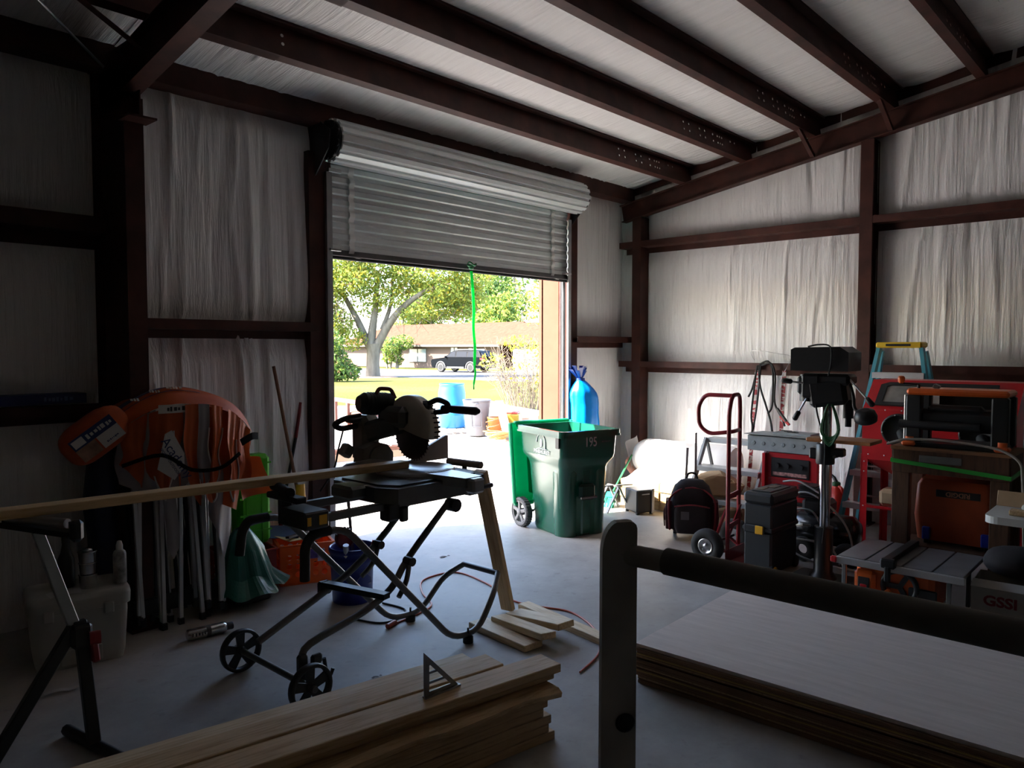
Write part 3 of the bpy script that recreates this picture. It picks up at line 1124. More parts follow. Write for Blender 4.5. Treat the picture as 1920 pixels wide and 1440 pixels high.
b.add([(-.6, e0, 2.25), (-.6, e1, 2.25), (9.6, e1, 2.25), (9.6, e0, 2.25), (4.5, e0 + 1.6, 4.5), (4.5, e1 - 4, 4.5)],
      [(0, 1, 5, 4), (1, 2, 5), (2, 3, 4, 5), (3, 0, 4), (3, 2, 1, 0)])
b.box((4.5, 3.2, 2.2), (10.1, 25.4, .12))
b.out('roof', ROOFM, t)
b = B().box((-.62, 3.2, 2.2), (.05, 25.7, .2))
b.out('fascia', TRIMW, t)
b = B()
b.box((2.0, -20.0, 1.15), (6, 17, 2.3))
b.out('garage_wall', TRIMW, t)
b = B()
b.add([(-1.4, -28.6, 2.28), (-1.4, -9.4, 2.28), (6, -9.4, 2.28), (6, -28.6, 2.28), (2.4, -28.6, 4.3), (2.4, -9.4, 4.3)],
      [(0, 1, 5, 4), (1, 2, 5), (2, 3, 4, 5), (3, 0, 4), (3, 2, 1, 0)])
b.out('garage_roof', ROOFM, t)
for y in (-14, -20.5):
    b = B()
    b.box((-1.02, y, 1.05), (.06, 4.6, 2.1))
    for k in range(1, 4):
        b.box((-1.06, y, .52 * k), (.03, 4.6, .04))
    b.out('garage_door', TRIMW, t)
def window(y, z, w, h):
    f = B()
    f.box((-.03, y, z + h / 2), (.08, w, .07))
    f.box((-.03, y, z - h / 2), (.08, w, .07))
    for s in (-1, 0, 1):
        f.box((-.03, y + s * w / 2, z), (.08, .07, h))
    fo = f.out('window', TRIMW, t)
    for s in (-1, 1):
        B().box((-.02, y + s * w / 4, z), (.03, w / 2 - .07, h - .07)).out('pane', GLASSD, fo)
window(2.2, 1.25, 2.6, 1.3)
window(-3.1, 1.2, 1.0, 1.7)
window(-5.6, 1.4, 1.2, 1.2)
b = B().box((2.6, -19.6, 4.7), (.9, 1.2, 2.0))
b.box((2.6, -19.6, 5.72), (1.0, 1.3, .1))
b.out('chimney', BRICK, t)

# dark car parked on the road
CARP = plain('black_car_paint', (.003, .004, .006),   .3, 0, 0, spec=.05)
CARG = plain('car_glass', (.004, .007, .012), .1, 0, 0, spec=.15)
CARC = plain('grey_cladding', (.07, .07, .075), .6, 0, 0)
cx_, cy_ = 41.6, 43.0
t = thing('car', 'black sport utility car with roof rails parked on the road, seen from its side', 'car', (cx_, cy_, zg(cx_, cy_)), 90 + 8)
def sill(xs):     # local x runs along the car, front at +x; local -... y across
    return xs
body = [(2.45, .55), (2.50, .85), (2.38, 1.02), (1.25, 1.14), (.9, 1.18), (-2.30, 1.20), (-2.46, 1.05), (-2.50, .60), (-2.40, .36),
        (-2.02, .34), (-1.96, .60), (-1.70, .80), (-1.40, .84), (-1.10, .80), (-.86, .60), (-.82, .32), (.94, .32), (.98, .60), (1.22, .80), (1.5, .84), (1.80, .80), (2.04, .60), (2.10, .34), (2.35, .36)]
MXZ = Matrix(((1, 0, 0, 0), (0, 0, -1, 0), (0, 1, 0, 0), (0, 0, 0, 1)))
b = B()
b.prism(body, -.96, .96, MXZ)
b.out('body', CARP, t)
b = B()
lo = [(1.20, 1.14), (-2.38, 1.18)]
prof = [(1.20, 1.14, .90), (.55, 1.60, .76), (.2, 1.72, .70), (-1.5, 1.74, .70), (-2.05, 1.66, .72), (-2.42, 1.18, .90)]
vs = [(x, y * s, z) for s in (-1, 1) for (x, z, y) in prof]
n = len(prof)
b.add(vs, [tuple(range(n)), tuple(range(2 * n - 1, n - 1, -1))] + [(i, n + i, n + (i + 1) % n, (i + 1) % n) for i in range(n)])
b.out('cabin', CARP, t)
def sidew(xa_, xb_, s):
    bq = B()
    def yy(z):
        return (.90 - (z - 1.14) / .60 * .20 + .012) * s
    z0, z1 = 1.20, 1.60
    def clampx(x, z):
        return min(x, 1.12 - (z - 1.14) * 1.35)
    pts = [(clampx(xa_, z0), z0), (clampx(xa_, z1), z1), (xb_ + .06, z1), (xb_, z0)]
    v = [(x, yy(z), z) for x, z in pts] + [(x, yy(z) - .015 * s, z) for x, z in pts]
    bq.add(v, [(0, 1, 2, 3), (7, 6, 5, 4), (0, 4, 5, 1), (1, 5, 6, 2), (2, 6, 7, 3), (3, 7, 4, 0)])
    bq.out('side_window', CARG, t)
for s in (-1, 1):
    sidew(1.1, .12, s)
    sidew(.02, -.98, s)
    sidew(-1.08, -2.0, s)
b = B()
b.add([(-2.12, -.66, 1.60), (-2.12, .66, 1.60), (-2.42, .78, 1.24), (-2.42, -.78, 1.24), (-2.14, -.66, 1.62), (-2.14, .66, 1.62), (-2.46, .78, 1.24), (-2.46, -.78, 1.24)],
      [(0, 1, 2, 3), (7, 6, 5, 4), (0, 4, 5, 1), (1, 5, 6, 2), (2, 6, 7, 3), (3, 7, 4, 0)])
b.out('rear_window', CARG, t)
for s in (-1, 1):
    b = B()
    b.seg((.2, s * .66, 1.78), (-1.6, s * .66, 1.79), .05, .05)
    b.out('roof_rail', SILVER, t)
    b = B().box((-2.40, s * .80, 1.05), (.16, .34, .15), .02)
    b.out('tail_light', plain('red_lens', (.5, .02, .03), .2, 0, 0), t)
    b = B()
    b.box((.95, s * 1.03, 1.20), (.14, .18, .14), .03)
    b.out('door_mirror', CARP, t)
    for x in (1.5, -1.42):
        aw = B()
        arc = [(.50 * cos(a), .50 * sin(a)) for a in [rad(-8 + 196 * i / 10) for i in range(11)]]
        arc2 = [(.42 * cos(a), .42 * sin(a)) for a in [rad(188 - 196 * i / 10) for i in range(11)]]
        aw.prism(arc + arc2, -.02, .02, T(x, s * .965, .38) @ MXZ)
        aw.out('wheel_arch', CARC, t)
        w = B()
        K = T(x, s * .86, .38) @ R('X', 90)
        w.lathe([(.25, -.11), (.36, -.11), (.38, -.07), (.38, .07), (.36, .11), (.25, .11)], 24, K)
        wo = w.out('wheel', RUBBER, t)
        w = B()
        w.lathe([(.0001, -.05 * s), (.07, -.07 * s)], 16, K)
        for k in range(10):
            a = 2 * pi * k / 10
            w.seg(K @ V((.05 * cos(a), .05 * sin(a), -.09 * s * 1)), K @ V((.25 * cos(a), .25 * sin(a), -.10 * s)), .05, .02, K.to_3x3() @ V((0, 0, 1)))
        w.ring(circ(.27, 24), circ(.235, 24), -.115, .115, K)
        w.out('rim', plain('bright_alloy', (.15, .15, .155), .35, .4, 0), wo)
for s in (-1, 1):
    B().box((0.05, .965 * s, .38), (1.7, .03, .14), .01).out('side_sill', CARC, t)
    B().box((2.465 * s, 0, .49), (.10, 1.7, .22), .03).out('bumper', CARC, t)
# ------------------------------------------------------------------ saw stand
def W(t):
    """builder that takes points given in the room and stores them relative to the thing"""
    return B((T(*t.location) @ Matrix.Rotation(t.rotation_euler.z, 4, 'Z')).inverted())
SAWG = plain('grey_cast_metal', (.13, .13, .12), .5, .4, .2)
STANDM = plain('stand_grey_tube', (.12, .12, .115), .4, .4, .15)
t = thing('saw_stand', 'folding grey tube saw stand on two black wheels under the mitre saw', 'saw stand', (2.5, 3.34, 0))
N, F_ = 3.10, 3.60
nb = bend([(1.96, N, .62), (1.965, N, .80), (2.18, N, .82), (2.90, N, .055), (3.11, N, .04), (3.24, N, .22), (3.385, 3.2, .30)], .09)
b = W(t).tube(nb[:], .018, 10)
b.out('base_tube', STANDM, t)
fb = bend([(1.90, F_, .66), (1.92, F_, .80), (2.14, F_, .81), (2.86, F_, .055), (3.10, F_, .04), (3.30, F_, .22), (3.385, 3.5, .30)], .09)
W(t).tube(fb, .018, 10).out('base_tube', STANDM, t)
W(t).tube([(3.385, 3.2, .30), (3.385, 3.5, .30)], .018, 10).out('base_crossbar', STANDM, t)
for pts in ([(1.96, N, .60), (1.963, N, .76), (2.0, N, .812), (2.10, N, .816)], [(1.90, F_, .64), (1.915, F_, .76), (1.95, F_, .812), (2.06, F_, .812)]):
    W(t).tube(bend(pts, .06), .024, 10).out('foam_grip', RUBBER, t)
nl = [(1.98, 3.16, .20), (2.02, 3.16, .265), (2.34, 3.16, .34), (2.52, 3.16, .42), (2.64, 3.16, .56), (2.95, 3.16, .83)]
fl_ = [(1.95, 3.52, .20), (2.34, 3.52, .36), (2.50, 3.52, .43), (2.70, 3.52, .56), (2.98, 3.52, .80)]
W(t).tube(spline(nl, 4), .019, 10).out('scissor_leg', STANDM, t)
W(t).tube(spline(fl_, 4), .019, 10).out('scissor_leg', STANDM, t)
b = W(t)
b.seg((2.36, 3.54, .40), (2.46, 3.12, .40), .05, .03)
b.box((2.36, 3.54, .38), (.07, .05, .07), .01)
b.out('crossbar', IRON, t)
for pts in ([(2.62, 3.13, .55), (2.60, 3.13, .45), (2.53, 3.11, .38)], [(2.70, 3.5, .56), (2.66, 3.5, .46), (2.58, 3.5, .40)]):
    W(t).tube(spline(pts, 4), .014, 8).out('link_arm', STANDM, t)
    b = W(t)
    b.cyl(V(pts[0]) - V((0, .03, 0)), V(pts[0]) + V((0, .03, 0)), .024, 10)
    b.out('pivot_bolt', IRON, t)
W(t).cyl((1.945, 3.00, .112), (1.945, 3.74, .112), .016, 10).out('axle', STANDM, t)
b = W(t)
b.box((1.965, 3.14, .17), (.05, .04, .13), .01)
b.box((2.03, 3.12, .20), (.06, .03, .05), .01)
b.tube([(2.06, 3.10, .20), (2.07, 3.10, .14), (2.10, 3.10, .11), (2.11, 3.10, .135)], .010, 6)
b.out('lock_bracket', BLACK, t)
def wheel(y, s):
    K = T(1.945, y, .112) @ R('X', 90)
    b = W(t)
    b.M = b.M @ K
    b.lathe([(.094, -.018), (.108, -.020), (.112, -.010), (.112, .010), (.108, .020), (.094, .018), (.094, -.018)], 30)
    o = b.out('wheel', BLACK, t)
    h = W(t)
    h.M = h.M @ K
    h.lathe([(.0001, -.024), (.022, -.024), (.024, 0), (.022, .024), (.0001, .024)], 16)
    for k in range(5):
        a = rad(20 + 72 * k)
        c, sn = cos(a), sin(a)
        pts = [(.015, -.018), (.097, -.025), (.097, .025), (.015, .018)]
        h.prism([(x * c - yy * sn, x * sn + yy * c) for x, yy in pts], -.006, .006)
    h.out('spokes', BLACK, o)
wheel(3.04, 1)
wheel(3.69, -1)
for y in (3.09, 3.60):
    b = W(t)
    b.cyl((3.02, y, 0), (3.02, y, .035), .030, 12)
    b.cyl((3.02, y, .03), (3.02, y, .085), .007, 6)
    b.out('rubber_foot', RUBBER, t)
b = W(t)
b.seg((2.06, 3.15, .868), (3.20, 3.15, .868), .038, .042, ch=.005)
b.out('top_rail', STANDM, t)
b = W(t)
b.seg((2.06, 3.48, .868), (3.20, 3.48, .868), .038, .042, ch=.005)
b.out('top_rail', STANDM, t)
for x, y in ((2.96, 3.15), (2.98, 3.48)):
    W(t).cyl((x, y - .035, .80), (x, y + .035, .80), .038, 12).out('hinge_knuckle', IRON, t)
b = W(t)
b.box((2.50, 3.14, .84), (.09, .08, .10), .012)
b.box((2.56, 3.10, .82), (.05, .03, .08), .008)
b.out('mount_clamp', BLACK, t)
b = W(t)
b.box((3.12, 3.16, .875), (.10, .07, .08), .012)
b.cyl((3.14, 3.13, .875), (3.26, 3.13, .875), .014, 8)
b.out('mount_clamp', BLACK, t)
# left end: black box with stickers, material support with its roller
b = W(t)
b.box((2.0, 3.16, .888), (.135, .22, .085), .008)
o = b.out('tool_tray', BLACK, t)
b = W(t)
W(t).box((1.955, 3.048, .888), (.02, .003, .04)).out('sticker', YELLOW, o)
W(t).box((2.03, 3.048, .888), (.042, .003, .045)).out('sticker', YELLOW, o)
b = W(t)
b.seg((1.98, 3.3, .84), (1.98, 3.3, .96), .05, .04, (0, 1, 0))
b.seg((1.98, 3.15, .97), (1.98, 3.42, .97), .06, .03, ch=.005)
b.out('support_post', BLACK, t)
b = W(t)
b.cyl((1.96, 3.22, 1.0), (2.02, 3.46, 1.0), .026, 12)
b.out('support_roller', RUBBER, t)
b = W(t)
b.cyl((3.16, 3.26, .86), (3.16, 3.26, .99), .016, 10)
b.out('support_post', STANDM, t)
b = W(t)
b.cyl((3.15, 3.39, 1.005), (3.17, 3.13, 1.005), .022, 14)
b.out('support_roller', plain('tan_roller', (.23, .19, .16), .5), t)

# ------------------------------------------------------------------ mitre saw
t = thing('miter_saw', 'sliding mitre saw with a domed metal blade guard on the folding stand', 'saw', (2.84, 3.35, .89))
b = W(t)
b.prism([(2.40, 3.14), (2.46, 3.02), (3.08, 3.02), (3.14, 3.14), (3.14, 3.50), (3.04, 3.62), (2.52, 3.62), (2.40, 3.50)], .895, .975)
b.prism([(2.44, 3.16), (2.50, 3.06), (3.05, 3.06), (3.10, 3.16), (3.10, 3.48), (3.0, 3.58), (2.56, 3.58), (2.44, 3.48)], .975, .985)
b.box((2.37, 3.30, .945), (.14, .18, .07), .015)
b.out('base', SAWG, t)
b = W(t)
K = T(2.84, 3.33, 0)
b.lathe([(.0001, .975), (.215, .975), (.225, .985), (.225, 1.005), (.215, 1.012), (.0001, 1.012)], 40, K)
b.prism([(2.74, 3.2), (2.94, 3.2), (2.90, 2.86), (2.78, 2.86)], .955, 1.008)
b.box((2.84, 2.85, .965), (.09, .07, .08), .012)
b.out('turntable', plain('saw_table_alloy', (.34, .34, .34), .35, .6, .1), t)
b = W(t)
for k in range(-5, 6):
    a = rad(-90 + k * 5)
    b.seg((2.84 + .19 * cos(a), 3.33 + .19 * sin(a), 1.0125), (2.84 + .222 * cos(a), 3.33 + .222 * sin(a), 1.0125), .003, .001)
b.out('angle_marks', BLACK, t)['kind'] = 'stuff'
b = W(t)
MX = Matrix(((0, 0, 1, 0), (1, 0, 0, 0), (0, 1, 0, 0), (0, 0, 0, 1)))   # profile in Y,Z - extruded along X
Mx0 = Matrix(((1, 0, 0, 0), (0, 0, -1, 0), (0, 1, 0, 0), (0, 0, 0, 1)))  # profile in X,Z - extruded along -Y
b.prism([(2.92, 1.012), (3.20, 1.012), (3.20, 1.155), (3.18, 1.155), (2.99, 1.085), (2.92, 1.05)], -3.465, -3.445, Mx0)
b.prism([(2.42, 1.012), (2.76, 1.012), (2.76, 1.045), (2.62, 1.07), (2.46, 1.06), (2.42, 1.04)], -3.465, -3.445, Mx0)
b.seg((2.42, 3.48, 1.02), (3.14, 3.48, 1.02), .03, .016)
b.out('fence', plain('fence_alloy', (.36, .31, .29), .4, .5, .1), t)
yb, zb = 3.36, 1.20
b = W(t)                                       # toothed blade
r0, teeth, nT = .147, .159, 40
prof = []
for i in range(nT):
    a = 2 * pi * i / nT
    prof += [(r0 * cos(a), r0 * sin(a)), (teeth * cos(a + .06), teeth * sin(a + .06)), (r0 * cos(a + .075), r0 * sin(a + .075))]
b.M = b.M @ T(2.84, yb, zb) @ MX
b.prism(prof, -.0015, .0015)
b.out('blade', plain('saw_blade', (.07, .04, .04), .4, .7, .1), t)
b = W(t)                                       # upper guard
b.M = b.M @ T(2.84, yb, zb + .03) @ MX
gp = [(.192 * cos(rad(a)), .192 * sin(rad(a))) for a in range(-12, 193, 9)]
def guard(u, v):
    a = rad(-14 + 208 * u)
    s = (v - .5) * 2
    wv = .052 * (abs(s) ** .6) * (1 if s > 0 else -1)
    rr = .195 * (1 - .30 * abs(s) ** 4)
    return V((rr * cos(a), rr * sin(a), wv))
b.grid(28, 12, guard)
for sg in (-1, 1):                               # domed sides
    def dome(u, v, sg=sg):
        a = rad(-14 + 208 * u)
        r = .182 * v
        return V((r * cos(a), r * sin(a), sg * (.040 + .026 * sqrt(max(0, 1 - v * v)))))
    b.grid(28, 10, dome)
b.out('blade_guard', plain('guard_alloy', (.55, .51, .44), .38, .35, .1), t)
b = W(t)                                       # lower guard, red, swung up
b.M = b.M @ T(2.84, yb, zb) @ MX
lg = [(.13 * cos(rad(a)), .13 * sin(rad(a))) for a in range(180, 361, 10)]
b.prism(lg + [(.13, .02), (-.13, .02)], .006, .010)
b.out('lower_guard', plain('dark_red_plastic', (.10, .02, .02), .4), t)
b = W(t)
for k in range(9):
    a = rad(-10 + 8 * k)
    b.box((2.86, yb - .19 * cos(a), zb + .03 + .19 * sin(a)), (.05, .012, .012), .003)
b.out('guard_ribs', BLACK, t)['kind'] = 'stuff'
b = W(t)                                       # motor
m0, m1 = V((2.82, 3.53, 1.365)), V((2.655, 3.565, 1.375))
md = (m1 - m0).normalized()
b.cyl(m0, m1, .064, 18)
b.cyl(m1, m1 + md * .035, .064, 18, .042)
for k in range(7):
    b.cyl(m0 + md * (.03 + .018 * k), m0 + md * (.038 + .018 * k), .067, 18)
b.out('motor', BLACK, t)
b = W(t)
b.tube(bend([(2.83, 3.50, 1.40), (2.80, 3.50, 1.455), (2.73, 3.52, 1.46), (2.71, 3.52, 1.43)], .02), .012, 8)
b.out('carry_handle', plain('red_brown_plastic', (.20, .05, .04), .4), t)
b = W(t)                                       # head casting
b.box((2.78, 3.44, 1.30), (.10, .24, .12), .03)
b.seg((2.80, 3.42, 1.26), (2.72, 3.62, 1.20), .10, .12, ch=.02)
b.seg((2.84, 3.20, 1.37), (2.84, 3.30, 1.36), .05, .06, ch=.015)
b.out('head', SAWG, t)
b = W(t)                                       # front grip
b.tube(bend([(2.84, 3.22, 1.38), (2.84, 3.14, 1.41), (2.84, 3.06, 1.39), (2.84, 3.05, 1.35), (2.84, 3.16, 1.335)], .03), .016, 8)
b.tube([(2.84, 3.10, 1.362), (2.84, 3.0, 1.36), (2.84, 2.84, 1.36), (2.84, 2.82, 1.36)], [.018, .022, .022, .012], 10)
b.out('grip', BLACK, t)
b = W(t)                                       # upright and pivot
b.seg((2.74, 3.66, 1.02), (2.74, 3.66, 1.30), .13, .15, (0, 1, 0), ch=.03)
b.prism([(2.60, 1.02), (2.83, 1.02), (2.83, 1.08), (2.79, 1.13), (2.72, 1.15), (2.62, 1.12)], -3.60, -3.52, Mx0)
b.cyl((2.72, 3.50, 1.06), (2.72, 3.60, 1.06), .07, 18)
b.seg((2.58, 3.66, 1.07), (2.62, 3.66, 1.13), .06, .07, ch=.01)
b.out('pivot_casting', plain('pale_casting', (.24, .22, .19), .5, .4, .2), t)
b = W(t)
b.tube(bend([(2.70, 3.66, 1.24), (2.58, 3.68, 1.225), (2.53, 3.69, 1.25), (2.60, 3.68, 1.285), (2.70, 3.66, 1.295)], .03), .017, 8)
b.seg((2.62, 3.67, 1.27), (2.74, 3.66, 1.28), .08, .03, ch=.008)
b.out('clamp_lever', BLACK, t)
b = W(t)
b.tube(spline([(2.60, 3.68, 1.24), (2.60, 3.74, 1.1), (2.58, 3.76, .98), (2.50, 3.78, .86)], 5), .006, 6)
b.out('power_cord', RUBBER, t)

# ------------------------------------------------------------------ lumber
def board(name, label, L, w, th, loc, rot, mat=PINE, group=None, cat='board', bark=False, seed=0):
    rg = random.Random(seed + 7)
    b = B()
    if bark:
        n = 14
        top, bot = [], []
        vs, fs = [], []
        for i in range(n + 1):
            x = -L / 2 + L * i / n
            wv = .018 * sin(i * 2.1) + .012 * rg.random()
            vs += [(x, -w / 2 + .02 + wv, -th / 2), (x, w / 2, -th / 2), (x, w / 2, th / 2), (x, -w / 2 + .045 + wv * 1.4, th / 2), (x, -w / 2 + .015 + wv, th * .1)]
        for i in range(n):
            o, p = i * 5, i * 5 + 5
            for k in range(5):
                l = (k + 1) % 5
                fs.append((o + k, o + l, p + l, p + k))
        b.add(vs, [f[::-1] for f in fs] + [(0, 1, 2, 3, 4)[::1], tuple(range(n * 5 + 4, n * 5 - 1, -1))])
    else:
        b.box((0, 0, 0), (L, w, th), .003)
    o = b.out(name, mat)
    o.location = loc
    o.rotation_euler = tuple(rad(a) for a in rot)
    return tag(o, label, cat, group)
WORKW = wood('long_board_wood', (.66, .46, .25), (.46, .29, .13), .55, 4, (1, 12, 12))
p0, p1 = V((-.9, 3.70, 1.032)), V((2.79, 3.365, 1.032))
ang = math.degrees(atan2((p1 - p0).y, (p1 - p0).x))
board('long_board', 'long pale pine board lying across the mitre saw table and the roller stand', (p1 - p0).length, .089, .038, (p0 + p1) / 2, (0, 0, ang), WORKW, None, 'board')
p0, p1 = V((3.50, 3.28, .0)), V((3.20, 3.20, .95))
d = (p1 - p0).normalized()
o = board('leaning_board', 'upright pine board leaning at the end of the saw stand beside the offcuts', .98, .089, .038, (p0 + p1) / 2 + V((.05, 0, .01)), (0, -math.degrees(atan2(d.z, d.x)), 8), PINE)
for i, (nm, L, w, loc, rot, lab) in enumerate((
        ('offcut', .50, .14, (3.22, 2.99, .019), (0, 0, 84), 'lowest pine offcut lying flat on the floor beside the foot of the saw stand'),
        ('offcut', .48, .11, (3.30, 2.92, .058), (4, 4, 80), 'short pine offcut resting tilted on the lowest offcut'),
        ('offcut', .47, .13, (3.45, 2.92, .062), (0, 7, 83), 'pine offcut with a rough dark end between the tilted offcut and the long floor board'),
        ('floor_board', .95, .089, (3.585, 2.77, .019), (0, 0, 80), 'long narrow pine board flat on the floor running from the offcuts towards the steel post'))):
    board(nm, lab, L, w, .038, loc, rot, PALEPINE, 'pine offcuts on the floor' if i < 3 else None, 'offcut' if i < 3 else 'board', False, i)
DKPINE = wood('weathered_pine', (.50, .34, .19), (.30, .18, .09), .7, 5)
base_dir = -10.3
ux = V((cos(rad(base_dir)), sin(rad(base_dir)), 0))
uy = V((-ux.y, ux.x, 0))
P0 = V((2.55, 2.06, 0))
LBW = .138
rows = [(0, -.03, 0, 'bottom board of the lumber stack, its end furthest out at floor level'), (1, -.06, .004, 'second board from the bottom of the lumber stack'),
        (2, -.05, .0, 'third board from the bottom of the lumber stack'), (3, -.09, .006, 'fourth board from the bottom of the lumber stack'), (4, -.07, 0, 'fifth board from the bottom of the lumber stack'),
        (5, -.02, -.02, 'rough edged board with dark bark along its edge, on the front of the lumber stack'), (6, .02, .006, 'board directly under the top front board of the lumber stack'), (7, .03, .0, 'top front board of the lumber stack, under the triangular square')]
for k, off, sh, lab in rows:
    L = 2.44
    wk = LBW - (.03 if k == 6 else 0)
    c = P0 + ux * (off - L / 2) + uy * (LBW - wk / 2 + (-.045 if k == 5 else -.03 if k < 5 else 0) + min(sh, .004)) + V((0, 0, .019 + .0385 * k))
    board('lumber', lab, L, wk, .0375, c, (0, 0, base_dir), PINE if k > 4 else DKPINE, 'stacked lumber in front', 'board', k == 5, k)
labs = ['bottom board in the back row of the lumber stack', 'second lowest board in the back row of the lumber stack', 'middle board in the back row of the lumber stack', 'fourth board up in the back row of the lumber stack',
        'fifth board up in the back row of the lumber stack', 'sixth board up in the back row of the lumber stack, its end jutting out', 'seventh board up in the back row of the lumber stack', 'top back board of the lumber stack, behind the triangular square']
for k in range(8):
    off = (-.10, -.12, -.1, -.15, -.1, -.10, -.14, -.17)[k]
    L = 2.44
    c = P0 + ux * (off - L / 2) + uy * (LBW * 1.5 + .016) + V((0, 0, .019 + .0385 * k))
    board('lumber', labs[k], L, LBW, .0375, c, (0, 0, base_dir), PINE, 'stacked lumber in front', 'board', False, 20 + k)
c = P0 + ux * (-.22 - 1.22) + uy * (LBW * 2 + .030 + .05) + V((0, 0, .019 + .0385 * 7 - .006))
board('lumber', 'pale board at the far side of the lumber stack, lower than the top boards', 2.44, .10, .0345, c - V((0, 0, .013)), (0, 0, base_dir), PALEPINE, 'stacked lumber in front', 'board', False, 40)
c2 = P0 + ux * (-.25 - 1.22) + uy * (LBW * 2.4) + V((0, 0, .13))
for k in range(2):
    board('lumber', ('square block of timber under the pale far board of the lumber stack, on the floor', 'square block of timber under the pale far board of the lumber stack, upper one')[k], 2.3, .09, .122, P0 + ux * (-.3 - 1.15) + uy * (LBW * 2 + .030 + .045) + V((0, 0, .0615 + .1225 * k)), (0, 0, base_dir), DKPINE, 'stacked lumber in front', 'board', False, 50 + k)

# triangular square standing on the stack
t = thing('speed_square', 'triangular grey metal square standing upright on the lumber stack', 'square', (2.02, 2.24, .308), base_dir + 6)
ALU = plain('brushed_aluminium', (.36, .36, .36), .4, .8, .1)
b = B()
outer = [(-.07, 0), (.11, 0), (-.07, .185)]
b.M = Matrix(((1, 0, 0, 0), (0, 0, 1, 0), (0, 1, 0, 0), (0, 0, 0, 1)))
def tri(a, c):     # strip of the triangle between two heights
    xr = lambda z: .11 - .18 * z / .185
    b.prism([(-.07, a), (xr(a), a), (xr(c), c), (-.07, c)], -.0025, .0025)
tri(0, .022)
tri(.052, .062)
tri(.092, .102)
tri(.128, .185)
b.prism([(-.07, 0), (-.045, 0), (-.045, .14), (-.07, .14)], -.0025, .0025)
b.prism([(.11, 0), (.085, 0), (-.055, .145), (-.055, .17)], -.0025, .0025)
b.out('plate', ALU, t)
b = B().box((.02, 0, .004), (.18, .022, .008))
b.out('base_rail', ALU, t)

# plywood
PLYTOP = wood('birch_plywood', (.60, .52, .47), (.54, .46, .41), .55, 3.0, (9, 1, 1), False)
PLYB = wood('plywood_brown', (.24, .14, .08), (.15, .085, .045), .8, 4, (9, 1, 8), False)
PLYY = wood('plywood_yellow', (.46, .31, .10), (.36, .22, .07), .8, 4, (9, 1, 8), False)
th = .0183
names = ['lowest', 'second', 'third', 'fourth', 'fifth', 'sixth', 'seventh', 'eighth', 'ninth', 'tenth']
for k in range(11):
    dx, dy = rng.uniform(-.012, .012), rng.uniform(-.012, .012)
    lab = 'top plywood sheet with the pale smooth face, on the stack behind the steel post' if k == 10 else names[k] + ' plywood sheet counted from the floor in the stack behind the steel post'
    b = B()
    if k == 10:
        b.box((0, 0, 0), (1.22, 2.44, th - .001))
        o = b.out('plywood_sheet', PLYTOP)
    else:
        for q, m_ in ((-1, 0), (0, 1), (1, 0)):
            b.mi = m_
            b.box((0, 0, q * th / 3), (1.22 - .002 * abs(q), 2.44 - .002 * abs(q), th / 3 - (.001 if q else 0)))
        o = b.out('plywood_sheet', [PLYB, PLYY if k in (8, 3) else DKPINE if k % 3 == 1 else PLYB])
    o.location = (3.86 + dx, .88 + dy, th * (k + .5) + .001)
    o.rotation_euler = (0, 0, rad(1.2 + rng.uniform(-.3, .3)))
    tag(o, lab, 'plywood sheet', 'stacked plywood sheets')
# ------------------------------------------------------------------ left side of the room
def print_marks(parent, M, w, h, mat, seed=1):
    """print too small to read: a row of little raised strokes"""
    rq = random.Random(seed)
    b = B(M)
    x = -w / 2
    while x < w / 2:
        d = h * rq.uniform(.35, .7)
        b.box((x + d / 2, rq.uniform(-.08, .08) * h, 0), (d, h * rq.uniform(.5, 1), .0012))
        x += d + h * rq.uniform(.15, .45)
    o = b.out('print_marks', mat, parent)
    o['kind'] = 'stuff'
    return o
# roller stand under the long board
t = thing('roller_stand', 'black folding roller stand with a bright steel post under the long board', 'roller stand', (1.06, 3.45, 0))
b = W(t)
b.seg((1.10, 3.44, .47), (.97, 3.50, .95), .045, .03, (0, 1, 0), ch=.003)
b.out('post', plain('zinc_post', (.35, .36, .37), .3, .9, .1), t)
b = W(t)
b.seg((1.10, 3.44, .56), (1.13, 3.40, .04), .05, .035, (0, 1, 0), ch=.004)
b.out('leg', BLACK, t)
b = W(t)
b.seg((1.08, 3.44, .54), (.78, 3.50, .04), .05, .035, (0, 1, 0), ch=.004)
b.out('leg', BLACK, t)
W(t).tube([(1.10, 3.64, .025), (1.19, 3.10, .025)], .024, 8).out('foot_bar', BLACK, t)
W(t).tube([(.80, 3.76, .025), (.74, 3.25, .025)], .024, 8).out('foot_bar', BLACK, t)
b = W(t)
b.box((1.10, 3.43, .50), (.08, .06, .10), .012)
b.out('collar', BLACK, t)
b = W(t)
b.seg((1.135, 3.40, .50), (1.14, 3.38, .39), .03, .035, (0, 1, 0), ch=.006)
b.cyl((1.12, 3.39, .49), (1.16, 3.38, .49), .028, 10)
b.out('clamp_handle', plain('dark_red_lever', (.25, .015, .02), .4), t)
b = W(t)
b.seg((.90, 3.66, .965), (1.05, 3.34, .950), .05, .022)
b.cyl((.90, 3.66, .965), (.90, 3.66, 1.0), .012, 8)
b.cyl((1.05, 3.34, .95), (1.05, 3.34, 1.0), .012, 8)
b.box((1.06, 3.32, .965), (.05, .04, .09), .015)
b.out('head_bracket', BLACK, t)
b = W(t)
b.cyl((.905, 3.65, .992), (1.04, 3.36, .992), .019, 12)
b.out('roller', SILVER, t)

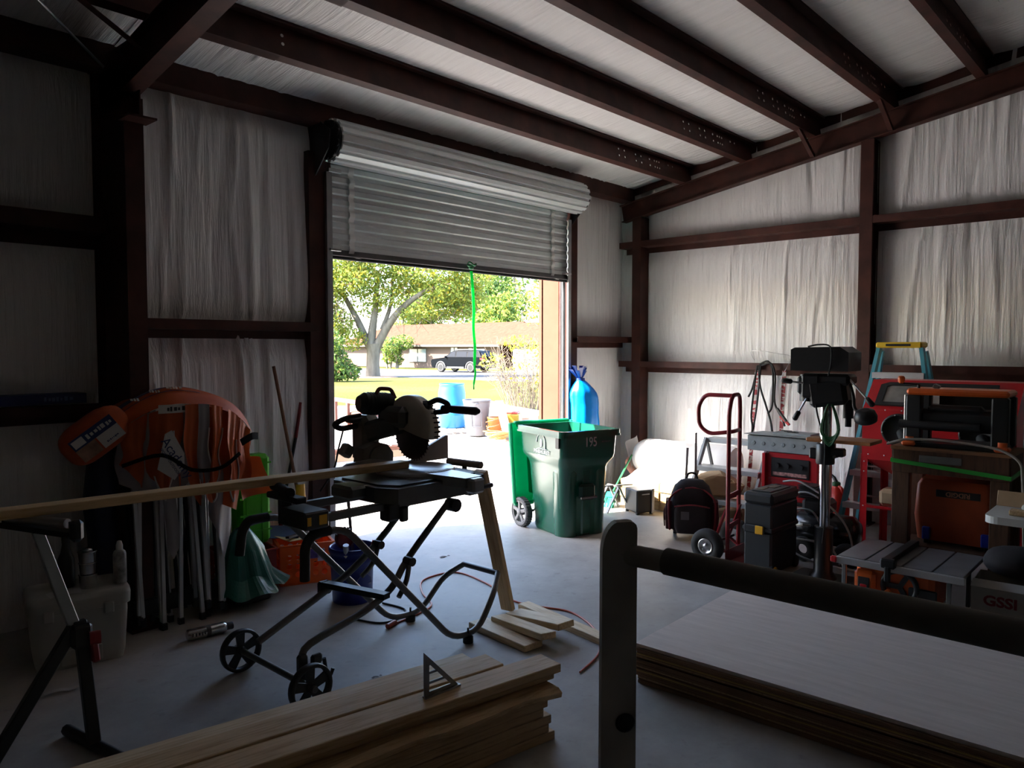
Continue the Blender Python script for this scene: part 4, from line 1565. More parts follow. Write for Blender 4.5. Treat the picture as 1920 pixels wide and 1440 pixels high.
# cool box and what stands on it
COOL = plain('off_white_plastic', (.36, .35, .31), .5, 0, .08)
t = thing('cooler', 'off-white hard plastic cool box against the left wall behind the roller stand', 'cool box', (1.44, 4.53, 0), -12)
b = B()
def csec_(w, d, r, z):
    return [(x, y, z) for x, y in rrect(w, d, r, 5)]
secs = [csec_(.41, .29, .04, .0), csec_(.43, .31, .04, .05), csec_(.46, .33, .05, .26), csec_(.46, .33, .05, .30)]
n = len(secs[0])
vs = [p for s in secs for p in s]
fs = [(i * n + k, i * n + (k + 1) % n, (i + 1) * n + (k + 1) % n, (i + 1) * n + k) for i in range(3) for k in range(n)]
b.add(vs, fs, True)
b.add(secs[0], [tuple(range(n))[::-1]])
b.add(secs[-1], [tuple(range(n))])
b.box((0, -.155, .06), (.20, .012, .09), .01)
b.out('tub', COOL, t)
b = B()
secs = [csec_(.485, .355, .05, .305), csec_(.49, .36, .05, .36), csec_(.48, .35, .05, .385), csec_(.44, .31, .05, .392)]
vs = [p for s in secs for p in s]
b.add(vs, fs, True)
b.add(secs[0], [tuple(range(n))[::-1]])
b.add(secs[-1], [tuple(range(n))])
b.out('lid', COOL, t)
for x in (-.15, .13):
    B().box((x, -.186, .30), (.05, .016, .06), .006).out('latch', COOL, t)
STAINLESS = plain('stainless_steel', (.5, .5, .5), .2, 1, .05)
t = thing('canister_stack', 'stack of three shiny steel beakers on the white cool box', 'beakers', (1.475, 4.46, .393))
for k, (r, h) in enumerate(((.045, .075), (.043, .062), (.046, .06))):
    z = (0, .077, .141)[k]
    B().lathe([(r * .88, z), (r * .9, z + .004), (r, z + h - .006), (r * 1.06, z + h - .003), (r * 1.04, z + h), (r * .9, z + h)], 22).out('beaker', STAINLESS, t)
B().ell((0, 0, .205), (.028, .028, .016)).out('knob_lid', STAINLESS, t)
t = thing('spray_can', 'white aerosol can with a cap standing at the end of the white cool box', 'can', (1.625, 4.42, .393))
B().lathe([(.032, 0), (.034, .004), (.034, .16), (.03, .175), (.02, .185)], 20).out('can_body', plain('pale_can_print', (.30, .29, .27), .35, .2, .5, 18), t)
B().lathe([(.018, .185), (.018, .21), (.012, .232), (.003, .236)], 14).out('cap', WHITEP, t)
t = thing('dark_bottle', 'black bottle standing behind the steel beakers on the cool box', 'bottle', (1.40, 4.56, .393))
B().lathe([(.04, 0), (.042, .02), (.042, .15), (.025, .19), (.018, .23), (.02, .26), (.02, .28)], 16).out('bottle_body', BLACK, t)
b = B()
b.grid(6, 4, lambda u, v: V((-.09 + .2 * u, -.05 + .09 * v, .395 + .006 * sin(u * 5) + .003 * v)))
o = b.out('paper_sheet', plain('paper', (.5, .5, .48), .8, 0, .05))
o.location = (1.36, 4.44, .0)
tag(o, 'white paper sheet lying on the cool box beside the steel beakers', 'paper')
b = B()
b.grid(8, 4, lambda u, v: V((-.075 + .15 * u, -.018 + .036 * v, .004 + .010 * abs(sin(u * 4.2)))))
o = b.out('paper_scrap', plain('paper_scrap', (.45, .44, .42), .8, 0, .05))
o.location = (1.23, 4.12, 0)
o.rotation_euler = (0, 0, rad(-15))
tag(o, 'crumpled white paper strip on the floor in front of the cool box', 'paper')

# folded canopies
CANO = plain('orange_canvas', (.52, .095, .018), .65, 0, .12, 5, .2, 25, trans=.12)
CANG = plain('grey_canvas_lining', (.30, .27, .27), .7, 0, .1)
POLEM = plain('white_tent_pole', (.52, .53, .54), .35, .3, .06)
NAVY = plain('navy_print', (.012, .022, .10), .5, 0, .1)
t = thing('folded_canopy', 'bundle of folded orange tent canopies with white poles leaning on the wall', 'canopy', (2.1, 4.75, 0))
rg = random.Random(5)
xs = [1.80, 1.845, 1.885, 1.93, 1.955, 2.00, 2.09, 2.14, 2.17, 2.20, 2.235, 2.275, 2.31, 2.345]
for i, x in enumerate(xs):
    y = 4.58 + .04 * rg.random() + (.08 if i % 3 == 2 else 0)
    z0 = rg.uniform(.02, .12)
    x1 = x + rg.uniform(-.05, .03)
    b = W(t)
    b.seg((x1, y, z0), (x, y + .08, .95 + rg.uniform(-.1, .12)), .024, .024, (0, 1, 0), ch=.003)
    b.out('pole', POLEM, t)
    b = W(t)
    b.box((x1, y, max(.015, z0 - .03)), (.034, .034, .05), .004)
    b.out('pole_foot', BLACK, t)
b = W(t)
for i in range(26):
    x = rg.uniform(1.78, 2.36)
    b.seg((x + rg.uniform(-.05, .05), 4.70 + rg.uniform(-.02, .1), .06), (x, 4.78 + rg.uniform(-.02, .1), 1.0), .016, .018, (0, 1, 0))
b.box((2.08, 4.72, .13), (.60, .10, .10), .01)
b.out('frame_struts', IRON, t)['kind'] = 'stuff'
def top_z(x):
    u = (x - 2.06) / .52
    return 1.46 - .30 * abs(u) ** 2.3
# roof cloth: a dome that bulges towards the room
b = W(t)
def roof(u, v):
    x = 1.62 + .92 * u
    e = (2 * u - 1)
    z = top_z(x) - .015 * sin(9 * u + 2 * v)
    yf = 4.44 + .16 * e * e
    y = 4.96 + (yf - 4.96) * v
    z2 = z - .05 * (1 - v) - (.10 * max(0, v - .8) / .2)
    return V((x, y + .01 * sin(14 * u), z2))
b.grid(40, 10, roof)
b.out('canopy_top', CANO, t)
# side cloths hang down in folds
def curtain(name, xa, xb, z_hem, seed, mat, yoff=0, amp=.028, k=26, edge=False):
    rq = random.Random(seed)
    ph = rq.uniform(0, 6)
    bq = W(t)
    def fn(u, v):
        x = xa + (xb - xa) * u
        e = (x - 2.08) / .46
        y = 4.46 + .16 * e * e + yoff + .03 * v
        z1 = top_z(x) - .10
        zh = z_hem(u)
        d = amp * (sin(k * x + ph) + .5 * sin(k * 2.3 * x + ph * 2)) * (.25 + .75 * v)
        return V((x + .02 * sin(7 * v + ph) * v, y + d, z1 + (zh - z1) * v))
    bq.grid(int((xb - xa) * 90) + 4, 12, fn)
    if edge:
        e = W(t)
        n_ = 14
        e.tube([fn(i / n_, 1) - V((0, .004, 0)) for i in range(n_ + 1)], .0055, 5)
        e.tube([fn(1, .35 + .65 * i / n_) - V((0, .004, 0)) for i in range(n_ + 1)], .0055, 5)
        e.out('white_edging', PRINT_E, t)
    return bq.out(name, mat, t)
PRINT_E = plain('pale_edging', (.50, .46, .44), .7, 0, .05)
curtain('canopy_side', 1.70, 1.88, lambda u: .90 - .10 * u, 1, CANG, .03)
curtain('canopy_side', 1.83, 2.01, lambda u: .86 + .22 * abs(u - .4), 2, CANO, -.02, .02)
curtain('canopy_side', 1.96, 2.12, lambda u: .92 - .30 * abs(u - .5), 3, CANG, .01)
curtain('canopy_side', 1.98, 2.24, lambda u: .84 + .1 * sin(u * 6), 4, CANO, .0, .022, 34)
curtain('canopy_side', 2.18, 2.40, lambda u: .78 - .12 * u, 5, CANO, -.01, .03, 24)
curtain('canopy_side', 2.22, 2.42, lambda u: .62 - .28 * (1 - abs(2 * u - 1.1)), 6, CANG, .05, .03, 22)
curtain('canopy_side', 2.36, 2.55, lambda u: .80 + .1 * abs(u - .5), 7, CANO, .02, .02, 20)
curtain('canopy_side', 1.71, 1.83, lambda u: 1.02 - .16 * u, 11, CANO, -.005, .030, 44)
curtain('canopy_side', 1.86, 1.95, lambda u: .80 + .30 * abs(u - .5), 12, CANO, -.045, .012, 50, True)
curtain('canopy_side', 2.01, 2.09, lambda u: .94 - .2 * u, 13, CANO, -.035, .020, 55)
curtain('canopy_side', 2.09, 2.16, lambda u: .80 + .25 * abs(u - .4), 14, CANG, -.030, .016, 60, True)
curtain('canopy_side', 2.17, 2.25, lambda u: .76 + .2 * u, 15, CANO, -.045, .024, 60, True)
curtain('canopy_side', 2.28, 2.37, lambda u: .72 + .28 * abs(u - .6), 16, CANO, -.050, .028, 48, True)
curtain('canopy_side', 2.40, 2.49, lambda u: .90 - .12 * u, 17, CANO, -.030, .030, 48)
curtain('canopy_side', 1.93, 2.0, lambda u: .42 + .15 * abs(u - .5), 8, CANG, .06, .012, 30)
b = W(t)                                           # flap at the right, hanging free
def flap(u, v):
    a = -.6 + 3.2 * u
    r = .065 * (1 + .7 * v)
    return V((2.50 + r * cos(a) + .05 * v * v, 4.58 + r * sin(a) - .04 * v, .98 - .24 * v - .04 * u * v))
b.grid(14, 8, flap)
b.out('canopy_flap', CANO, t)
STRAPM = plain('black_webbing', (.012, .012, .012), .95, 0, .1, spec=.02)
for pts in ([(1.70, 4.55, 1.02), (1.86, 4.40, 1.08), (2.02, 4.38, .98), (2.20, 4.38, .97), (2.34, 4.41, 1.04)], [(2.38, 4.46, 1.10), (2.46, 4.48, 1.13), (2.54, 4.55, 1.12)]):
    b = W(t)
    P = spline(pts, 5)
    for i in range(len(P) - 1):
        b.seg(P[i], P[i + 1], .006, .022 if len(pts) > 3 else .045, ext=.002)
    b.out('strap', STRAPM, t)
# printed panels
def panel(name, pts, mat):
    bq = W(t)
    bq.add(pts, [tuple(range(len(pts)))])
    return bq.out(name, mat, t)
PRINT = plain('white_print', (.55, .53, .50), .6, 0, .04)
panel('logo_panel', [(1.835, 4.405, 1.00), (1.925, 4.39, .93), (1.985, 4.39, 1.0), (1.985, 4.39, 1.08), (1.915, 4.39, 1.22), (1.88, 4.40, 1.20)], PRINT)
text('Academy', .075, NAVY, t, (1.940 - 2.1, 4.384 - 4.75, 1.055), (rad(90), rad(58), 0))
text('SPORTS+OUTDOORS', .021, NAVY, t, (1.902 - 2.1, 4.386 - 4.75, 1.035), (rad(90), rad(58), 0))
b = W(t)
b.grid(10, 3, lambda u, v: V((1.86 + .16 * u, 4.425 - .0 + .02 * abs(u - .5), 1.365 - .05 * v - .0 * u)))
b.out('print_strip', PRINT, t)
print_marks(t, T(1.95 - 2.1, 4.420 - 4.75, 1.34) @ R('X', 90), .09, .028, BLACK, 4)
b = W(t)
b.grid(12, 4, lambda u, v: roof(.12 + .46 * u, .45 + .4 * v) + V((0, 0, .004)))
b.out('navy_panel', NAVY, t)
for i in range(3):
    u = .20 + .10 * i
    p = roof(u, .82)
    print_marks(t, T(p.x - 2.1, p.y - 4.75 - .004, p.z + .006) @ R('X', 45), .08, .022, PRINT, i)

# rolled canopy bag with a label, resting on a dark duffel
t = thing('duffel_bag', 'tall dark navy bag standing against the wall left of the canopy bundle', 'bag', (1.69, 4.86, 0))
b = B()
b.grid(20, 14, lambda u, v: V(((.085 + .012 * sin(5 * v * 3 + u * 9)) * cos(2 * pi * u) * (1 - .3 * max(0, v - .85) / .15), (.10 + .01 * sin(7 * u * 6)) * sin(2 * pi * u), 1.14 * v)), True, True)
b.out('bag_body', plain('navy_nylon', (.008, .010, .035), .6, 0, .2, 6, .2, 20), t)
t = thing('canopy_bag', 'stuffed orange canopy bag with a printed label on top of the dark bag', 'bag', (1.58, 4.62, 1.2))
b = B()
Rb = R('Y', -38) @ R('Z', -12)
def bag(u, v):
    a, c = 2 * pi * u, pi * (v - .5)
    cu = lambda x, p: (abs(x) ** p) * (1 if x >= 0 else -1)
    rr = 1 + .05 * sin(5 * a + 3 * v)
    return Rb @ V((.19 * cu(cos(c), .6) * cu(cos(a), .7) * rr, .085 * cu(cos(c), .6) * cu(sin(a), .7) * rr, .115 * cu(sin(c), .7)))
b.grid(28, 14, bag, True, True)
b.out('bag_body', plain('dark_orange_canvas', (.42, .07, .015), .7, 0, .15, 6, .2, 25), t)
def lab(nm, x0, x1, z0, z1, off, mat):
    bq = B()
    bq.grid(6, 4, lambda u, v: Rb @ V((x0 + (x1 - x0) * u, -.088 - off, z0 + (z1 - z0) * v)))
    return bq.out(nm, mat, t)
lab('label_band', -.125, .13, .01, .075, .0, NAVY)
lab('label_photo', .0, .13, -.07, .01, .0, PRINT)
lab('label_photo', -.125, -.01, -.07, .01, .0, plain('label_picture', (.30, .16, .10), .6, 0, .5, 12))
lab('label_mark', -.115, -.05, .02, .065, .001, PRINT)
print_marks(t, Rb @ T(.04, -.0895, .042) @ R('X', 90), .15, .030, PRINT, 11)
print_marks(t, Rb @ T(.065, -.0895, -.045) @ R('X', 90), .07, .012, NAVY, 12)
# blue box lying on the girt
t = thing('flat_box', 'flat dark blue carton lying along the lower wall rail at the far left', 'box', (1.22, 5.10, 1.36))
B().box((0, 0, .03), (.92, .16, .06), .002).out('carton', NAVY, t)
print_marks(t, T(.30, -.0815, .03) @ R('X', 90), .14, .028, plain('pale_blue_ink', (.12, .16, .3), .6, 0, 0), 13)

# aerosol can on the floor
t = thing('aerosol_can', 'silver aerosol can lying on the floor below the canopy poles', 'can', (2.07, 4.28, .034), -8)
K = R('Y', 90)
B().lathe([(.026, -.135), (.033, -.128), (.033, .07), (.028, .085), (.02, .09)], 20, K).out('can_body', STAINLESS, t)
B().lathe([(.0335, -.03), (.0335, -.005)], 20, K).out('print_band', BLACK, t)
B().lathe([(.022, .09), (.022, .125), (.02, .13), (.0001, .13)], 14, K).out('cap', BLACK, t)
print_marks(t, T(-.08, -.034, .004) @ R('X', 90), .07, .022, BLACK, 14)

# teal tarp bundle
TEAL = plain('teal_tarp', (.006, .115, .085), .36, 0, .1, 5, .25, 30)
t = thing('tarp_bundle', 'shiny teal tarp draped over a low crate beside the orange milk crate', 'tarp', (2.53, 4.70, 0))
B().box((0, .02, .07), (.26, .20, .14), .01).out('crate_under', BLACK, t)
b = B()
rq = [random.Random(9).uniform(0, 6) for _ in range(6)]
def tarp(u, v):
    a = 2 * pi * u
    r = (.03 + .19 * v ** .8) * (1 + .10 * sin(5 * a + 1.3) * v + .06 * sin(11 * a) * v)
    if v > .8:
        r += .05 * (v - .8) / .2 * (1 + sin(3 * a + .6))
    z = .50 - .42 * v ** 1.25 + .015 * sin(7 * a) * v
    return V((r * cos(a) * 1.0 - .05 * (1 - v), r * sin(a) * .72, z))
rt = random.Random(21)
TD = [(V((rt.gauss(0, 1), rt.gauss(0, 1), rt.gauss(.2, .7))).normalized(), rt.uniform(.7, .98)) for _ in range(34)]
def tarp2(u, v):
    p = tarp(u, v)
    c = V((-.03, 0, .12))
    d = V((p.x - c.x, p.y - c.y, p.z - c.z))
    L = d.length
    n_ = V((d.x / .30, d.y / .22, d.z / .40))
    m = n_.normalized()
    k = 1.12
    for q_, h in TD:
        dt = m.dot(q_)
        if dt > .05:
            k = min(k, h / dt)
    return c + d * (.72 + .34 * k) if p.z > .1 else p
b.grid(64, 24, tarp2, False, True)
b.out('tarp', TEAL, t)

# lime green tote
LIME = plain('lime_plastic', (.10, .62, .02), .4, 0, .06, trans=.25)
t = thing('lime_tote', 'lime green plastic tote standing on end behind the orange canopy', 'tote', (2.73, 5.00, .297))
b = B()
b.box((0, 0, .32), (.25, .14, .64), .03)
o = b.out('tub', LIME, t)
b = B()
for z in (.10, .22, .34, .46, .58):
    b.box((0, -.072, z), (.24, .008, .012))
for x in (-.07, .05):
    b.box((x, -.072, .32), (.010, .008, .6))
b.out('ribs', LIME, t)['kind'] = 'stuff'
# milk crates
def crate(name, label, loc, rz, mat, label_mat=None):
    t = thing(name, label, 'crate', loc, rz, 'plastic milk crates')
    w, d, h, th = .37, .33, .29, .008
    def side(L, K, nm):
        bq = B(K)
        cols, rowz = 5, (.07, .13, .19)
        pitch = (L - .06) / cols
        xs_ = [-L / 2 + .03 + pitch * (i + .5) for i in range(cols)]
        bq.box((0, 0, .022), (L, th, .044))
        bq.box((0, 0, .26), (L, th, .06))
        bq.box((0, -.006, .285), (L + .012, .02, .012), .003)
        bq.box((-L / 2 + .015, 0, .137), (.03, th, .19))
        bq.box((L / 2 - .015, 0, .137), (.03, th, .19))
        hh = (.23 - .044) / 3
        for i, x in enumerate(xs_):
            for k in range(3):
                z = .044 + hh * (k + .5)
                n8 = 12
                inner = circ(.0215, n8, 0, 0, pi / n8)
                outer = []
                for (ix, iy) in inner:
                    s = max(abs(ix) / (pitch / 2), abs(iy) / (hh / 2))
                    outer.append((ix / s, iy / s))
                bq.ring(outer, inner, -th / 2, th / 2, T(x, 0, z) @ Matrix(((1, 0, 0, 0), (0, 0, -1, 0), (0, 1, 0, 0), (0, 0, 0, 1))))
        return bq.out(nm, mat, t)
    side(w, T(0, -d / 2, 0), 'side')
    side(w, T(0, d / 2, 0) @ R('Z', 180), 'side')
    side(d, T(w / 2, 0, 0) @ R('Z', 90), 'side')
    side(d, T(-w / 2, 0, 0) @ R('Z', -90), 'side')
    B().box((0, 0, .01), (w, d, .016), .004).out('bottom', mat, t)
    if label_mat:
        B().box((.03, -d / 2 - .006, .215), (.11, .003, .07)).out('sticker', label_mat, t)
        B().box((.10, -d / 2 - .006, .20), (.05, .003, .09)).out('sticker', PRINT, t)
    return t
CRO = plain('orange_crate_plastic', (.90, .20, .015), .4, 0, .06, trans=.3)
CRB = plain('dark_red_crate_plastic', (.30, .035, .015), .45, 0, .06)
crate('milk_crate', 'bright orange perforated milk crate full of papers near the doorway', (3.07, 4.88, 0), -22, CRO, plain('purple_sticker', (.10, .06, .22), .5, 0, .5, 20))
crate('milk_crate', 'dark red perforated milk crate in the shade, under the lime green tote', (2.64, 4.98, 0), -8, CRB)
MAN = plain('manila_paper', (.55, .42, .18), .75, 0, .06)
for i, (x, y, z, rx_, rz_, w, m_, lab_) in enumerate(((3.05, 4.93, .305, 6, 10, .30, MAN, 'manila folder lying on top of the orange milk crate'), (2.98, 5.0, .335, 14, -30, .22, plain('blue_card', (.06, .12, .25), .7), 'blue card sticking up behind the manila folder'), (3.03, 4.88, .325, -4, 25, .26, IRON, 'dark flat bar lying across the manila folder'))):
    o = B().box((0, 0, 0), (w, .20 if i < 2 else .03, .004 if i < 2 else .016)).out(('folder', 'card', 'flat_bar')[i], m_)
    o.location = (x, y, z)
    o.rotation_euler = (rad(rx_), rad(4), rad(rz_))
    tag(o, lab_, ('folder', 'card', 'bar')[i])
# blue bucket
t = thing('bucket', 'dark blue plastic bucket full of tools behind the saw stand', 'bucket', (3.02, 4.2, 0))
BLUEB = plain('blue_bucket_plastic', (.012, .022, .22), .35, 0, .06)
B().lathe([(.0001, 0), (.128, 0), (.132, .01), (.142, .27), (.152, .275), (.152, .30), (.145, .305), (.145, .335), (.154, .34), (.154, .365), (.146, .37), (.140, .36), (.126, .02), (.0001, .02)], 32).out('pail', BLUEB, t)
P = [(.15 * cos(a) , .05 - .155 * sin(a), .33 - .16 * sin(a)) for a in [pi * i / 14 for i in range(15)]]
B().tube(P, .0035, 5).out('wire_handle', SILVER, t)
b = B()
for i in range(2):
    K = T(0, -.139 - .0, .17)
b.M = T(0, 0, 0)
pent = [(-.055, .13), (-.055, .17), (0, .22), (.055, .17), (.055, .13)]
for i in range(5):
    (x0, z0), (x1, z1) = pent[i], pent[(i + 1) % 5]
    b.seg((x0, -sqrt(.140 ** 2 - x0 * x0) - .002, z0), (x1, -sqrt(.140 ** 2 - x1 * x1) - .002, z1), .002, .004, (0, 1, 0))
b.out('printed_mark', plain('faded_white_ink', (.25, .25, .3), .6, 0, 0), t)
t = thing('circular_saw_guard', 'small red slotted tool standing in the blue bucket', 'tool', (2.98, 4.23, .30))
b = B()
b.lathe([(.0001, -.02), (.06, -.02), (.07, -.01), (.07, .01), (.06, .02), (.0001, .02)], 20, T(0, 0, .12) @ R('X', 80))
b.out('disc', plain('maroon_metal', (.16, .02, .02), .4, .3), t)
b = B()
for k in range(7):
    a = rad(20 + 22 * k)
    b.box((.071 * cos(a), 0, .12 + .071 * sin(a)), (.006, .02, .010))
b.out('slots', BLACK, t)['kind'] = 'stuff'
for i, (p0, p1, r, m_, lab_) in enumerate((((3.07, 4.25, .2), (3.10, 4.38, .88), .011, STANDM, 'grey rod standing in the blue bucket'), ((2.95, 4.16, .2), (2.90, 4.10, .41), .02, SILVER, 'silver tool handle leaning out of the blue bucket'), ((3.08, 4.16, .2), (3.13, 4.10, .40), .012, RED, 'red tool handle leaning out of the blue bucket'))):
    o = B().tube([p0, p1], r, 8).out('tool_rod', m_)
    tag(o, lab_, 'tool')

# broom and rake against the wall
t = thing('wooden_pole', 'brown wooden handle leaning on the wall left of the doorway', 'pole', (3.28, 5.1, 0))
W(t).tube([(2.985, 5.10, 1.555), (3.20, 5.10, .45), (3.28, 5.11, .02)], [.013, .014, .014], 8).out('handle', plain('brown_wood_handle', (.20, .09, .04), .5, 0, .2), t)
t = thing('red_rake', 'red and black long handled tool leaning beside the wooden handle', 'rake', (3.05, 4.99, 0))
W(t).tube([(3.25, 5.165, 1.27), (3.20, 5.16, 1.0)], .013, 8).out('tip', plain('dark_red_rubber', (.18, .01, .015), .5), t)
W(t).tube([(3.20, 5.16, 1.0), (3.09, 5.155, .55)], .012, 8).out('handle', BLACK, t)
W(t).tube([(3.09, 5.155, .55), (3.0, 5.15, .02)], .016, 8).out('grip', plain('glossy_red_plastic', (.40, .01, .02), .25), t)
t = thing('yellow_scoop', 'yellow plastic scoop standing behind the orange milk crate', 'scoop', (3.17, 5.06, .0))
b = B()
b.grid(10, 8, lambda u, v: V((.06 * cos(pi * u) * (1 - .4 * v), -.03 * sin(pi * u), .30 + .36 * v)))
b.box((0, .01, .16), (.03, .02, .32), .005)
b.out('blade', YELLOW, t)

# red extension cord and a loop of black cord on the floor
b = B()
P = spline([(2.88, 3.62, .006), (3.13, 3.65, .006), (3.30, 3.72, .006), (3.42, 3.95, .006), (3.62, 4.16, .006), (3.90, 4.12, .006), (3.86, 3.75, .006), (3.72, 3.38, .006), (3.74, 3.18, .006), (3.80, 2.95, .006), (3.66, 2.66, .006), (3.40, 2.44, .006), (3.12, 2.36, .006)], 8)
b.tube(P, .006, 6)
b.tube([(2.84, 3.60, .014), (2.92, 3.625, .014)], .016, 8)
tag(b.out('extension_cord', plain('orange_red_cord', (.45, .07, .03), .5, 0, .05)), 'orange red extension cord curling over the floor past the saw stand', 'cord')
b = B()
b.tube(spline([(2.79, 3.90, .006), (2.86, 3.70, .006), (3.0, 3.68, .006), (3.12, 3.78, .006), (3.10, 3.98, .006)], 7), .006, 6)
tag(b.out('looped_cable', RUBBER), 'black cord looped on the floor beneath the saw stand', 'cord')
for i, (x, y, s) in enumerate(((2.9, 4.55, .012), (2.35, 3.1, .03), (4.1, 4.5, .05))):
    b = B()
    b.grid(4, 2, lambda u, v: V((s * 2 * u, s * .5 * v, .003 + .004 * sin(u * 6))))
    o = b.out('debris_scrap', plain('dark_scrap', (.08, .06, .05), .9))
    o.location = (x, y, 0)
    tag(o, ('tiny dark scrap on the floor by the orange milk crate', 'bent dark wire scrap on the floor by the near stand wheel', 'patch of brown litter on the floor between the saw stand and the green bin')[i], 'scrap')
# ------------------------------------------------------------------ wheeled bin
GREENB = plain('dark_green_bin_plastic', (.006, .10, .058), .22, 0, .05, 3, spec=.8)
GREENL = plain('bright_green_lid_plastic', (.008, .38, .20), .38, 0, .04, 3, trans=.45)
t = thing('wheelie_bin', 'dark green wheeled rubbish bin with its lid hanging open behind it', 'bin', (5.57, 4.37, 0), -18)
t.scale = (1.04, 1.12, 1.015)
b = B()
def sec(w, d, r, z, dy=0):
    return [(x, y + dy, z) for x, y in rrect(w, d, r, 6)]
def loft(b, secs, caps=(True, True)):
    n = len(secs[0])
    b.add([p for s in secs for p in s], [(i * n + k, i * n + (k + 1) % n, (i + 1) * n + (k + 1) % n, (i + 1) * n + k) for i in range(len(secs) - 1) for k in range(n)], True)
    if caps[0]:
        b.add(secs[0], [tuple(range(n))[::-1]])
    if caps[1]:
        b.add(secs[-1], [tuple(range(n))])
outer = [sec(.44, .46, .08, 0, -.02), sec(.46, .48, .08, .03, -.02), sec(.49, .55, .07, .60, 0), sec(.51, .57, .07, .635, 0), sec(.565, .64, .06, .69, .0), sec(.57, .65, .055, .72, 0), sec(.585, .67, .05, .91, 0)]
loft(b, outer, (True, False))
inner = [sec(.57, .655, .05, .94, 0), sec(.55, .63, .05, .70, 0), sec(.47, .53, .07, .62, 0), sec(.42, .44, .08, .03, 0)]
loft(b, inner, (False, True))
b.out('body', GREENB, t)
b = B()
r_o, r_i = rrect(.635, .72, .06, 6), rrect(.57, .655, .05, 6)
b.ring(r_o, r_i, .90, .945)
b.ring(rrect(.645, .73, .06, 6), rrect(.60, .685, .05, 6), .89, .905)
b.out('rim', GREENB, t)
b = B()                                            # thick lower corner at the front
for s in (-1, 1):
    b.lathe([(.10, .0), (.104, .02), (.115, .56), (.108, .60), (.06, .645), (.0001, .66)], 24, T(s * .135, -.165, 0))
b.box((0, -.26, .30), (.10, .03, .58), .012)
b.out('corner_column', GREENB, t)
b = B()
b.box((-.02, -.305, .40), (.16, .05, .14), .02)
b.out('grab_recess_shade', plain('deep_green_shadowed', (.003, .04, .02), .5, 0, 0), t)  # raised block with the recess shade put into its darker green
B().cyl((-.10, -.335, .355), (.06, -.335, .355), .010, 10).out('grab_bar', plain('grey_bar', (.2, .2, .2), .4, .5), t)
B().box((-.296, -.27, .845), (.014, .05, .10), .003).out('rim_bracket', BLACK, t)
b = B()                                            # handle and hinge at the back
b.cyl((-.27, .40, .93), (.27, .40, .93), .018, 10)
for x in (-.22, .22):
    b.seg((x, .34, .92), (x, .41, .93), .03, .03)
b.out('handle', GREENB, t)
b = B()                                            # lid hanging down, dished inside facing the bin
Kl = T(0, .42, .955) @ R('X', -6)
def lidp(u, v):
    x, z = -.33 + .66 * u, -.76 * v
    e = min(min(u, 1 - u) / .10, min(v, 1 - v) / .10, 1)
    return Kl @ V((x, .075 * e ** .5, z))
b.grid(26, 26, lidp)
b.grid(26, 26, lambda u, v: lidp(1 - u, v) + V((0, .006, 0)))
o = b.out('lid', GREENL, t)
b = B()
b.M = Kl
b.box((0, .0, -.765), (.68, .045, .03), .01)
b.box((-.335, .0, -.38), (.03, .045, .76), .01)
b.box((.335, .0, -.38), (.03, .045, .76), .01)
b.box((0, -.01, .0), (.60, .05, .03), .01)
b.out('lid_edge', GREENL, o)
b = B()
b.M = Kl
for x in (-.12, .12):
    b.box((x, .045, -.40), (.03, .06, .56), .01)
b.out('lid_ribs', GREENL, o)['kind'] = 'stuff'
BINW = plain('grey_bin_wheel', (.16, .16, .165), .6, 0, .1)
B().cyl((-.33, .27, .135), (.33, .27, .135), .012, 8).out('axle', IRON, t)
for s in (-1, 1):
    K = T(s * .30, .275, .135) @ R('Y', 90 * s)
    b = B(K)
    b.lathe([(.105, -.03), (.128, -.032), (.135, -.02), (.135, .02), (.128, .032), (.105, .03), (.105, -.03)], 32)
    for k in range(32):
        a = 2 * pi * k / 32
        b.box((.136 * cos(a), .136 * sin(a), 0), (.006, .012, .05), 0, R('Z', math.degrees(a)))
    w = b.out('wheel', plain('worn_grey_rubber', (.075, .075, .08), .7), t)
    b = B(K)
    b.lathe([(.0001, .034), (.03, .034), (.034, .02), (.034, -.02)], 16)
    for k in range(5):
        a = 2 * pi * k / 5
        b.seg((.02 * cos(a), .02 * sin(a), .02), (.108 * cos(a), .108 * sin(a), .022), .036, .02, (0, 0, 1), ch=.006)
    b.ring(circ(.110, 30), circ(.095, 30), -.026, .028)
    b.out('hub', BINW, w)
text('195', .12, plain('grey_stamp', (.60, .57, .54), .6, 0, 0), t, (.0, -.3345, .84), (rad(90), 0, 0), 'number', sx=.72, bold=.001)
print_marks(t, T(.16, -.3345, .84) @ R('X', 90), .09, .012, plain('faint_grey_stamp', (.10, .12, .11), .6, 0, 0), 15)
lx = -.2925
b = B(T(lx, -.02, .80) @ R('Z', -90) @ R('X', 90) @ Matrix.Scale(1.25, 4))
arc = [(.052 * cos(rad(a)), .062 * sin(rad(a)) + .015) for a in range(0, 181, 15)]
b.tube([(x, y, 0) for x, y in [(-.05, -.03)] + arc[::-1] + [(.05, -.03)]][1:], .004, 6)
b.tube([(-.055, -.035, 0), (-.02, -.028, 0), (.07, -.03, 0)], .003, 5)
b.ell((0, .012, 0), (.015, .032, .002), 12, 6)
b.out('emblem', WHITEINK, t)
text('PINEHURST', .046, WHITEINK, t, (lx - .002, -.03, .735), (rad(90), 0, rad(-90)), 'lettering', bold=.0006)
print_marks(t, T(lx - .001, -.03, .708) @ R('Z', -90) @ R('X', 90), .11, .008, WHITEINK, 16)

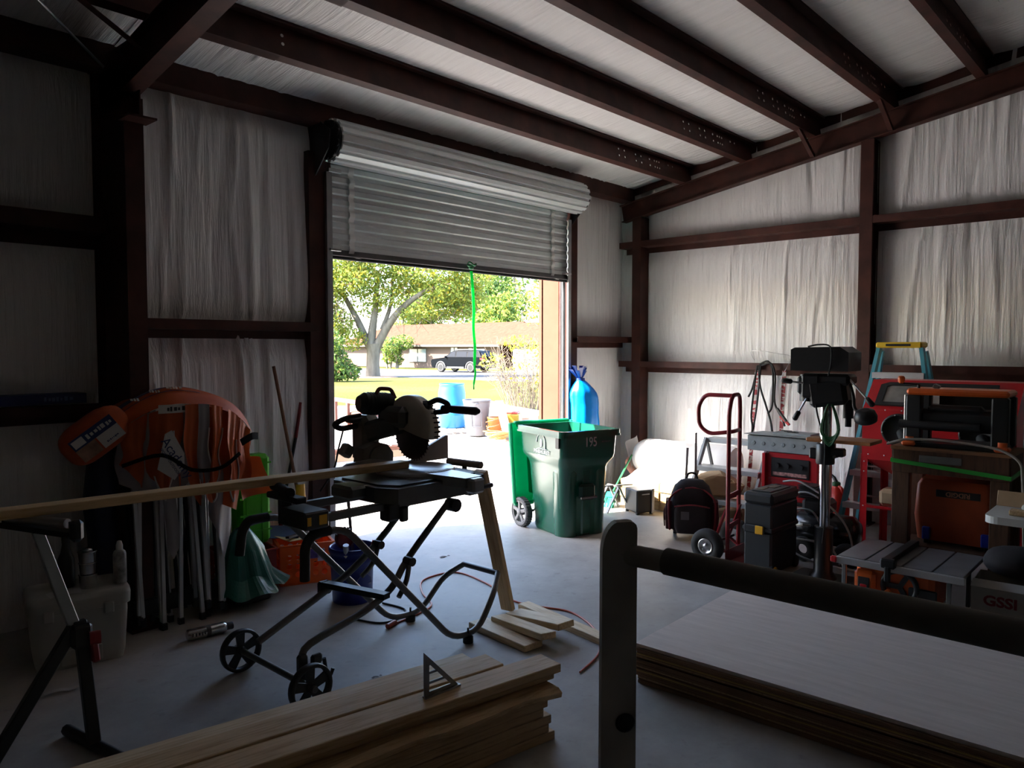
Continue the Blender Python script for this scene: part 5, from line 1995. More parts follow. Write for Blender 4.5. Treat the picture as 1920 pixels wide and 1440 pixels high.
# ------------------------------------------------------------------ tall blue bag by the door
BLUEP = plain('blue_plastic_sheet', (.0, .20, .62), .3, 0, .1, 4, .35, 14, (1, 1, 6), trans=.2)
t = thing('blue_bag', 'tall bright blue plastic bag with a gathered top standing against the wall behind the bin', 'bag', (6.70, 5.03, 0))
b = B()
def bbag(u, v):
    a = 2 * pi * u
    z = 1.36 * v
    r = .195 - .015 * v
    if v > .86:
        r *= max(.12, 1 - ((v - .86) / .14) ** 1.6 * .85)
    r *= 1 + .025 * sin(6 * a + 4 * v) + .018 * sin(13 * a - 7 * v) + .02 * sin(26 * v + 2 * a)
    lean = -.07 * max(0, v - .8) / .2
    return V((r * cos(a) * .95 + lean, r * .85 * sin(a), z))
b.grid(48, 34, bbag, True, True)
b.out('bag_body', BLUEP, t)
b = B()
rg = random.Random(3)
for i in range(16):
    a = 2 * pi * i / 16
    b.grid(3, 3, lambda u, v: V((-.075 + (.02 + .10 * v) * cos(a + (u - .5) * .5) - .04 * v, (.02 + .07 * v) * sin(a + (u - .5) * .5), 1.34 + .13 * v + .03 * sin(i * 2.3) * v)))
b.out('tuft', plain('dark_blue_plastic', (.0, .03, .20), .35, 0, .1), t)
B().lathe([(.05, 1.325), (.052, 1.345), (.05, 1.36)], 14, T(-.07, 0, 0)).out('tie', plain('blue_tie', (.01, .05, .25), .5), t)

# ------------------------------------------------------------------ cartons with an insulation roll on top
TILE = wood('pale_timber_carton', (.36, .25, .12), (.29, .19, .085), .75, 4, (1, 1, 10), False)
k = 0
for lay in range(3):
    for col in range(2):
        y0 = (3.90, 4.39)[col]
        o = B().box((0, 0, 0), (.80, .482, .092), .004).out('plank_carton', TILE)
        o.location = (7.22 + .01 * ((lay * 2 + col) % 3), y0 + .004 * lay, .047 + .094 * lay)
        tag(o, ('bottom', 'middle', 'top')[lay] + ' timber coloured carton under the white roll, ' + ('further from the door' if col == 0 else 'nearer the door'), 'carton', 'cartons under the insulation roll')
WRAP = plain('white_poly_wrap', (.82, .82, .82), .35, 0, .04, 3, .35, 14, (1, 5, 1))
t = thing('insulation_roll', 'large white plastic wrapped insulation roll lying on the cartons along the end wall', 'roll', (7.30, 4.12, .285))
b = B()
def roll(u, v):
    a = 2 * pi * u
    s = 2 * v - 1
    R_ = .205 * (1 + .03 * sin(3 * a + 2 * s))
    if abs(s) > .72:
        R_ *= 1 - .32 * ((abs(s) - .72) / .28) ** 2 * (1 if s > 0 else .3)
    R_ *= 1 - .06 * exp(-((s + .25) / .06) ** 2)
    z = max(.0, .19 + R_ * sin(a))
    return V((R_ * cos(a) * 1.05, .58 * s, z))
b.grid(36, 40, roll, True, True)
b.add([roll(i / 36, 0) for i in range(36)], [tuple(range(36))])
b.add([roll(i / 36, 1) for i in range(36)], [tuple(range(36))[::-1]])
b.out('wrap', WRAP, t)
t = thing('white_batt', 'soft white sheet bundle spread in front of the insulation roll on the cartons', 'batt', (6.96, 4.1, .283))
b = B()
b.grid(30, 14, lambda u, v: V((-.10 + .16 * v, -.44 + .96 * u, .085 * max(0, sin(pi * min(1, v * .75 + .02))) * (1 + .25 * sin(9 * u)) * min(1, u * 8, (1 - u) * 8))))
b.grid(30, 4, lambda u, v: V((-.10 + .16 * (1 - v), -.44 + .96 * u, .0)))
b.out('batt', WRAP, t)
PINKB = plain('pink_insulation', (.55, .30, .26), .95, 0, .2, 9, .6, 30)
t = thing('insulation_batt', 'folded paper faced insulation batt leaning in the corner beside the blue bag', 'batt', (7.30, 4.74, 0), 12)
b = B()
b.grid(8, 10, lambda u, v: V((-.16 + .34 * u, -.10 + .17 * v + .02 * sin(6 * u), .02 + .60 * v + .06 * u * v)))
b.out('paper_face', plain('grey_paper_facing', (.58, .56, .55), .7, 0, .1), t)
b = B()
b.grid(8, 10, lambda u, v: V((-.20 + .30 * u, -.125 + .17 * v + .02 * sin(9 * v), .0 + .42 * v + .05 * sin(5 * u))))
b.out('pink_face', PINKB, t)

# green broom
t = thing('hand_broom', 'small green broom leaning on the insulation batt beside the green bin', 'broom', (6.62, 4.62, 0))
W(t).tube([(6.68, 4.64, .13), (7.12, 4.68, .50)], .011, 8).out('handle', plain('green_handle', (.02, .16, .06), .4), t)
b = W(t)
b.seg((6.64, 4.63, .10), (6.70, 4.645, .145), .12, .035, ch=.008)
b.out('head', plain('teal_head', (.0, .32, .20), .5), t)
b = W(t)
for i in range(40):
    x, y = 6.63 + .04 * rng.random(), 4.57 + .12 * rng.random()
    b.tube([(x, y, .10), (x - .05, y - .01 + .02 * rng.random(), .003)], .004, 3)
b.out('bristles', plain('green_bristles', (.02, .45, .25), .7), t)['kind'] = 'stuff'

# black case and grey folding frame
t = thing('black_case', 'small black metal case with a grey edge on the floor in front of the cartons', 'case', (6.62, 4.26, 0), -25)
B().box((0, 0, .135), (.20, .24, .23), .012).out('case_body', BLACK, t)
for i in range(4):
    B().box(((-1, 1)[i % 2] * .08, (-1, 1)[i // 2] * .10, .011), (.03, .03, .022), .004).out('foot', RUBBER, t)
B().box((.085, -.125, .135), (.03, .012, .25), .003).out('edge_trim', SILVER, t)
B().cyl((-.05, -.13, .21), (.04, -.13, .21), .006, 8).out('handle', SILVER, t)
t = thing('sawhorse', 'low grey folding metal frame between the green bin and the black case', 'sawhorse', (6.52, 4.50, 0), -20)
for (p0, p1) in (((-.16, -.1, .01), (.0, -.08, .26)), ((.0, -.08, .26), (.13, -.1, .01)), ((-.16, .1, .01), (.0, .1, .26)), ((.0, .1, .26), (.13, .1, .01)), ((.0, -.09, .26), (.0, .11, .26)), ((-.2, 0, .27), (.24, .02, .25))):
    B().seg(p0, p1, .028, .012).out('bar', GREYM, t)

# ------------------------------------------------------------------ backpack
MAROON = plain('maroon_fabric', (.07, .012, .018), .8, 0, .2, 8, .3, 40)
BLKF = plain('black_fabric', (.014, .010, .012), .85, 0, .2, 8, .3, 40)
t = thing('wheeled_backpack', 'black and maroon wheeled backpack standing on the floor beside the hand truck', 'backpack', (6.08, 3.36, 0), -60)
b = B()
secs = [sec(.30, .22, .06, .05), sec(.36, .27, .08, .09), sec(.38, .28, .09, .26), sec(.36, .26, .09, .38), sec(.30, .21, .08, .46), sec(.20, .14, .06, .51), sec(.12, .08, .035, .52)]
loft(b, secs)
b.out('main_body', BLKF, t)
b = B()
secs = [sec(.26, .08, .035, .07, -.155), sec(.30, .10, .045, .12, -.16), sec(.30, .10, .045, .26, -.155), sec(.26, .07, .03, .31, -.14)]
loft(b, secs)
b.out('front_pocket', BLKF, t)
b = B()
for s in (-1, 1):
    b.tube(spline([(s * .19, -.11, .08), (s * .20, -.12, .24), (s * .19, -.11, .36), (s * .10, -.10, .44), (0, -.10, .46)], 5), .009, 6)
b.tube(spline([(-.15, -.17, .30), (0, -.20, .325), (.15, -.17, .30)], 6), .007, 6)
b.out('piping', plain('red_piping', (.22, .02, .03), .6), t)
for s in (-1, 1):
    b = B()
    loft(b, [sec(.06, .18, .025, .08, 0), sec(.08, .20, .035, .2, 0), sec(.06, .17, .025, .33, 0)])
    o = b.out('side_pocket', MAROON, t)
    o.location = (s * .195, 0, 0)
    B().cyl((s * .16, .10, .05), (s * .13, .10, .05), .05, 14).out('wheel', RUBBER, t)
B().tube(spline([(-.05, .05, .50), (-.03, .05, .56), (.03, .05, .56), (.05, .05, .50)], 5), .010, 6).out('top_loop', BLKF, t)
B().box((-.06, -.208, .23), (.07, .004, .07)).out('badge', plain('grey_badge', (.10, .10, .11), .3), t)
for i in range(2):
    B().tube(spline([(-.20, -.05 + .05 * i, .30), (-.24, -.06, .24), (-.235, -.05, .15 - .05 * i)], 4), .006, 5).out('strap', MAROON, t)

# two flat steel bars
for i, (p0, p1) in enumerate((((6.36, 3.60, .0), (6.46, 3.62, .74)), ((6.40, 3.50, .0), (6.40, 3.50, .90)))):
    o = B().seg(p0, p1, .035, .006, (0, -1, .0)).out('flat_steel_bar', GREYM)
    tag(o, ('shorter leaning flat steel bar behind the wheeled backpack', 'taller upright flat steel bar with a hole behind the wheeled backpack')[i], 'bar')

# ------------------------------------------------------------------ hand truck
HTR = plain('dark_red_tube_paint', (.22, .012, .018), .32, 0, .15, 7)
t = thing('hand_truck', 'dark red hand truck with loop handle and two black pneumatic wheels', 'hand truck', (5.62, 2.80, 0))
xA, xB, yr = 5.53, 5.80, 2.74
P = bend([(xA, yr, .06), (xA, yr, 1.20), (xA + .05, yr, 1.32), (xB - .05, yr + .02, 1.32), (xB, yr + .04, 1.20), (xB, yr + .04, .06)], .10, 5)
W(t).tube(P, .0165, 10).out('frame_tube', HTR, t)
P = bend([(xA + .06, yr, 1.315), (xA + .06, yr + .24, 1.315), (xA + .06, yr + .30, 1.22), (xA + .06, yr + .29, 1.06), (xA + .06, yr + .2, 1.0), (xA + .06, yr, 1.03), (xB - .0, yr + .04, 1.03)], .09, 5)
W(t).tube(P, .0165, 10).out('loop_handle', HTR, t)
for z in (.28, .52):
    W(t).seg((xA, yr, z), (xB, yr + .04, z), .01, .04).out('cross_strap', HTR, t)
b = W(t)
b.box((5.66, yr - .08, .012), (.36, .17, .008))
b.box((5.66, yr - .01, .06), (.36, .008, .10))
b.out('toe_plate', HTR, t)
for x in (xA + .01, xB - .01):
    b = W(t)
    b.seg((x, yr + .02, .42), (x, yr + .12, .14), .010, .04, (1, 0, 0))
    b.seg((x, yr + .02, .08), (x, yr + .12, .14), .010, .04, (1, 0, 0))
    b.out('axle_bracket', HTR, t)
W(t).cyl((5.40, yr + .12, .135), (5.94, yr + .12, .135), .010, 8).out('axle', IRON, t)
for x, s in ((5.43, -1), (5.91, 1)):
    b = W(t)
    b.M = b.M @ T(x, yr + .12, .135) @ R('Y', 90 * s)
    b.lathe([(.058, -.03), (.085, -.042), (.115, -.04), (.132, -.022), (.135, 0), (.132, .022), (.115, .04), (.085, .042), (.058, .03), (.058, -.03)], 30)
    w = b.out('tyre', RUBBER, t)
    b = W(t)
    b.M = b.M @ T(x, yr + .12, .135) @ R('Y', 90 * s)
    b.lathe([(.0001, .035), (.02, .035), (.022, .02), (.04, .018), (.052, .034), (.062, .038), (.060, .03), (.054, -.03)], 24)
    for k in range(4):
        a = pi / 4 + k * pi / 2
        b.cyl((.038 * cos(a), .038 * sin(a), .015), (.038 * cos(a), .038 * sin(a), .028), .007, 6)
    b.out('hub', SILVER, w)

# ------------------------------------------------------------------ rolling tool box
TBX = plain('dark_blue_grey_plastic', (.016, .019, .022), .45, 0, .1)
t = thing('tool_box', 'tall black rolling tool box with yellow latch and yellow wheel cap', 'tool box', (5.60, 2.42, 0), -2)
b = B()
b.box((0, 0, .175), (.44, .22, .31), .015)
b.box((0, 0, .03), (.42, .21, .03), .005)
b.out('lower_bin', TBX, t)
b = B()
b.box((0, 0, .435), (.44, .22, .19), .012)
b.box((0, 0, .345), (.455, .235, .03), .006)
b.out('middle_bin', TBX, t)
b = B()
b.box((0, 0, .575), (.455, .235, .085), .02)
b.box((0, 0, .62), (.34, .15, .012), .004)
b.out('lid', TBX, t)
b = B()
b.box((.05, 0, .628), (.12, .06, .008), .003)
b.box((-.08, .03, .627), (.10, .05, .006), .002)
b.out('lid_inset', plain('brown_inset', (.10, .07, .04), .5, 0, .4, 20), t)
B().box((-.232, .02, .345), (.018, .16, .06), .006).out('latch_plate', TBX, t)
B().box((-.246, -.025, .345), (.012, .062, .062), .004).out('latch', YELLOW, t)
for x in (-.20, .20):
    for s in (-1, 1):
        if x < 0 and s > 0:
            continue
        K = T(x * .95, s * .105, .045) @ R('X', 90)
        b = B(K)
        b.lathe([(.0001, -.02), (.04, -.02), (.045, -.012), (.045, .012), (.04, .02), (.0001, .02)], 20)
        w = b.out('wheel', RUBBER, t)
        if x < 0:
            b = B(K)
            b.lathe([(.034, .021), (.034, .026), (.0001, .027)], 20)
            b.out('hub_cap', YELLOW, w)
b = B().tube(bend([(.235, -.08, .2), (.245, -.08, .70), (.245, .08, .70), (.235, .08, .2)], .03), .010, 8)
b.v = [V((v.x, v.y, min(v.z, .615))) for v in b.v]
b.out('pull_handle', BLACK, t)

# ------------------------------------------------------------------ drill press
t = thing('drill_press', 'tall black floor drill press with a polished column beside the tool box', 'drill press', (5.52, 2.00, 0), 0)
DPB = plain('drill_black_paint', (.010, .010, .011), .4, .1, .2)
b = B()
loft(b, [sec(.38, .44, .03, 0), sec(.38, .44, .03, .025), sec(.35, .41, .03, .035)])
for y in (-.12, 0, .12):
    b.box((-.13, y, .042), (.12, .03, .016), .004)
b.lathe([(.10, .03), (.085, .06), (.066, .08), (.062, .40), (.066, .405), (.05, .41)], 28, T(.02, 0, 0))
b.out('base', DPB, t)
B().cyl((.02, 0, .40), (.02, 0, 1.34), .039, 24).out('column', CHROME, t)
b = B()
b.box((-.015, 0, .86), (.012, .006, .9))
b.out('rack', IRON, t)
b = B()
b.lathe([(.06, .86), (.064, .87), (.064, 1.0), (.055, 1.01)], 24, T(.02, 0, 0))
b.box((.02, -.085, .95), (.07, .10, .06), .01)
b.box((.02, .08, .93), (.05, .06, .08), .01)
b.cyl((-.02, -.10, .93), (-.09, -.10, .93), .012, 8)
b.out('table_bracket', DPB, t)
b = B()
b.box((.10, -.17, 1.03), (.26, .30, .025), .004)
b.box((.06, .07, 1.03), (.16, .12, .03), .01)
b.out('table', plain('orange_wood_table', (.38, .15, .05), .5, 0, .2, 6), t)
b = B()
b.box((-.02, .075, 1.42), (.16, .14, .18), .02)
b.cyl((-.02, .105, 1.31), (-.02, .105, 1.50), .068, 20)
b.seg((-.02, .10, 1.36), (.0, -.16, 1.40), .17, .20, ch=.03)
b.box((0, -.06, 1.47), (.18, .26, .08), .02)
b.out('head', DPB, t)
b = B()
b.box((-.02, .115, 1.425), (.13, .12, .13), .015)
b.out('motor', plain('dark_motor', (.02, .02, .022), .5, .3), t)
b = B()
pol = [(-.20, 1.53), (.20, 1.53), (.20, 1.66), (.14, 1.70), (-.17, 1.695), (-.20, 1.68)]
b.prism(pol, -.14, .12, Matrix(((0, 0, 1, 0), (-1, 0, 0, 0), (0, 1, 0, 0), (0, 0, 0, 1))))
b.out('pulley_cover', DPB, t)
b = B()
b.prism([(-.19, 1.615), (.19, 1.615), (.19, 1.618), (-.19, 1.618)], -.143, .123, Matrix(((0, 0, 1, 0), (-1, 0, 0, 0), (0, 1, 0, 0), (0, 0, 0, 1))))
b.out('cover_seam', IRON, t)
b = B()
b.cyl((.0, -.16, 1.20), (.0, -.16, 1.33), .034, 16)
b.cyl((.0, -.16, 1.14), (.0, -.16, 1.20), .022, 14)
b.out('quill', IRON, t)
for (p0, p1) in (((-.10, .12, 1.44), (-.13, .235, 1.455)), ((-.09, .10, 1.33), (-.11, .165, 1.20)), ((-.06, -.17, 1.49), (-.08, -.33, 1.32))):
    p0, p1 = V(p0), V(p1)
    hb = B().cyl(p0, p1, .007, 8).out('feed_handle', SILVER, t)
    d = (p1 - p0).normalized()
    B().tube([p1 - d * .045, p1 - d * .035, p1 + d * .02, p1 + d * .03], [.010, .018, .020, .010], 10).out('knob', BLACK, hb)
b = B()
P = spline([(-.04, -.17, 1.47), (-.06, -.21, 1.36), (-.06, -.22, 1.28), (-.07, -.27, 1.235)], 5)
b.tube(P, .012, 8)
b.out('lamp_arm', BLACK, t)
b = B()
b.lathe([(.03, .05), (.06, .04), (.075, .0), (.072, -.03), (.05, -.045), (.0001, -.045)], 22, T(-.08, -.30, 1.225) @ R('Y', -20))
b.out('lamp_shade', BLACK, t)
b = B()
b.tube(spline([(-.13, .08, 1.70), (-.14, .0, 1.715), (-.15, -.08, 1.70), (-.155, -.09, 1.6), (-.12, -.06, 1.5)], 5), .006, 6)
b.tube(spline([(-.09, .04, 1.33), (-.08, .02, 1.2), (-.05, -.02, 1.02), (-.045, -.02, .8), (-.045, -.03, .5), (-.06, -.02, .3)], 5), .006, 6)
b.out('power_cord', RUBBER, t)
b = B()
for k in range(7):
    w = .05 + .006 * (k % 3)
    b.tube(spline([(-.06 - .003 * k, -.06, 1.31), (-.06 - .003 * k, -.06 + w, 1.12), (-.06, -.055 + .01 * (k % 2), 1.0 + .01 * k), (-.06, -.06 - w, 1.12)], 6, True), .006, 5)
tg = b.out('cord_bundle', plain('dark_green_cord', (.012, .10, .03), .5, 0, .1))
tg.location = (5.52, 2.0, 0)
tag(tg, 'coiled dark green cord hanging from the head of the drill press', 'cord')

# ------------------------------------------------------------------ welder, breaker panel, compressor, fuel can
t = thing('machine_cart', 'low dark cart holding the red welder behind the tool box', 'cart', (6.72, 2.66, 0))
b = B()
b.box((0, 0, .33), (.40, .52, .03), .005)
for (x, y) in ((-.17, -.23), (.17, -.23), (-.17, .23), (.17, .23)):
    b.box((x, y, .17), (.03, .03, .30))
b.box((0, 0, .08), (.38, .50, .02))
b.out('shelf_frame', IRON, t)
for (x, y) in ((-.17, -.23), (.17, -.23), (-.17, .23), (.17, .23)):
    B().cyl((x, y - .015, .025), (x, y + .015, .025), .025, 12).out('caster', RUBBER, t)
t = thing('welder', 'red welding machine with black control panel under the grey breaker panel', 'welder', (6.72, 2.66, .346))
b = B()
b.prism([(-.23, 0), (.23, 0), (.23, .36), (.19, .42), (-.19, .42), (-.23, .36)], -.18, .18, Matrix(((0, 0, 1, 0), (-1, 0, 0, 0), (0, 1, 0, 0), (0, 0, 0, 1))))
b.out('housing', RED, t)
b = B()
b.box((-.185, 0, .29), (.012, .34, .17), .005)
b.out('control_panel', BLACK, t)
B().box((-.193, .0, .235), (.004, .30, .03)).out('brand_strip', plain('red_white_print', (.4, .2, .18), .5, 0, .8, 30), t)
for i, y in enumerate((-.10, .02, .11)):
    B().cyl((-.19, y, .31), (-.215, y, .31), .022, 12).out('dial', BLACK, t)
b = B()
b.box((-.184, 0, .10), (.006, .40, .19), .004)
for k in range(3):
    for j in range(2):
        b.cyl((-.186, .17 - j * .0, .05 + .05 * k), (-.19, .17 - j * .0, .05 + .05 * k), .008, 8)
b.out('front_plate', plain('darker_red_panel', (.32, .01, .015), .35, 0, .08), t)
b = B()
b.box((-.20, .225, .205), (.05, .03, .41), .004)
b.out('corner_post', RED, t)
BRK = plain('grey_enclosure', (.26, .28, .285), .5, .2, .12, 14)
t = thing('breaker_panel', 'grey metal breaker panel box lying on its back on top of the welder', 'panel', (6.70, 2.72, .768), 0)
B().box((0, 0, .07), (.36, .66, .135), .004).out('enclosure', BRK, t)
B().box((-.01, .02, .143), (.40, .66, .008), .002, R('Y', 2)).out('cover', BRK, t)
b = B()
b.box((0, -.04, .158), (.20, .34, .022), .004)
b.out('breaker_door', BRK, t)
for i in range(3):
    B().box((-.04 + .05 * i, -.03 + .05 * i, .172), (.03, .09, .006)).out('breaker', BLACK, t)
b = B()
for i in range(7):
    b.lathe([(.018, 0), (.018, .002), (.012, .002)], 10, T(-.181, -.27 + .09 * i, .07) @ R('Y', -90))
b.out('knockouts', plain('grey_ring', (.18, .2, .2), .5), t)['kind'] = 'stuff'
t = thing('air_compressor', 'black air compressor with pale hoses on the floor behind the drill press', 'compressor', (6.10, 2.18, 0), 0)
b = B()
b.lathe([(.0001, -.26), (.08, -.25), (.125, -.2), (.13, 0), (.125, .2), (.08, .25), (.0001, .26)], 22, T(0, 0, .26) @ R('X', 90))
b.out('tank', plain('gloss_black_tank', (.010, .010, .011), .2), t)
b = B()
b.box((0, .06, .44), (.20, .22, .12), .03)
for k in range(7):
    b.box((-.02, .13, .50 + .016 * k), (.16, .14, .006))
b.out('pump', IRON, t)
for y in (-.20, .14):
    B().lathe([(.04, -.02), (.09, -.025), (.10, 0), (.09, .025), (.04, .02), (.04, -.02)], 22, T(-.12, y, .10) @ R('Y', 90)).out('wheel', RUBBER, t)
b = B()
b.box((-.02, -.05, .07), (.2, .3, .08), .02)
b.out('foot_frame', IRON, t)
for i, pts in enumerate(([(-.14, .26, .50), (-.16, .10, .56), (-.17, -.10, .46), (-.16, -.22, .30), (-.14, -.24, .12), (-.18, -.16, .04)], [(-.16, .24, .40), (-.18, .05, .42), (-.2, -.08, .22), (-.19, -.2, .04), (-.17, -.32, .02)], [(-.14, .30, .62), (-.17, .16, .64), (-.18, -.02, .56)], [(-.17, .28, .12), (-.2, .1, .05), (-.22, -.15, .03), (-.2, -.38, .02)])):
    B().tube(spline(pts, 7), .008, 6).out('hose', plain('pale_grey_hose', (.36, .36, .35), .4, 0, .1), t)
b = B()
b.box((-.15, .10, .18), (.03, .18, .012), .003)
b.box((-.15, .10, .30), (.02, .06, .02), .003)
b.out('label_plate', SILVER, t)
B().box((-.15, .20, .33), (.01, .05, .015)).out('caution_label', YELLOW, t)
t = thing('fuel_can', 'red plastic fuel can with black spout on the floor against the end wall', 'fuel can', (7.28, 2.52, 0), 60)
b = B()
loft(b, [sec(.20, .15, .04, 0), sec(.22, .17, .05, .03), sec(.22, .17, .05, .28), sec(.18, .14, .05, .34), sec(.08, .07, .03, .38), sec(.07, .06, .028, .40)])
b.out('can_body', plain('red_polythene', (.70, .03, .015), .4, 0, .05, trans=.1), t)
B().lathe([(.035, .40), (.037, .405), (.037, .43), (.02, .44)], 16).out('cap', plain('green_cap', (.02, .12, .03), .5), t)
B().tube([(0, 0, .43), (.03, 0, .47), (.13, 0, .52)], [.018, .016, .010], 10).out('spout', BLACK, t)
B().tube(bend([(-.09, 0, .30), (-.07, 0, .395), (.02, 0, .40)], .03), .014, 8).out('handle', plain('red_polythene_handle', (.6, .025, .012), .4), t)

# ------------------------------------------------------------------ step stool, paper bags
t = thing('step_stool', 'grey metal two step stool leaning open in front of the end wall', 'step stool', (6.62, 3.30, 0))
STG = plain('grey_stool_paint', (.20, .22, .23), .45, .3, .1)
for s, y in ((-1, 2.98), (1, 3.62)):
    W(t).seg((6.36, y, .03), (6.82, y, .80), .05, .025, (0, 1, 0)).out('rail', STG, t)
    W(t).seg((6.84, y, .78), (7.16, y, .03), .03, .02, (0, 1, 0)).out('rear_leg', STG, t)
    W(t).box((6.36, y, .015), (.05, .04, .03), .005).out('foot', RUBBER, t)
for z, x in ((.80, 6.90), (.55, 6.68), (.28, 6.52)):
    b = W(t)
    b.box((x, 3.30, z), (.17, .64, .012), .002)
    b.box((x - .082, 3.30, z - .018), (.008, .64, .04), .002)
    b.out('step', plain('pale_grey_step', (.40, .42, .43), .4, .3, .06), t)
def crumple(name, label, c, r3, seed, mat, rz=0):
    rq = random.Random(seed)
    k = [V((rq.gauss(0, 1), rq.gauss(0, 1), rq.gauss(0, 1))).normalized() for _ in range(16)]
    h = [rq.uniform(.62, .95) for _ in k]
    b = B()
    def fn(u, v):
        a, e = 2 * pi * u, pi * (v - .5)
        d = V((cos(e) * cos(a), cos(e) * sin(a), sin(e)))
        m = 1.25
        for q_, hh in zip(k, h):
            dt = d.dot(q_)
            if dt > .05:
                m = min(m, hh / dt)
        p = d * m
        return V((p.x * r3[0], p.y * r3[1], max(p.z * r3[2], -r3[2] * .7)))
    b.grid(26, 18, fn, False, True)
    o = b.out(name, mat)
    o.location = c
    o.rotation_euler = (0, 0, rad(rz))
    return tag(o, label, 'bag')
KRAFT = plain('kraft_paper', (.50, .34, .19), .85, 0, .1, 6, .4, 25)
crumple('paper_bag', 'crumpled brown paper bag on the middle step of the grey step stool', (6.56, 3.34, .395), (.13, .22, .145), 3, KRAFT, 20)
crumple('paper_bag', 'flattened brown paper bag on the floor under the grey step stool', (6.66, 3.22, .10), (.2, .26, .14), 5, plain('darker_kraft', (.34, .22, .12), .85, 0, .1, 6, .4, 25), 50)
crumple('paper_wrap', 'reddish brown crumpled paper behind the top step of the grey step stool', (7.15, 3.36, .56), (.10, .24, .16), 8, plain('reddish_paper', (.42, .22, .16), .85, 0, .15, 6, .4, 25), 10)
for o in COL.objects:
    if o.name.startswith('paper_wrap'):
        o.location.z = .117
        o.location.x = 7.12

# ------------------------------------------------------------------ cables and marked stakes at the rail
m, tt, bb_ = nt('red_white_stake')
nn = noise(tt, 38, 2, (.4, .4, 1))
rr = ramp(tt, nn.outputs[0], [(.46, (.55, .50, .47)), (.50, (.34, .03, .04))])
tt.links.new(rr.outputs[0], bb_.inputs['Base Color'])
for i, (y, y2) in enumerate(((3.44, 3.52), (3.15, 3.20))):
    o = B().seg((7.545, y2, .01), (7.552, y, 1.455), .035, .014, (1, 0, 0)).out('marked_stake', m)
    tag(o, ('red and white stake leaning on the end wall rail, nearer the door', 'red and white stake leaning on the end wall rail, behind the breaker panel')[i], 'stake')
t = thing('jumper_cables', 'thick black jumper cables draped in loops over the lower rail of the end wall', 'cables', (7.5, 3.35, .8))
for k, pts in enumerate(([(7.53, 3.43, 1.50), (7.50, 3.44, 1.3), (7.50, 3.47, 1.0), (7.49, 3.45, .86), (7.49, 3.47, .72), (7.50, 3.43, .95), (7.50, 3.40, 1.2), (7.53, 3.39, 1.52)],
                         [(7.53, 3.40, 1.52), (7.50, 3.30, 1.55), (7.50, 3.25, 1.45), (7.49, 3.24, 1.2), (7.49, 3.25, 1.08), (7.49, 3.29, 1.02)],
                         [(7.53, 3.41, 1.51), (7.50, 3.38, 1.3), (7.49, 3.31, 1.1), (7.49, 3.26, .95), (7.49, 3.24, .84)],
                         [(7.53, 3.42, 1.51), (7.50, 3.46, 1.28), (7.49, 3.50, 1.18)],
                         [(7.53, 3.38, 1.51), (7.50, 3.27, 1.53), (7.495, 3.22, 1.4), (7.49, 3.22, 1.14), (7.49, 3.14, .98), (7.49, 3.11, .90)])):
    W(t).tube(spline(pts, 7), .010, 7).out('cable', RUBBER, t)
for (p0, p1, m_) in (((7.48, 3.19, 1.08), (7.46, 3.08, .95), IRON), ((7.47, 3.15, 1.0), (7.46, 3.05, .92), RED)):
    b = W(t)
    b.seg(p0, p1, .03, .022, ch=.004)
    b.seg(p0, V(p1) + V((0, .02, .03)), .02, .012)
    b.out('clamp', m_, t)
b = B()
b.tube(spline([(7.55, 3.47, 1.56), (7.535, 3.50, 1.64), (7.52, 3.43, 1.66), (7.52, 3.2, 1.63), (7.54, 3.08, 1.6), (7.50, 3.10, 1.5), (7.48, 3.17, 1.37)], 6), .003, 5)
tag(b.out('thin_wire', SILVER), 'thin loose grey wire hung along the lower rail above the cables', 'wire')

# ------------------------------------------------------------------ blue step ladder
LADB = plain('blue_fibreglass', (.06, .28, .36), .45, 0, .08, 4)
t = thing('step_ladder', 'tall light blue step ladder with a yellow top cap against the end wall', 'ladder', (7.2, 1.98, 0))
def lp(z, s, x0=7.02, x1=7.22):
    f = z / 1.70
    return V((x0 + (x1 - x0) * f, 1.98 + s * (.44 - .27 * f) * 1.0, z))
for s in (-1, 1):
    b = W(t)
    b.seg(lp(0.01, s), lp(1.69, s), .075, .03, (0, 1, 0))
    b.out('front_rail', LADB, t)
    b = W(t)
    b.seg(lp(0.01, s, 7.55, 7.32), lp(1.66, s, 7.55, 7.32), .06, .025, (0, 1, 0))
    b.out('rear_rail', LADB, t)
    W(t).box(lp(.02, s), (.09, .04, .04), .006).out('foot', RUBBER, t)
for k in range(5):
    z = .30 + .29 * k
    a, c = lp(z, -1), lp(z, 1)
    b = W(t)
    b.box(((a.x), 1.98, z), (.085, (c - a).length, .03), .004)
    b.box((a.x - .045, 1.98, z - .012), (.004, (c - a).length, .05))
    b.out('step', plain('pale_aluminium_step', (.60, .61, .62), .4, .6, .05), t)
    if k < 4:
        a, c = lp(z, -1, 7.55, 7.32), lp(z, 1, 7.55, 7.32)
        W(t).seg(a, c, .03, .015).out('brace', SILVER, t)
b = W(t)
b.box((7.25, 1.98, 1.715), (.20, .37, .05), .012)
b.out('top_cap', plain('yellow_cap', (.72, .48, .03), .45, 0, .06), t)
W(t).box((7.148, 1.98, 1.715), (.003, .20, .02)).out('cap_label', BLACK, t)

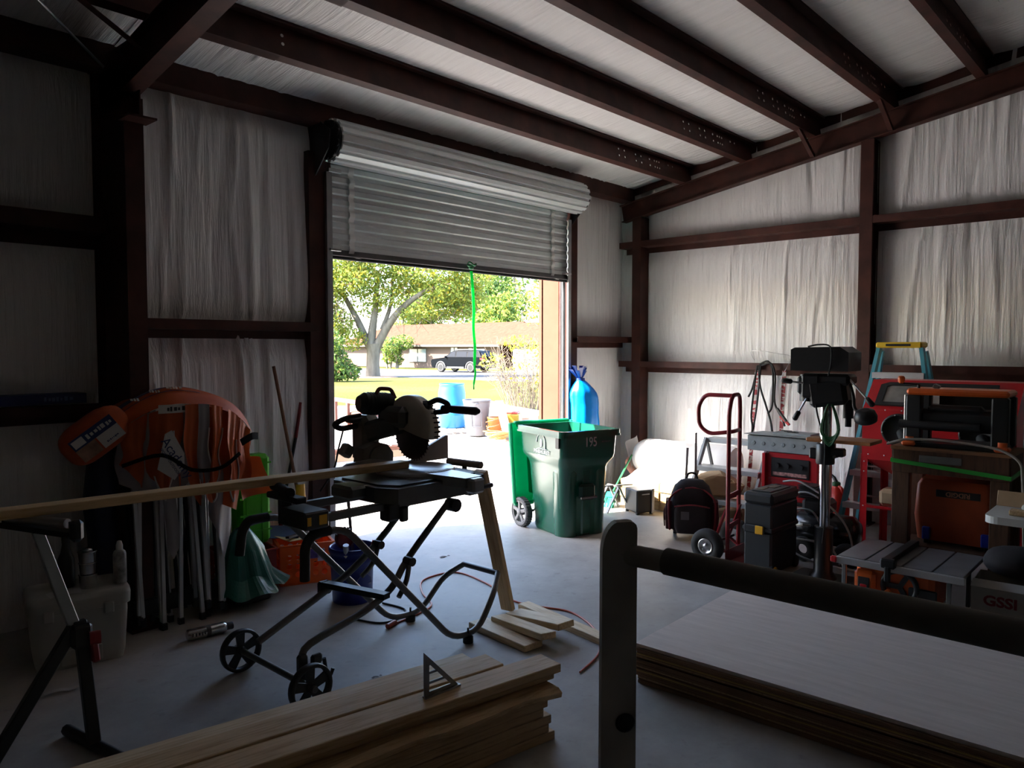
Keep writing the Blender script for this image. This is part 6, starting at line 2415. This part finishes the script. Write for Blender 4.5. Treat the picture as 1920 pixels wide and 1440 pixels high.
# ------------------------------------------------------------------ red blast cabinet
t = thing('blast_cabinet', 'red sand blasting cabinet on legs with slanted window and black glove port', 'cabinet', (6.70, 1.45, 0))
xf, xk, ya, yb_ = 6.42, 6.98, 2.03, .98
b = W(t)
K = Matrix(((1, 0, 0, 0), (0, 0, 1, 0), (0, 1, 0, 0), (0, 0, 0, 1)))
pol = [(xf, .80), (xf, 1.20), (xf + .26, 1.43), (xk, 1.43), (xk, .80)]
b.M = b.M @ K
b.prism(pol, yb_, ya)
b.out('housing', RED, t)
b = W(t)
p = [(xf, ya, .80), (xk, ya, .80), (xk, yb_, .80), (xf, yb_, .80)]
qd = [(6.64, 1.60, .55), (6.76, 1.60, .55), (6.76, 1.42, .55), (6.64, 1.42, .55)]
b.add(p + qd, [(0, 4, 5, 1), (1, 5, 6, 2), (2, 6, 7, 3), (3, 7, 4, 0), (4, 7, 6, 5)])
b.out('hopper', RED, t)
for (x, y) in ((xf + .02, ya - .02), (xf + .02, yb_ + .02), (xk - .02, ya - .02), (xk - .02, yb_ + .02)):
    b = W(t)
    b.box((x - .018 if x < 6.7 else x + .018, y, .42), (.005, .05, .84))
    b.box((x, y + (.023 if y > 1.4 else -.023), .42), (.045, .005, .84))
    b.out('leg', RED, t)
W(t).box((xf + .01, 1.5, .42), (.03, 1.0, .02)).out('crossbar', RED, t)
nrm = V((-.23, 0, .26)).normalized()
sl_ = V((.26, 0, .23)).normalized()
b = W(t)
c0 = V((xf + .13, 1.53, 1.315)) + nrm * .004
b.M = b.M @ Matrix(((0, sl_.x, nrm.x, c0.x), (1, 0, 0, c0.y), (0, sl_.z, nrm.z, c0.z), (0, 0, 0, 1)))
b.ring([(.42, -.13), (.42, .10), (.36, .13), (-.40, .13), (-.40, -.13)][::-1], [(.37, -.095), (.37, .08), (.34, .095), (-.36, .095), (-.36, -.095)][::-1], 0, .014)
b.out('window_gasket', RUBBER, t)
b = W(t)
b.M = b.M @ Matrix(((0, sl_.x, nrm.x, c0.x), (1, 0, 0, c0.y), (0, sl_.z, nrm.z, c0.z), (0, 0, 0, 1)))
b.prism([(.375, -.1), (.375, .1), (-.365, .1), (-.365, -.1)], .001, .006)
b.out('window_pane', plain('dusty_glass', (.20, .18, .16), .25, 0, .3, 5, spec=.6), t)
for y in (1.76, 1.22):
    b = W(t)
    b.M = b.M @ T(xf, y, 1.05) @ R('Y', -90)
    b.lathe([(.0001, .004), (.105, .004), (.108, .02), (.125, .02), (.128, .0)], 28)
    o = b.out('glove_port', BLACK, t)
    b = W(t)
    b.M = b.M @ T(xf, y, 1.05) @ R('Y', -90)
    for k in range(8):
        a = 2 * pi * k / 8 + .2
        b.cyl((.117 * cos(a), .117 * sin(a), .02), (.117 * cos(a), .117 * sin(a), .026), .006, 6)
    b.out('bolts', SILVER, o)['kind'] = 'stuff'
    W(t).tube(spline([(xf - .0, y - .02, 1.03), (xf - .05, y - .05, 1.0), (xf - .05, y - .08, .95)], 4), .035, 10).out('glove', RUBBER, t)
b = W(t)
for k in range(9):
    for z in (.84, 1.20):
        b.ell((xf - .002, ya - .05 - k * .12, z), (.003, .006, .006), 6, 4)
for z in (.2, .42, .70, .78):
    b.ell((xf - .002, ya - .02, z), (.003, .006, .006), 6, 4)
b.out('rivets', SILVER, t)['kind'] = 'stuff'
o = B().box((0, 0, .07), (.16, .20, .14), .03).out('wood_lump', CARD)
o.location = (6.50, 1.80, .432)
tag(o, 'tan block resting on the crossbar of the red cabinet between its legs', 'block')

# ------------------------------------------------------------------ stand with planer
STW = wood('dark_brown_wood', (.10, .05, .028), (.055, .028, .016), .6, 5, (10, 10, 1), False)
STT = wood('brown_top_wood', (.25, .125, .06), (.16, .08, .04), .55, 5, (9, 1, 9), False)
t = thing('planer_stand', 'dark wooden machine stand with a bright green strap around it under the planer', 'stand', (6.02, 1.27, 0))
x0_, x1_, y0_, y1_ = 5.80, 6.24, .92, 1.62
b = W(t)
b.box(((x0_ + x1_) / 2, (y0_ + y1_) / 2, .99), (x1_ - x0_ + .03, y1_ - y0_ + .03, .025), .003)
b.out('top_board', STT, t)
for (nm, c, d) in (('apron', (x0_, (y0_ + y1_) / 2, .90), (.02, y1_ - y0_, .16)), ('apron', (x1_, (y0_ + y1_) / 2, .90), (.02, y1_ - y0_, .16)), ('apron', ((x0_ + x1_) / 2, y0_, .90), (x1_ - x0_, .02, .16)), ('apron', ((x0_ + x1_) / 2, y1_, .90), (x1_ - x0_, .02, .16))):
    W(t).box(c, d, .002).out(nm, STW, t)
for (x, y) in ((x0_ + .04, y0_ + .05), (x0_ + .04, y1_ - .05), (x1_ - .04, y0_ + .05), (x1_ - .04, y1_ - .05)):
    W(t).box((x, y, .41), (.08, .11, .82), .004).out('leg', STW, t)
W(t).box((x0_ + .22, (y0_ + y1_) / 2, .30), (.40, .62, .02)).out('shelf', STW, t)
b = W(t)
for (pa, pc) in (((x0_ - .013, y1_ + .013, .90), (x0_ - .013, y0_ - .013, .845)), ((x0_ - .013, y1_ + .013, .90), (x1_ + .013, y1_ + .013, .91)), ((x1_ + .013, y1_ + .013, .91), (x1_ + .013, y0_ - .013, .85)), ((x0_ - .013, y0_ - .013, .845), (x1_ + .013, y0_ - .013, .85))):
    b.seg(pa, pc, .004, .028)
b.out('green_strap', plain('green_strap', (.03, .40, .05), .5, 0, .08), t)
W(t).box((x0_ - .012, 1.32, .925), (.006, .26, .05), .002).out('switch_plate', GREYM, t)
t = thing('planer', 'thickness planer with an orange top and black body on the wooden stand', 'planer', (6.02, 1.25, 1.003))
b = W(t)
b.box((6.0, 1.25, 1.385), (.30, .62, .045), .015)
b.out('top_cover', ORANGE, t)
for y in (1.51, .99):
    for x in (5.88, 6.12):
        W(t).box((x, y, 1.19), (.07, .10, .345), .01).out('column', BLACK, t)
        if y > 1.2:
            W(t).cyl((x - .01, 1.568, 1.01), (x - .01, 1.568, 1.36), .008, 10).out('guide_rod', SILVER, t)
b = W(t)
b.box((6.0, 1.25, 1.02), (.36, .58, .03), .004)
b.out('base_plate', IRON, t)
for y in (1.53, .97):
    b = W(t)
    b.box((5.85, y, 1.022), (.09, .09, .035), .012)
    b.cyl((5.85, y, 1.03), (5.85, y, 1.07), .028, 14)
    b.out('base_foot', ORANGE, t)
b = W(t)
b.box((6.0, 1.25, 1.19), (.26, .50, .15), .03)
b.box((5.92, 1.26, 1.27), (.10, .34, .05), .02)
b.cyl((5.86, 1.60, 1.155), (5.86, 1.10, 1.155), .030, 16)
b.out('cutter_head', BLACK, t)
b = W(t)
b.box((6.17, 1.25, 1.30), (.02, .34, .10))
b.out('rear_guard', BLACK, t)
b = W(t)
b.cyl((5.93, 1.50, 1.405), (5.93, 1.50, 1.435), .010, 8)
b.seg((5.93, 1.50, 1.435), (5.90, 1.60, 1.440), .02, .010)
b.out('crank_arm', BLACK, t)
W(t).lathe([(.012, 1.44), (.022, 1.45), (.024, 1.48), (.016, 1.492), (.0001, 1.494)], 14, T(5.895, 1.605, 0)).out('crank_knob', ORANGE, t)
W(t).box((5.95, 1.39, 1.42), (.05, .04, .03), .004, R('X', 25)).out('depth_stop', GREYM, t)
b = W(t)
b.tube(spline([(5.79, 1.66, 1.01), (5.78, 1.60, 1.035), (5.79, 1.52, 1.055), (5.80, 1.3, 1.06), (5.80, 1.08, 1.045), (5.78, .95, 1.02), (5.76, .86, .96), (5.75, .84, .86), (5.76, .83, .6), (5.78, .82, .3)], 6), .009, 7)
b.out('power_cord', plain('pale_cord', (.34, .30, .26), .6, 0, .05), t)
b = B()
b.box((6.30, .88, 1.2), (.06, .08, .42), .01)
b.box((6.30, .88, .50), (.05, .05, 1.0), .004)
b.box((6.30, .88, .01), (.2, .2, .02), .004)
tag(b.out('dark_post', BLACK), 'dark upright post behind the planer', 'post')

# orange machine stored upside down in the stand
t = thing('stored_saw', 'dark orange machine stored upside down on the shelf of the planer stand', 'saw', (6.05, 1.26, .311))
DOR = plain('deep_orange_shell', (.36, .06, .015), .45, 0, .15)
b = B()
loft(b, [sec(.28, .46, .05, .03), sec(.30, .50, .05, .2), sec(.30, .46, .03, .42), sec(.26, .42, .03, .46)])
b.out('shell', DOR, t)
for (x, y) in ((-.10, -.16), (.10, -.16), (-.10, .16), (.10, .16)):
    B().box((x, y, .02), (.05, .05, .04), .005).out('foot', BLACK, t)
B().box((-.150, -.03, .37), (.006, .27, .05), .002).out('name_plate', BLACK, t)
text('RIDGID', .045, plain('pale_orange_ink', (.45, .20, .12), .5, 0, 0), t, (-.1545, -.03, .37), (rad(-90), 0, rad(90)), 'lettering', bold=.001)
for y in (.16, -.20):
    B().box((-.155, y, .08), (.03, .05, .09), .006).out('blue_clip', plain('blue_clip', (.01, .03, .30), .4), t)

# ------------------------------------------------------------------ table saw on the floor
t = thing('table_saw', 'orange table saw with grey metal top and rip fence standing on the floor', 'table saw', (5.38, 1.38, 0))
TSG = plain('dull_saw_top', (.20, .205, .21), .45, .4, .12)
for i, (ya_, yb2) in enumerate(((1.745, 1.575), (1.567, 1.36), (1.352, 1.19), (1.182, 1.02))):
    b = W(t)
    b.box((5.39, (ya_ + yb2) / 2, .325), (.60, ya_ - yb2, .025), .003)
    b.out('table_panel', TSG, t)
b = W(t)
b.box((5.085, 1.38, .310), (.022, .74, .045), .004)
b.out('front_rail', plain('pale_rail', (.42, .42, .42), .4, .5, .05), t)
b = W(t)
b.box((5.38, 1.44, .355), (.64, .055, .035), .004)
b.box((5.07, 1.43, .345), (.05, .09, .06), .01)
b.box((5.055, 1.43, .28), (.03, .035, .10), .008)
b.out('rip_fence', IRON, t)
b = W(t)
b.box((5.38, 1.42, .175), (.46, .46, .27), .03)
b.out('housing', ORANGE, t)
b = W(t)
b.box((5.14, 1.585, .16), (.06, .13, .20), .02)
o = b.out('switch_box', ORANGE, t)
W(t).box((5.105, 1.585, .17), (.012, .07, .10), .004).out('switch_frame', BLACK, o)
W(t).box((5.098, 1.585, .15), (.012, .04, .05), .004).out('switch', RED, o)
b = W(t)
b.M = b.M @ T(5.145, 1.38, .19) @ R('Y', -90)
b.lathe([(.085, -.01), (.11, -.01), (.115, .006), (.11, .02), (.085, .02), (.085, -.01)], 26)
for k in range(3):
    a = rad(90 + 120 * k)
    b.seg((0, 0, .005), (.09 * cos(a), .09 * sin(a), .005), .03, .014, (0, 0, 1))
b.out('hand_wheel', BLACK, t)
W(t).cyl((5.13, 1.44, .15), (5.08, 1.44, .15), .018, 12).out('crank_knob', ORANGE, t)
b = W(t)
b.box((5.145, 1.25, .14), (.02, .16, .12), .006)
b.out('bevel_slot', BLACK, t)
text('RIDGID', .028, plain('pale_print', (.4, .25, .18), .5, 0, 0), t, (-.246, -.22 + .02, .065), (rad(90), 0, rad(-90)), 'lettering')
for (x, y) in ((5.12, 1.71), (5.12, 1.10), (5.64, 1.71), (5.64, 1.10)):
    W(t).box((x, y, .155), (.025, .025, .31), .003).out('leg', GREYM, t)
W(t).box((5.08, 1.765, .31), (.03, .04, .04), .006).out('end_cap', RED, t)

# ------------------------------------------------------------------ white folding table at the right edge
TBL = plain('white_table_plastic', (.56, .56, .53), .5, 0, .05, 4, .1, 40)
t = thing('folding_table', 'white plastic folding table cut off by the right edge, nearest its corner', 'table', (5.45, .50, 0))
b = W(t)
b.prism([(x + 5.38, y + .42) for x, y in rrect(.80, .98, .07, 6)], .70, .742)
b.out('table_top', TBL, t)
for y in (.60, .10):
    W(t).seg((5.10, y, .69), (5.10, y, .01), .03, .03, (0, 1, 0)).out('leg', STW, t)
    W(t).seg((5.66, y, .69), (5.66, y, .01), .03, .03, (0, 1, 0)).out('leg', STW, t)
W(t).box((5.38, .60, .66), (.6, .02, .03)).out('leg_brace', IRON, t)
t = thing('tape_roll', 'roll of white tape lying on the white folding table behind the cardboard piece', 'tape', (5.52, .77, .743))
B().lathe([(.042, 0), (.075, 0), (.075, .048), (.042, .048), (.042, 0)], 28).out('tape', WHITEP, t)
b = B()
b.box((0, 0, .05), (.012, .22, .09), .002, R('Y', 20))
o = b.out('cardboard_piece', CARD)
o.location = (5.32, .79, .745)
tag(o, 'tan cardboard piece propped on the white folding table', 'cardboard')
o = B().box((0, 0, .016), (.07, .20, .03), .004).out('wood_offcut', PINE)
o.location = (5.10, .70, .7435)
tag(o, 'small pine offcut at the front edge of the white folding table', 'offcut')
o = B().ell((0, 0, .03), (.03, .04, .03)).out('rag', plain('grey_rag', (.4, .4, .38), .9, 0, .1))
o.location = (5.20, .72, .744)
tag(o, 'balled pale rag on the white folding table between the offcut and the cardboard', 'rag')
t = thing('white_carton', 'white cardboard box with red lettering on the floor at the right edge', 'box', (5.50, .83, 0), 3)
WC = plain('white_cardboard', (.42, .40, .36), .8, 0, .08, 4)
b = B()
for (c, d) in (((0, 0, .004), (.32, .40, .008)), ((-.16, 0, .13), (.006, .40, .26)), ((.16, 0, .13), (.006, .40, .26)), ((0, .20, .13), (.32, .006, .26)), ((0, -.20, .13), (.32, .006, .26))):
    b.box(c, d)
b.out('carton', WC, t)
for i, (y, rx_) in enumerate(((0, 0),)):
    B().box((-.20, 0, .265), (.10, .39, .005), 0, R('Y', -14)).out('flap', WC, t)
text('GSSI', .085, plain('dark_red_ink', (.22, .02, .03), .6, 0, 0), t, (-.1642, .05, .155), (rad(90), 0, rad(-90)), 'lettering', bold=.003, sx=1.1)
b = B(T(-.1642, -.12, .155) @ R('Z', -90) @ R('X', 90))
for r in (.012, .022, .032):
    b.tube([(r * cos(rad(a)), r * sin(rad(a)), 0) for a in range(-150, 151, 20)], .003, 5)
b.out('spiral_mark', BLACK, t)
b = B()
def bagp(u, v):
    a, e = 2 * pi * u, pi * (v - .5)
    r = 1 + .12 * sin(3 * a) * cos(2 * e)
    return V((.15 * cos(e) * cos(a) * r, .22 * cos(e) * sin(a) * r, .10 * sin(e)))
b.grid(22, 12, bagp, True, True)
o = b.out('black_bag', BLKF)
o.location = (5.53, .80, .37)
tag(o, 'soft black bag lying on the white cardboard box under the folding table', 'bag')
# ------------------------------------------------------------------ steel rack post and tube right in front
BARE = plain('raw_steel', (.34, .32, .29), .55, .1, .25, 5, .08, 30)
t = thing('rack_post', 'grey steel post with rounded top and thick round tube, close in front', 'rack', (1.07, .73, 0), -5)
b = B()
w, tp = .062, 1.405
prof = [(-w / 2, 0), (w / 2, 0), (w / 2, tp - .012)] + [(w / 2 - .012 + .012 * cos(rad(a)), tp - .012 + .012 * sin(rad(a))) for a in (30, 60, 90)] + [(w / 2 - .03 + (-.03) * sin(rad(a)), tp - .055 + .055 * cos(rad(a))) for a in range(10, 91, 10)]
prof = [(x if x > -w / 2 else -w / 2, z) for x, z in prof]
b.M = R('Z', -47.7 + 5 + 6) @ Matrix(((1, 0, 0, 0), (0, 0, 1, 0), (0, 1, 0, 0), (0, 0, 0, 1)))
b.prism(prof, -.010, .010)
b.box((0, 0, .006), (.16, .012, .16))
b.out('post', BARE, t)
b = B(R('Z', -47.7 + 5 + 6) @ T(.012, -.011, 1.058) @ R('X', 90))
b.lathe([(.0001, 0), (.017, .0), (.014, .002), (.0001, .003)], 20)
b.out('plug_weld', IRON, t)
def rail_tube(nm, p, q_, r, m_):
    return W(t).cyl(p, q_, r, 20).out(nm, m_, t)
rail_tube('tube_spigot', (1.085, .745, 1.345), (1.095, .60, 1.345), .0185, BARE)
rail_tube('tube', (1.095, .65, 1.345), (1.10, -.60, 1.345), .0225, plain('dark_steel_tube', (.13, .12, .105), .6, .1, .2))
b = W(t)
b.box((1.10, -.62, .69), (.06, .02, 1.38), .003)
b.out('post', BARE, t)
W(t).seg((1.09, .72, .15), (1.10, -.62, .15), .04, .03).out('lower_rail', BARE, t)
b = W(t)
b.box((1.09, .73, .008), (.3, .06, .016), .003)
b.out('base_plate', BARE, t)
b = W(t)
b.box((1.10, -.62, .008), (.3, .06, .016), .003)
b.out('base_plate', BARE, t)

# ------------------------------------------------------------------ things in the yard
# utility trailer
TRR = plain('rusty_red_trailer_paint', (.16, .07, .05), .6, .1, .15)
GREYW = wood('weathered_deck_wood', (.55, .50, .46), (.40, .35, .31), .85, 4, (8, 1, 8), False)
t = thing('utility_trailer', 'flat wooden decked utility trailer with low red side rail parked outside the door', 'trailer', (5.9, 6.85, 0), -13)
nb_ = 10
for k in range(nb_):
    x = -1.85 + 1.85 * (k + .5) / nb_
    o = B().box((x, 1.9, .555), (1.85 / nb_ - .012, 3.8, .035), .004).out('deck_board', GREYW, t)
b = B()
b.box((-.925, 0, .49), (1.95, .06, .13))
b.box((-.925, 3.8, .50), (1.95, .06, .11))
b.box((0.02, 1.9, .50), (.05, 3.8, .11))
b.box((-1.87, 1.9, .50), (.05, 3.8, .11))
b.out('frame', TRR, t)
b = B()
b.box((-.925, -.032, .47), (1.9, .004, .08))
b.out('rear_board', plain('tan_bumper', (.28, .22, .16), .7), t)
for x in (-.12, -1.73):
    B().cyl((x, -.03, .48), (x, -.045, .48), .05, 16).out('tail_light', plain('red_reflector', (.5, .05, .04), .3), t)
B().seg((.02, .05, .93), (.02, 3.8, .93), .05, .05).out('side_rail', TRR, t)
for k in range(8):
    B().seg((.02, .35 + .46 * k, .55), (.02, .35 + .46 * k, .93), .04, .05).out('rail_post', TRR, t)
b = B()
arc = [(1.9 + .62 * cos(rad(a)), .47 + .34 * sin(rad(a))) for a in range(0, 181, 12)]
arc2 = [(1.9 + .60 * cos(rad(a)), .47 + .32 * sin(rad(a))) for a in range(180, -1, -12)]
K = Matrix(((0, 0, 1, 0), (1, 0, 0, 0), (0, 1, 0, 0), (0, 0, 0, 1)))
b.prism(arc + arc2, .05, .30, K)
b.prism([(y, z) for y, z in arc], .05, .056, K)
b.out('fender', TRR, t)
for s in (.17, -2.02):
    B().lathe([(.10, -.09), (.28, -.10), (.31, -.06), (.31, .06), (.28, .10), (.10, .09), (.10, -.09)], 26, T(s, 1.9, .31) @ R('Y', 90)).out('wheel', RUBBER, t)
B().cyl((-2.0, 1.9, .31), (.15, 1.9, .31), .03, 8).out('axle', TRR, t)

# blue barrel, grey bin and clutter
t = thing('blue_barrel', 'tall blue plastic barrel on a low pallet outside beyond the saw', 'barrel', (10.65, 11.35, .06))
BB = plain('blue_barrel_plastic', (.005, .12, .32), .45, 0, .05)
B().lathe([(.0001, 0), (.25, 0), (.27, .02), (.275, .25), (.29, .27), (.275, .29), (.278, .44), (.293, .46), (.278, .48), (.275, .70), (.25, .82), (.245, .86), (.255, .87), (.255, .89), (.235, .89), (.23, .86), (.0001, .85)], 32).out('drum', BB, t)
t = thing('wood_pallet', 'low weathered pallet under the blue barrel', 'pallet', (10.7, 11.2, 0), -30)
for k in range(3):
    B().box((0, -.35 + .35 * k, .02), (.9, .08, .035)).out('bearer', GREYW, t)
for k in range(5):
    B().box((-.36 + .18 * k, 0, .048), (.14, .9, .018)).out('deck_slat', GREYW, t)
t = thing('grey_trash_can', 'grey plastic trash can outside between the blue barrel and the orange bucket', 'trash can', (10.38, 10.36, 0))
GC = plain('grey_can_plastic', (.10, .10, .11), .6, 0, .06)
B().lathe([(.0001, .01), (.19, 0), (.20, .02), (.255, .60), (.262, .61), (.27, .66), (.275, .66), (.275, .685), (.25, .685), (.24, .60), (.18, .03), (.0001, .03)], 30).out('body', GC, t)
for k in range(2):
    a = rad(-140 + 180 * k)
    B().tube(bend([(.25 * cos(a - .25), .25 * sin(a - .25), .62), (.31 * cos(a), .31 * sin(a), .62), (.25 * cos(a + .25), .25 * sin(a + .25), .62)], .03), .012, 8).out('handle', GC, t)
b = B()
a = rad(-135)
pp = [(.1, .18), (.1, .44), (-.1, .44), (-.1, .18)]
for i in range(4):
    (s0, z0), (s1, z1) = pp[i], pp[(i + 1) % 4]
    pt = lambda s, z: ((.212 + .07 * z) * cos(a + s / .23), (.212 + .07 * z) * sin(a + s / .23), z)
    b.tube([pt(s0, z0), pt((s0 + s1) / 2, (z0 + z1) / 2), pt(s1, z1)], .006, 5)
b.out('embossed_frame', GC, t)
OB = plain('orange_yard_plastic', (.30, .09, .01), .5, 0, .1)
t = thing('orange_bucket', 'orange bucket with cord wound around it outside the door', 'bucket', (10.45, 9.92, 0))
B().lathe([(.0001, 0), (.13, 0), (.16, .34), (.168, .345), (.168, .37), (.15, .37), (.125, .02), (.0001, .02)], 26).out('pail', OB, t)
b = B()
for k in range(4):
    b.tube([((.16 + .01 * k) * cos(2 * pi * i / 24), (.16 + .01 * k) * sin(2 * pi * i / 24), .10 + .07 * k + .05 * sin(2 * pi * i / 24 + k)) for i in range(24)], .009, 5, True)
b.out('wound_cord', plain('orange_cord', (.28, .07, .02), .5), t)
t = thing('yellow_toolbox', 'yellow plastic box outside behind the orange bucket', 'box', (10.93, 10.0, 0))
B().box((0, 0, .20), (.35, .42, .40), .02, R('Z', 30)).out('box_body', plain('yellow_yard_plastic', (.30, .19, .008), .5), t)
B().box((0, 0, .42), (.30, .36, .06), .02, R('Z', 30)).out('lid', plain('red_yard_plastic', (.30, .03, .02), .5), t)
b = B()
b.tube([(.10 * cos(1.1 * i) * (1 + .02 * i), .18 * sin(1.1 * i) * (1 + .02 * i), .03 + .0035 * i) for i in range(40)], .012, 5)
o = b.out('orange_hose', plain('orange_hose', (.28, .13, .025), .5))
o.location = (9.98, 9.45, 0)
tag(o, 'coiled orange hose on the ground at the foot of the leaning plank outside', 'hose')
d0, d1 = V((10.15, 9.30, .0)), V((10.55, 9.95, .62))
o = B().seg((10.12, 9.28, .0), (10.62, 10.0, .66), .16, .03, (0, 0, 1)).out('leaning_plank', plain('bleached_plank', (.22, .155, .105), .8, 0, .1))
tag(o, 'pale plank leaning outside between the orange bucket and the green bin', 'plank')
o = B().box((0, 0, .15), (.40, .5, .30), .03).out('blue_tub', plain('blue_yard_tub', (.02, .09, .25), .5))
o.location = (10.9, 9.35, 0)
tag(o, 'blue plastic tub outside just beyond the open lid of the green bin', 'tub')
o = B().cyl((14.3, 13.5, .18), (13.5, 11.0, .14), .05, 12).out('white_pipe', plain('white_pvc', (.42, .42, .42), .5))
tag(o, 'long white pipe lying in front of the twiggy shrub', 'pipe')
for i, (x, y, s) in enumerate(((13.9, 12.6, .10), (13.55, 11.6, .09), (12.9, 11.9, .16), (12.6, 11.2, .14))):
    o = B().box((0, 0, s / 2), (s * 1.4, s * 2.4, s), .01).out('paver_block', plain('brown_block', (.16, .11, .08), .9, 0, .2))
    o.location = (x, y, 0)
    o.rotation_euler = (0, 0, rad(20 * i))
    tag(o, ('brown block under the far end of the white pipe', 'brown block under the near end of the white pipe', 'larger brown block in front of the middle of the white pipe', 'larger brown block in front of the near end of the white pipe')[i], 'block')
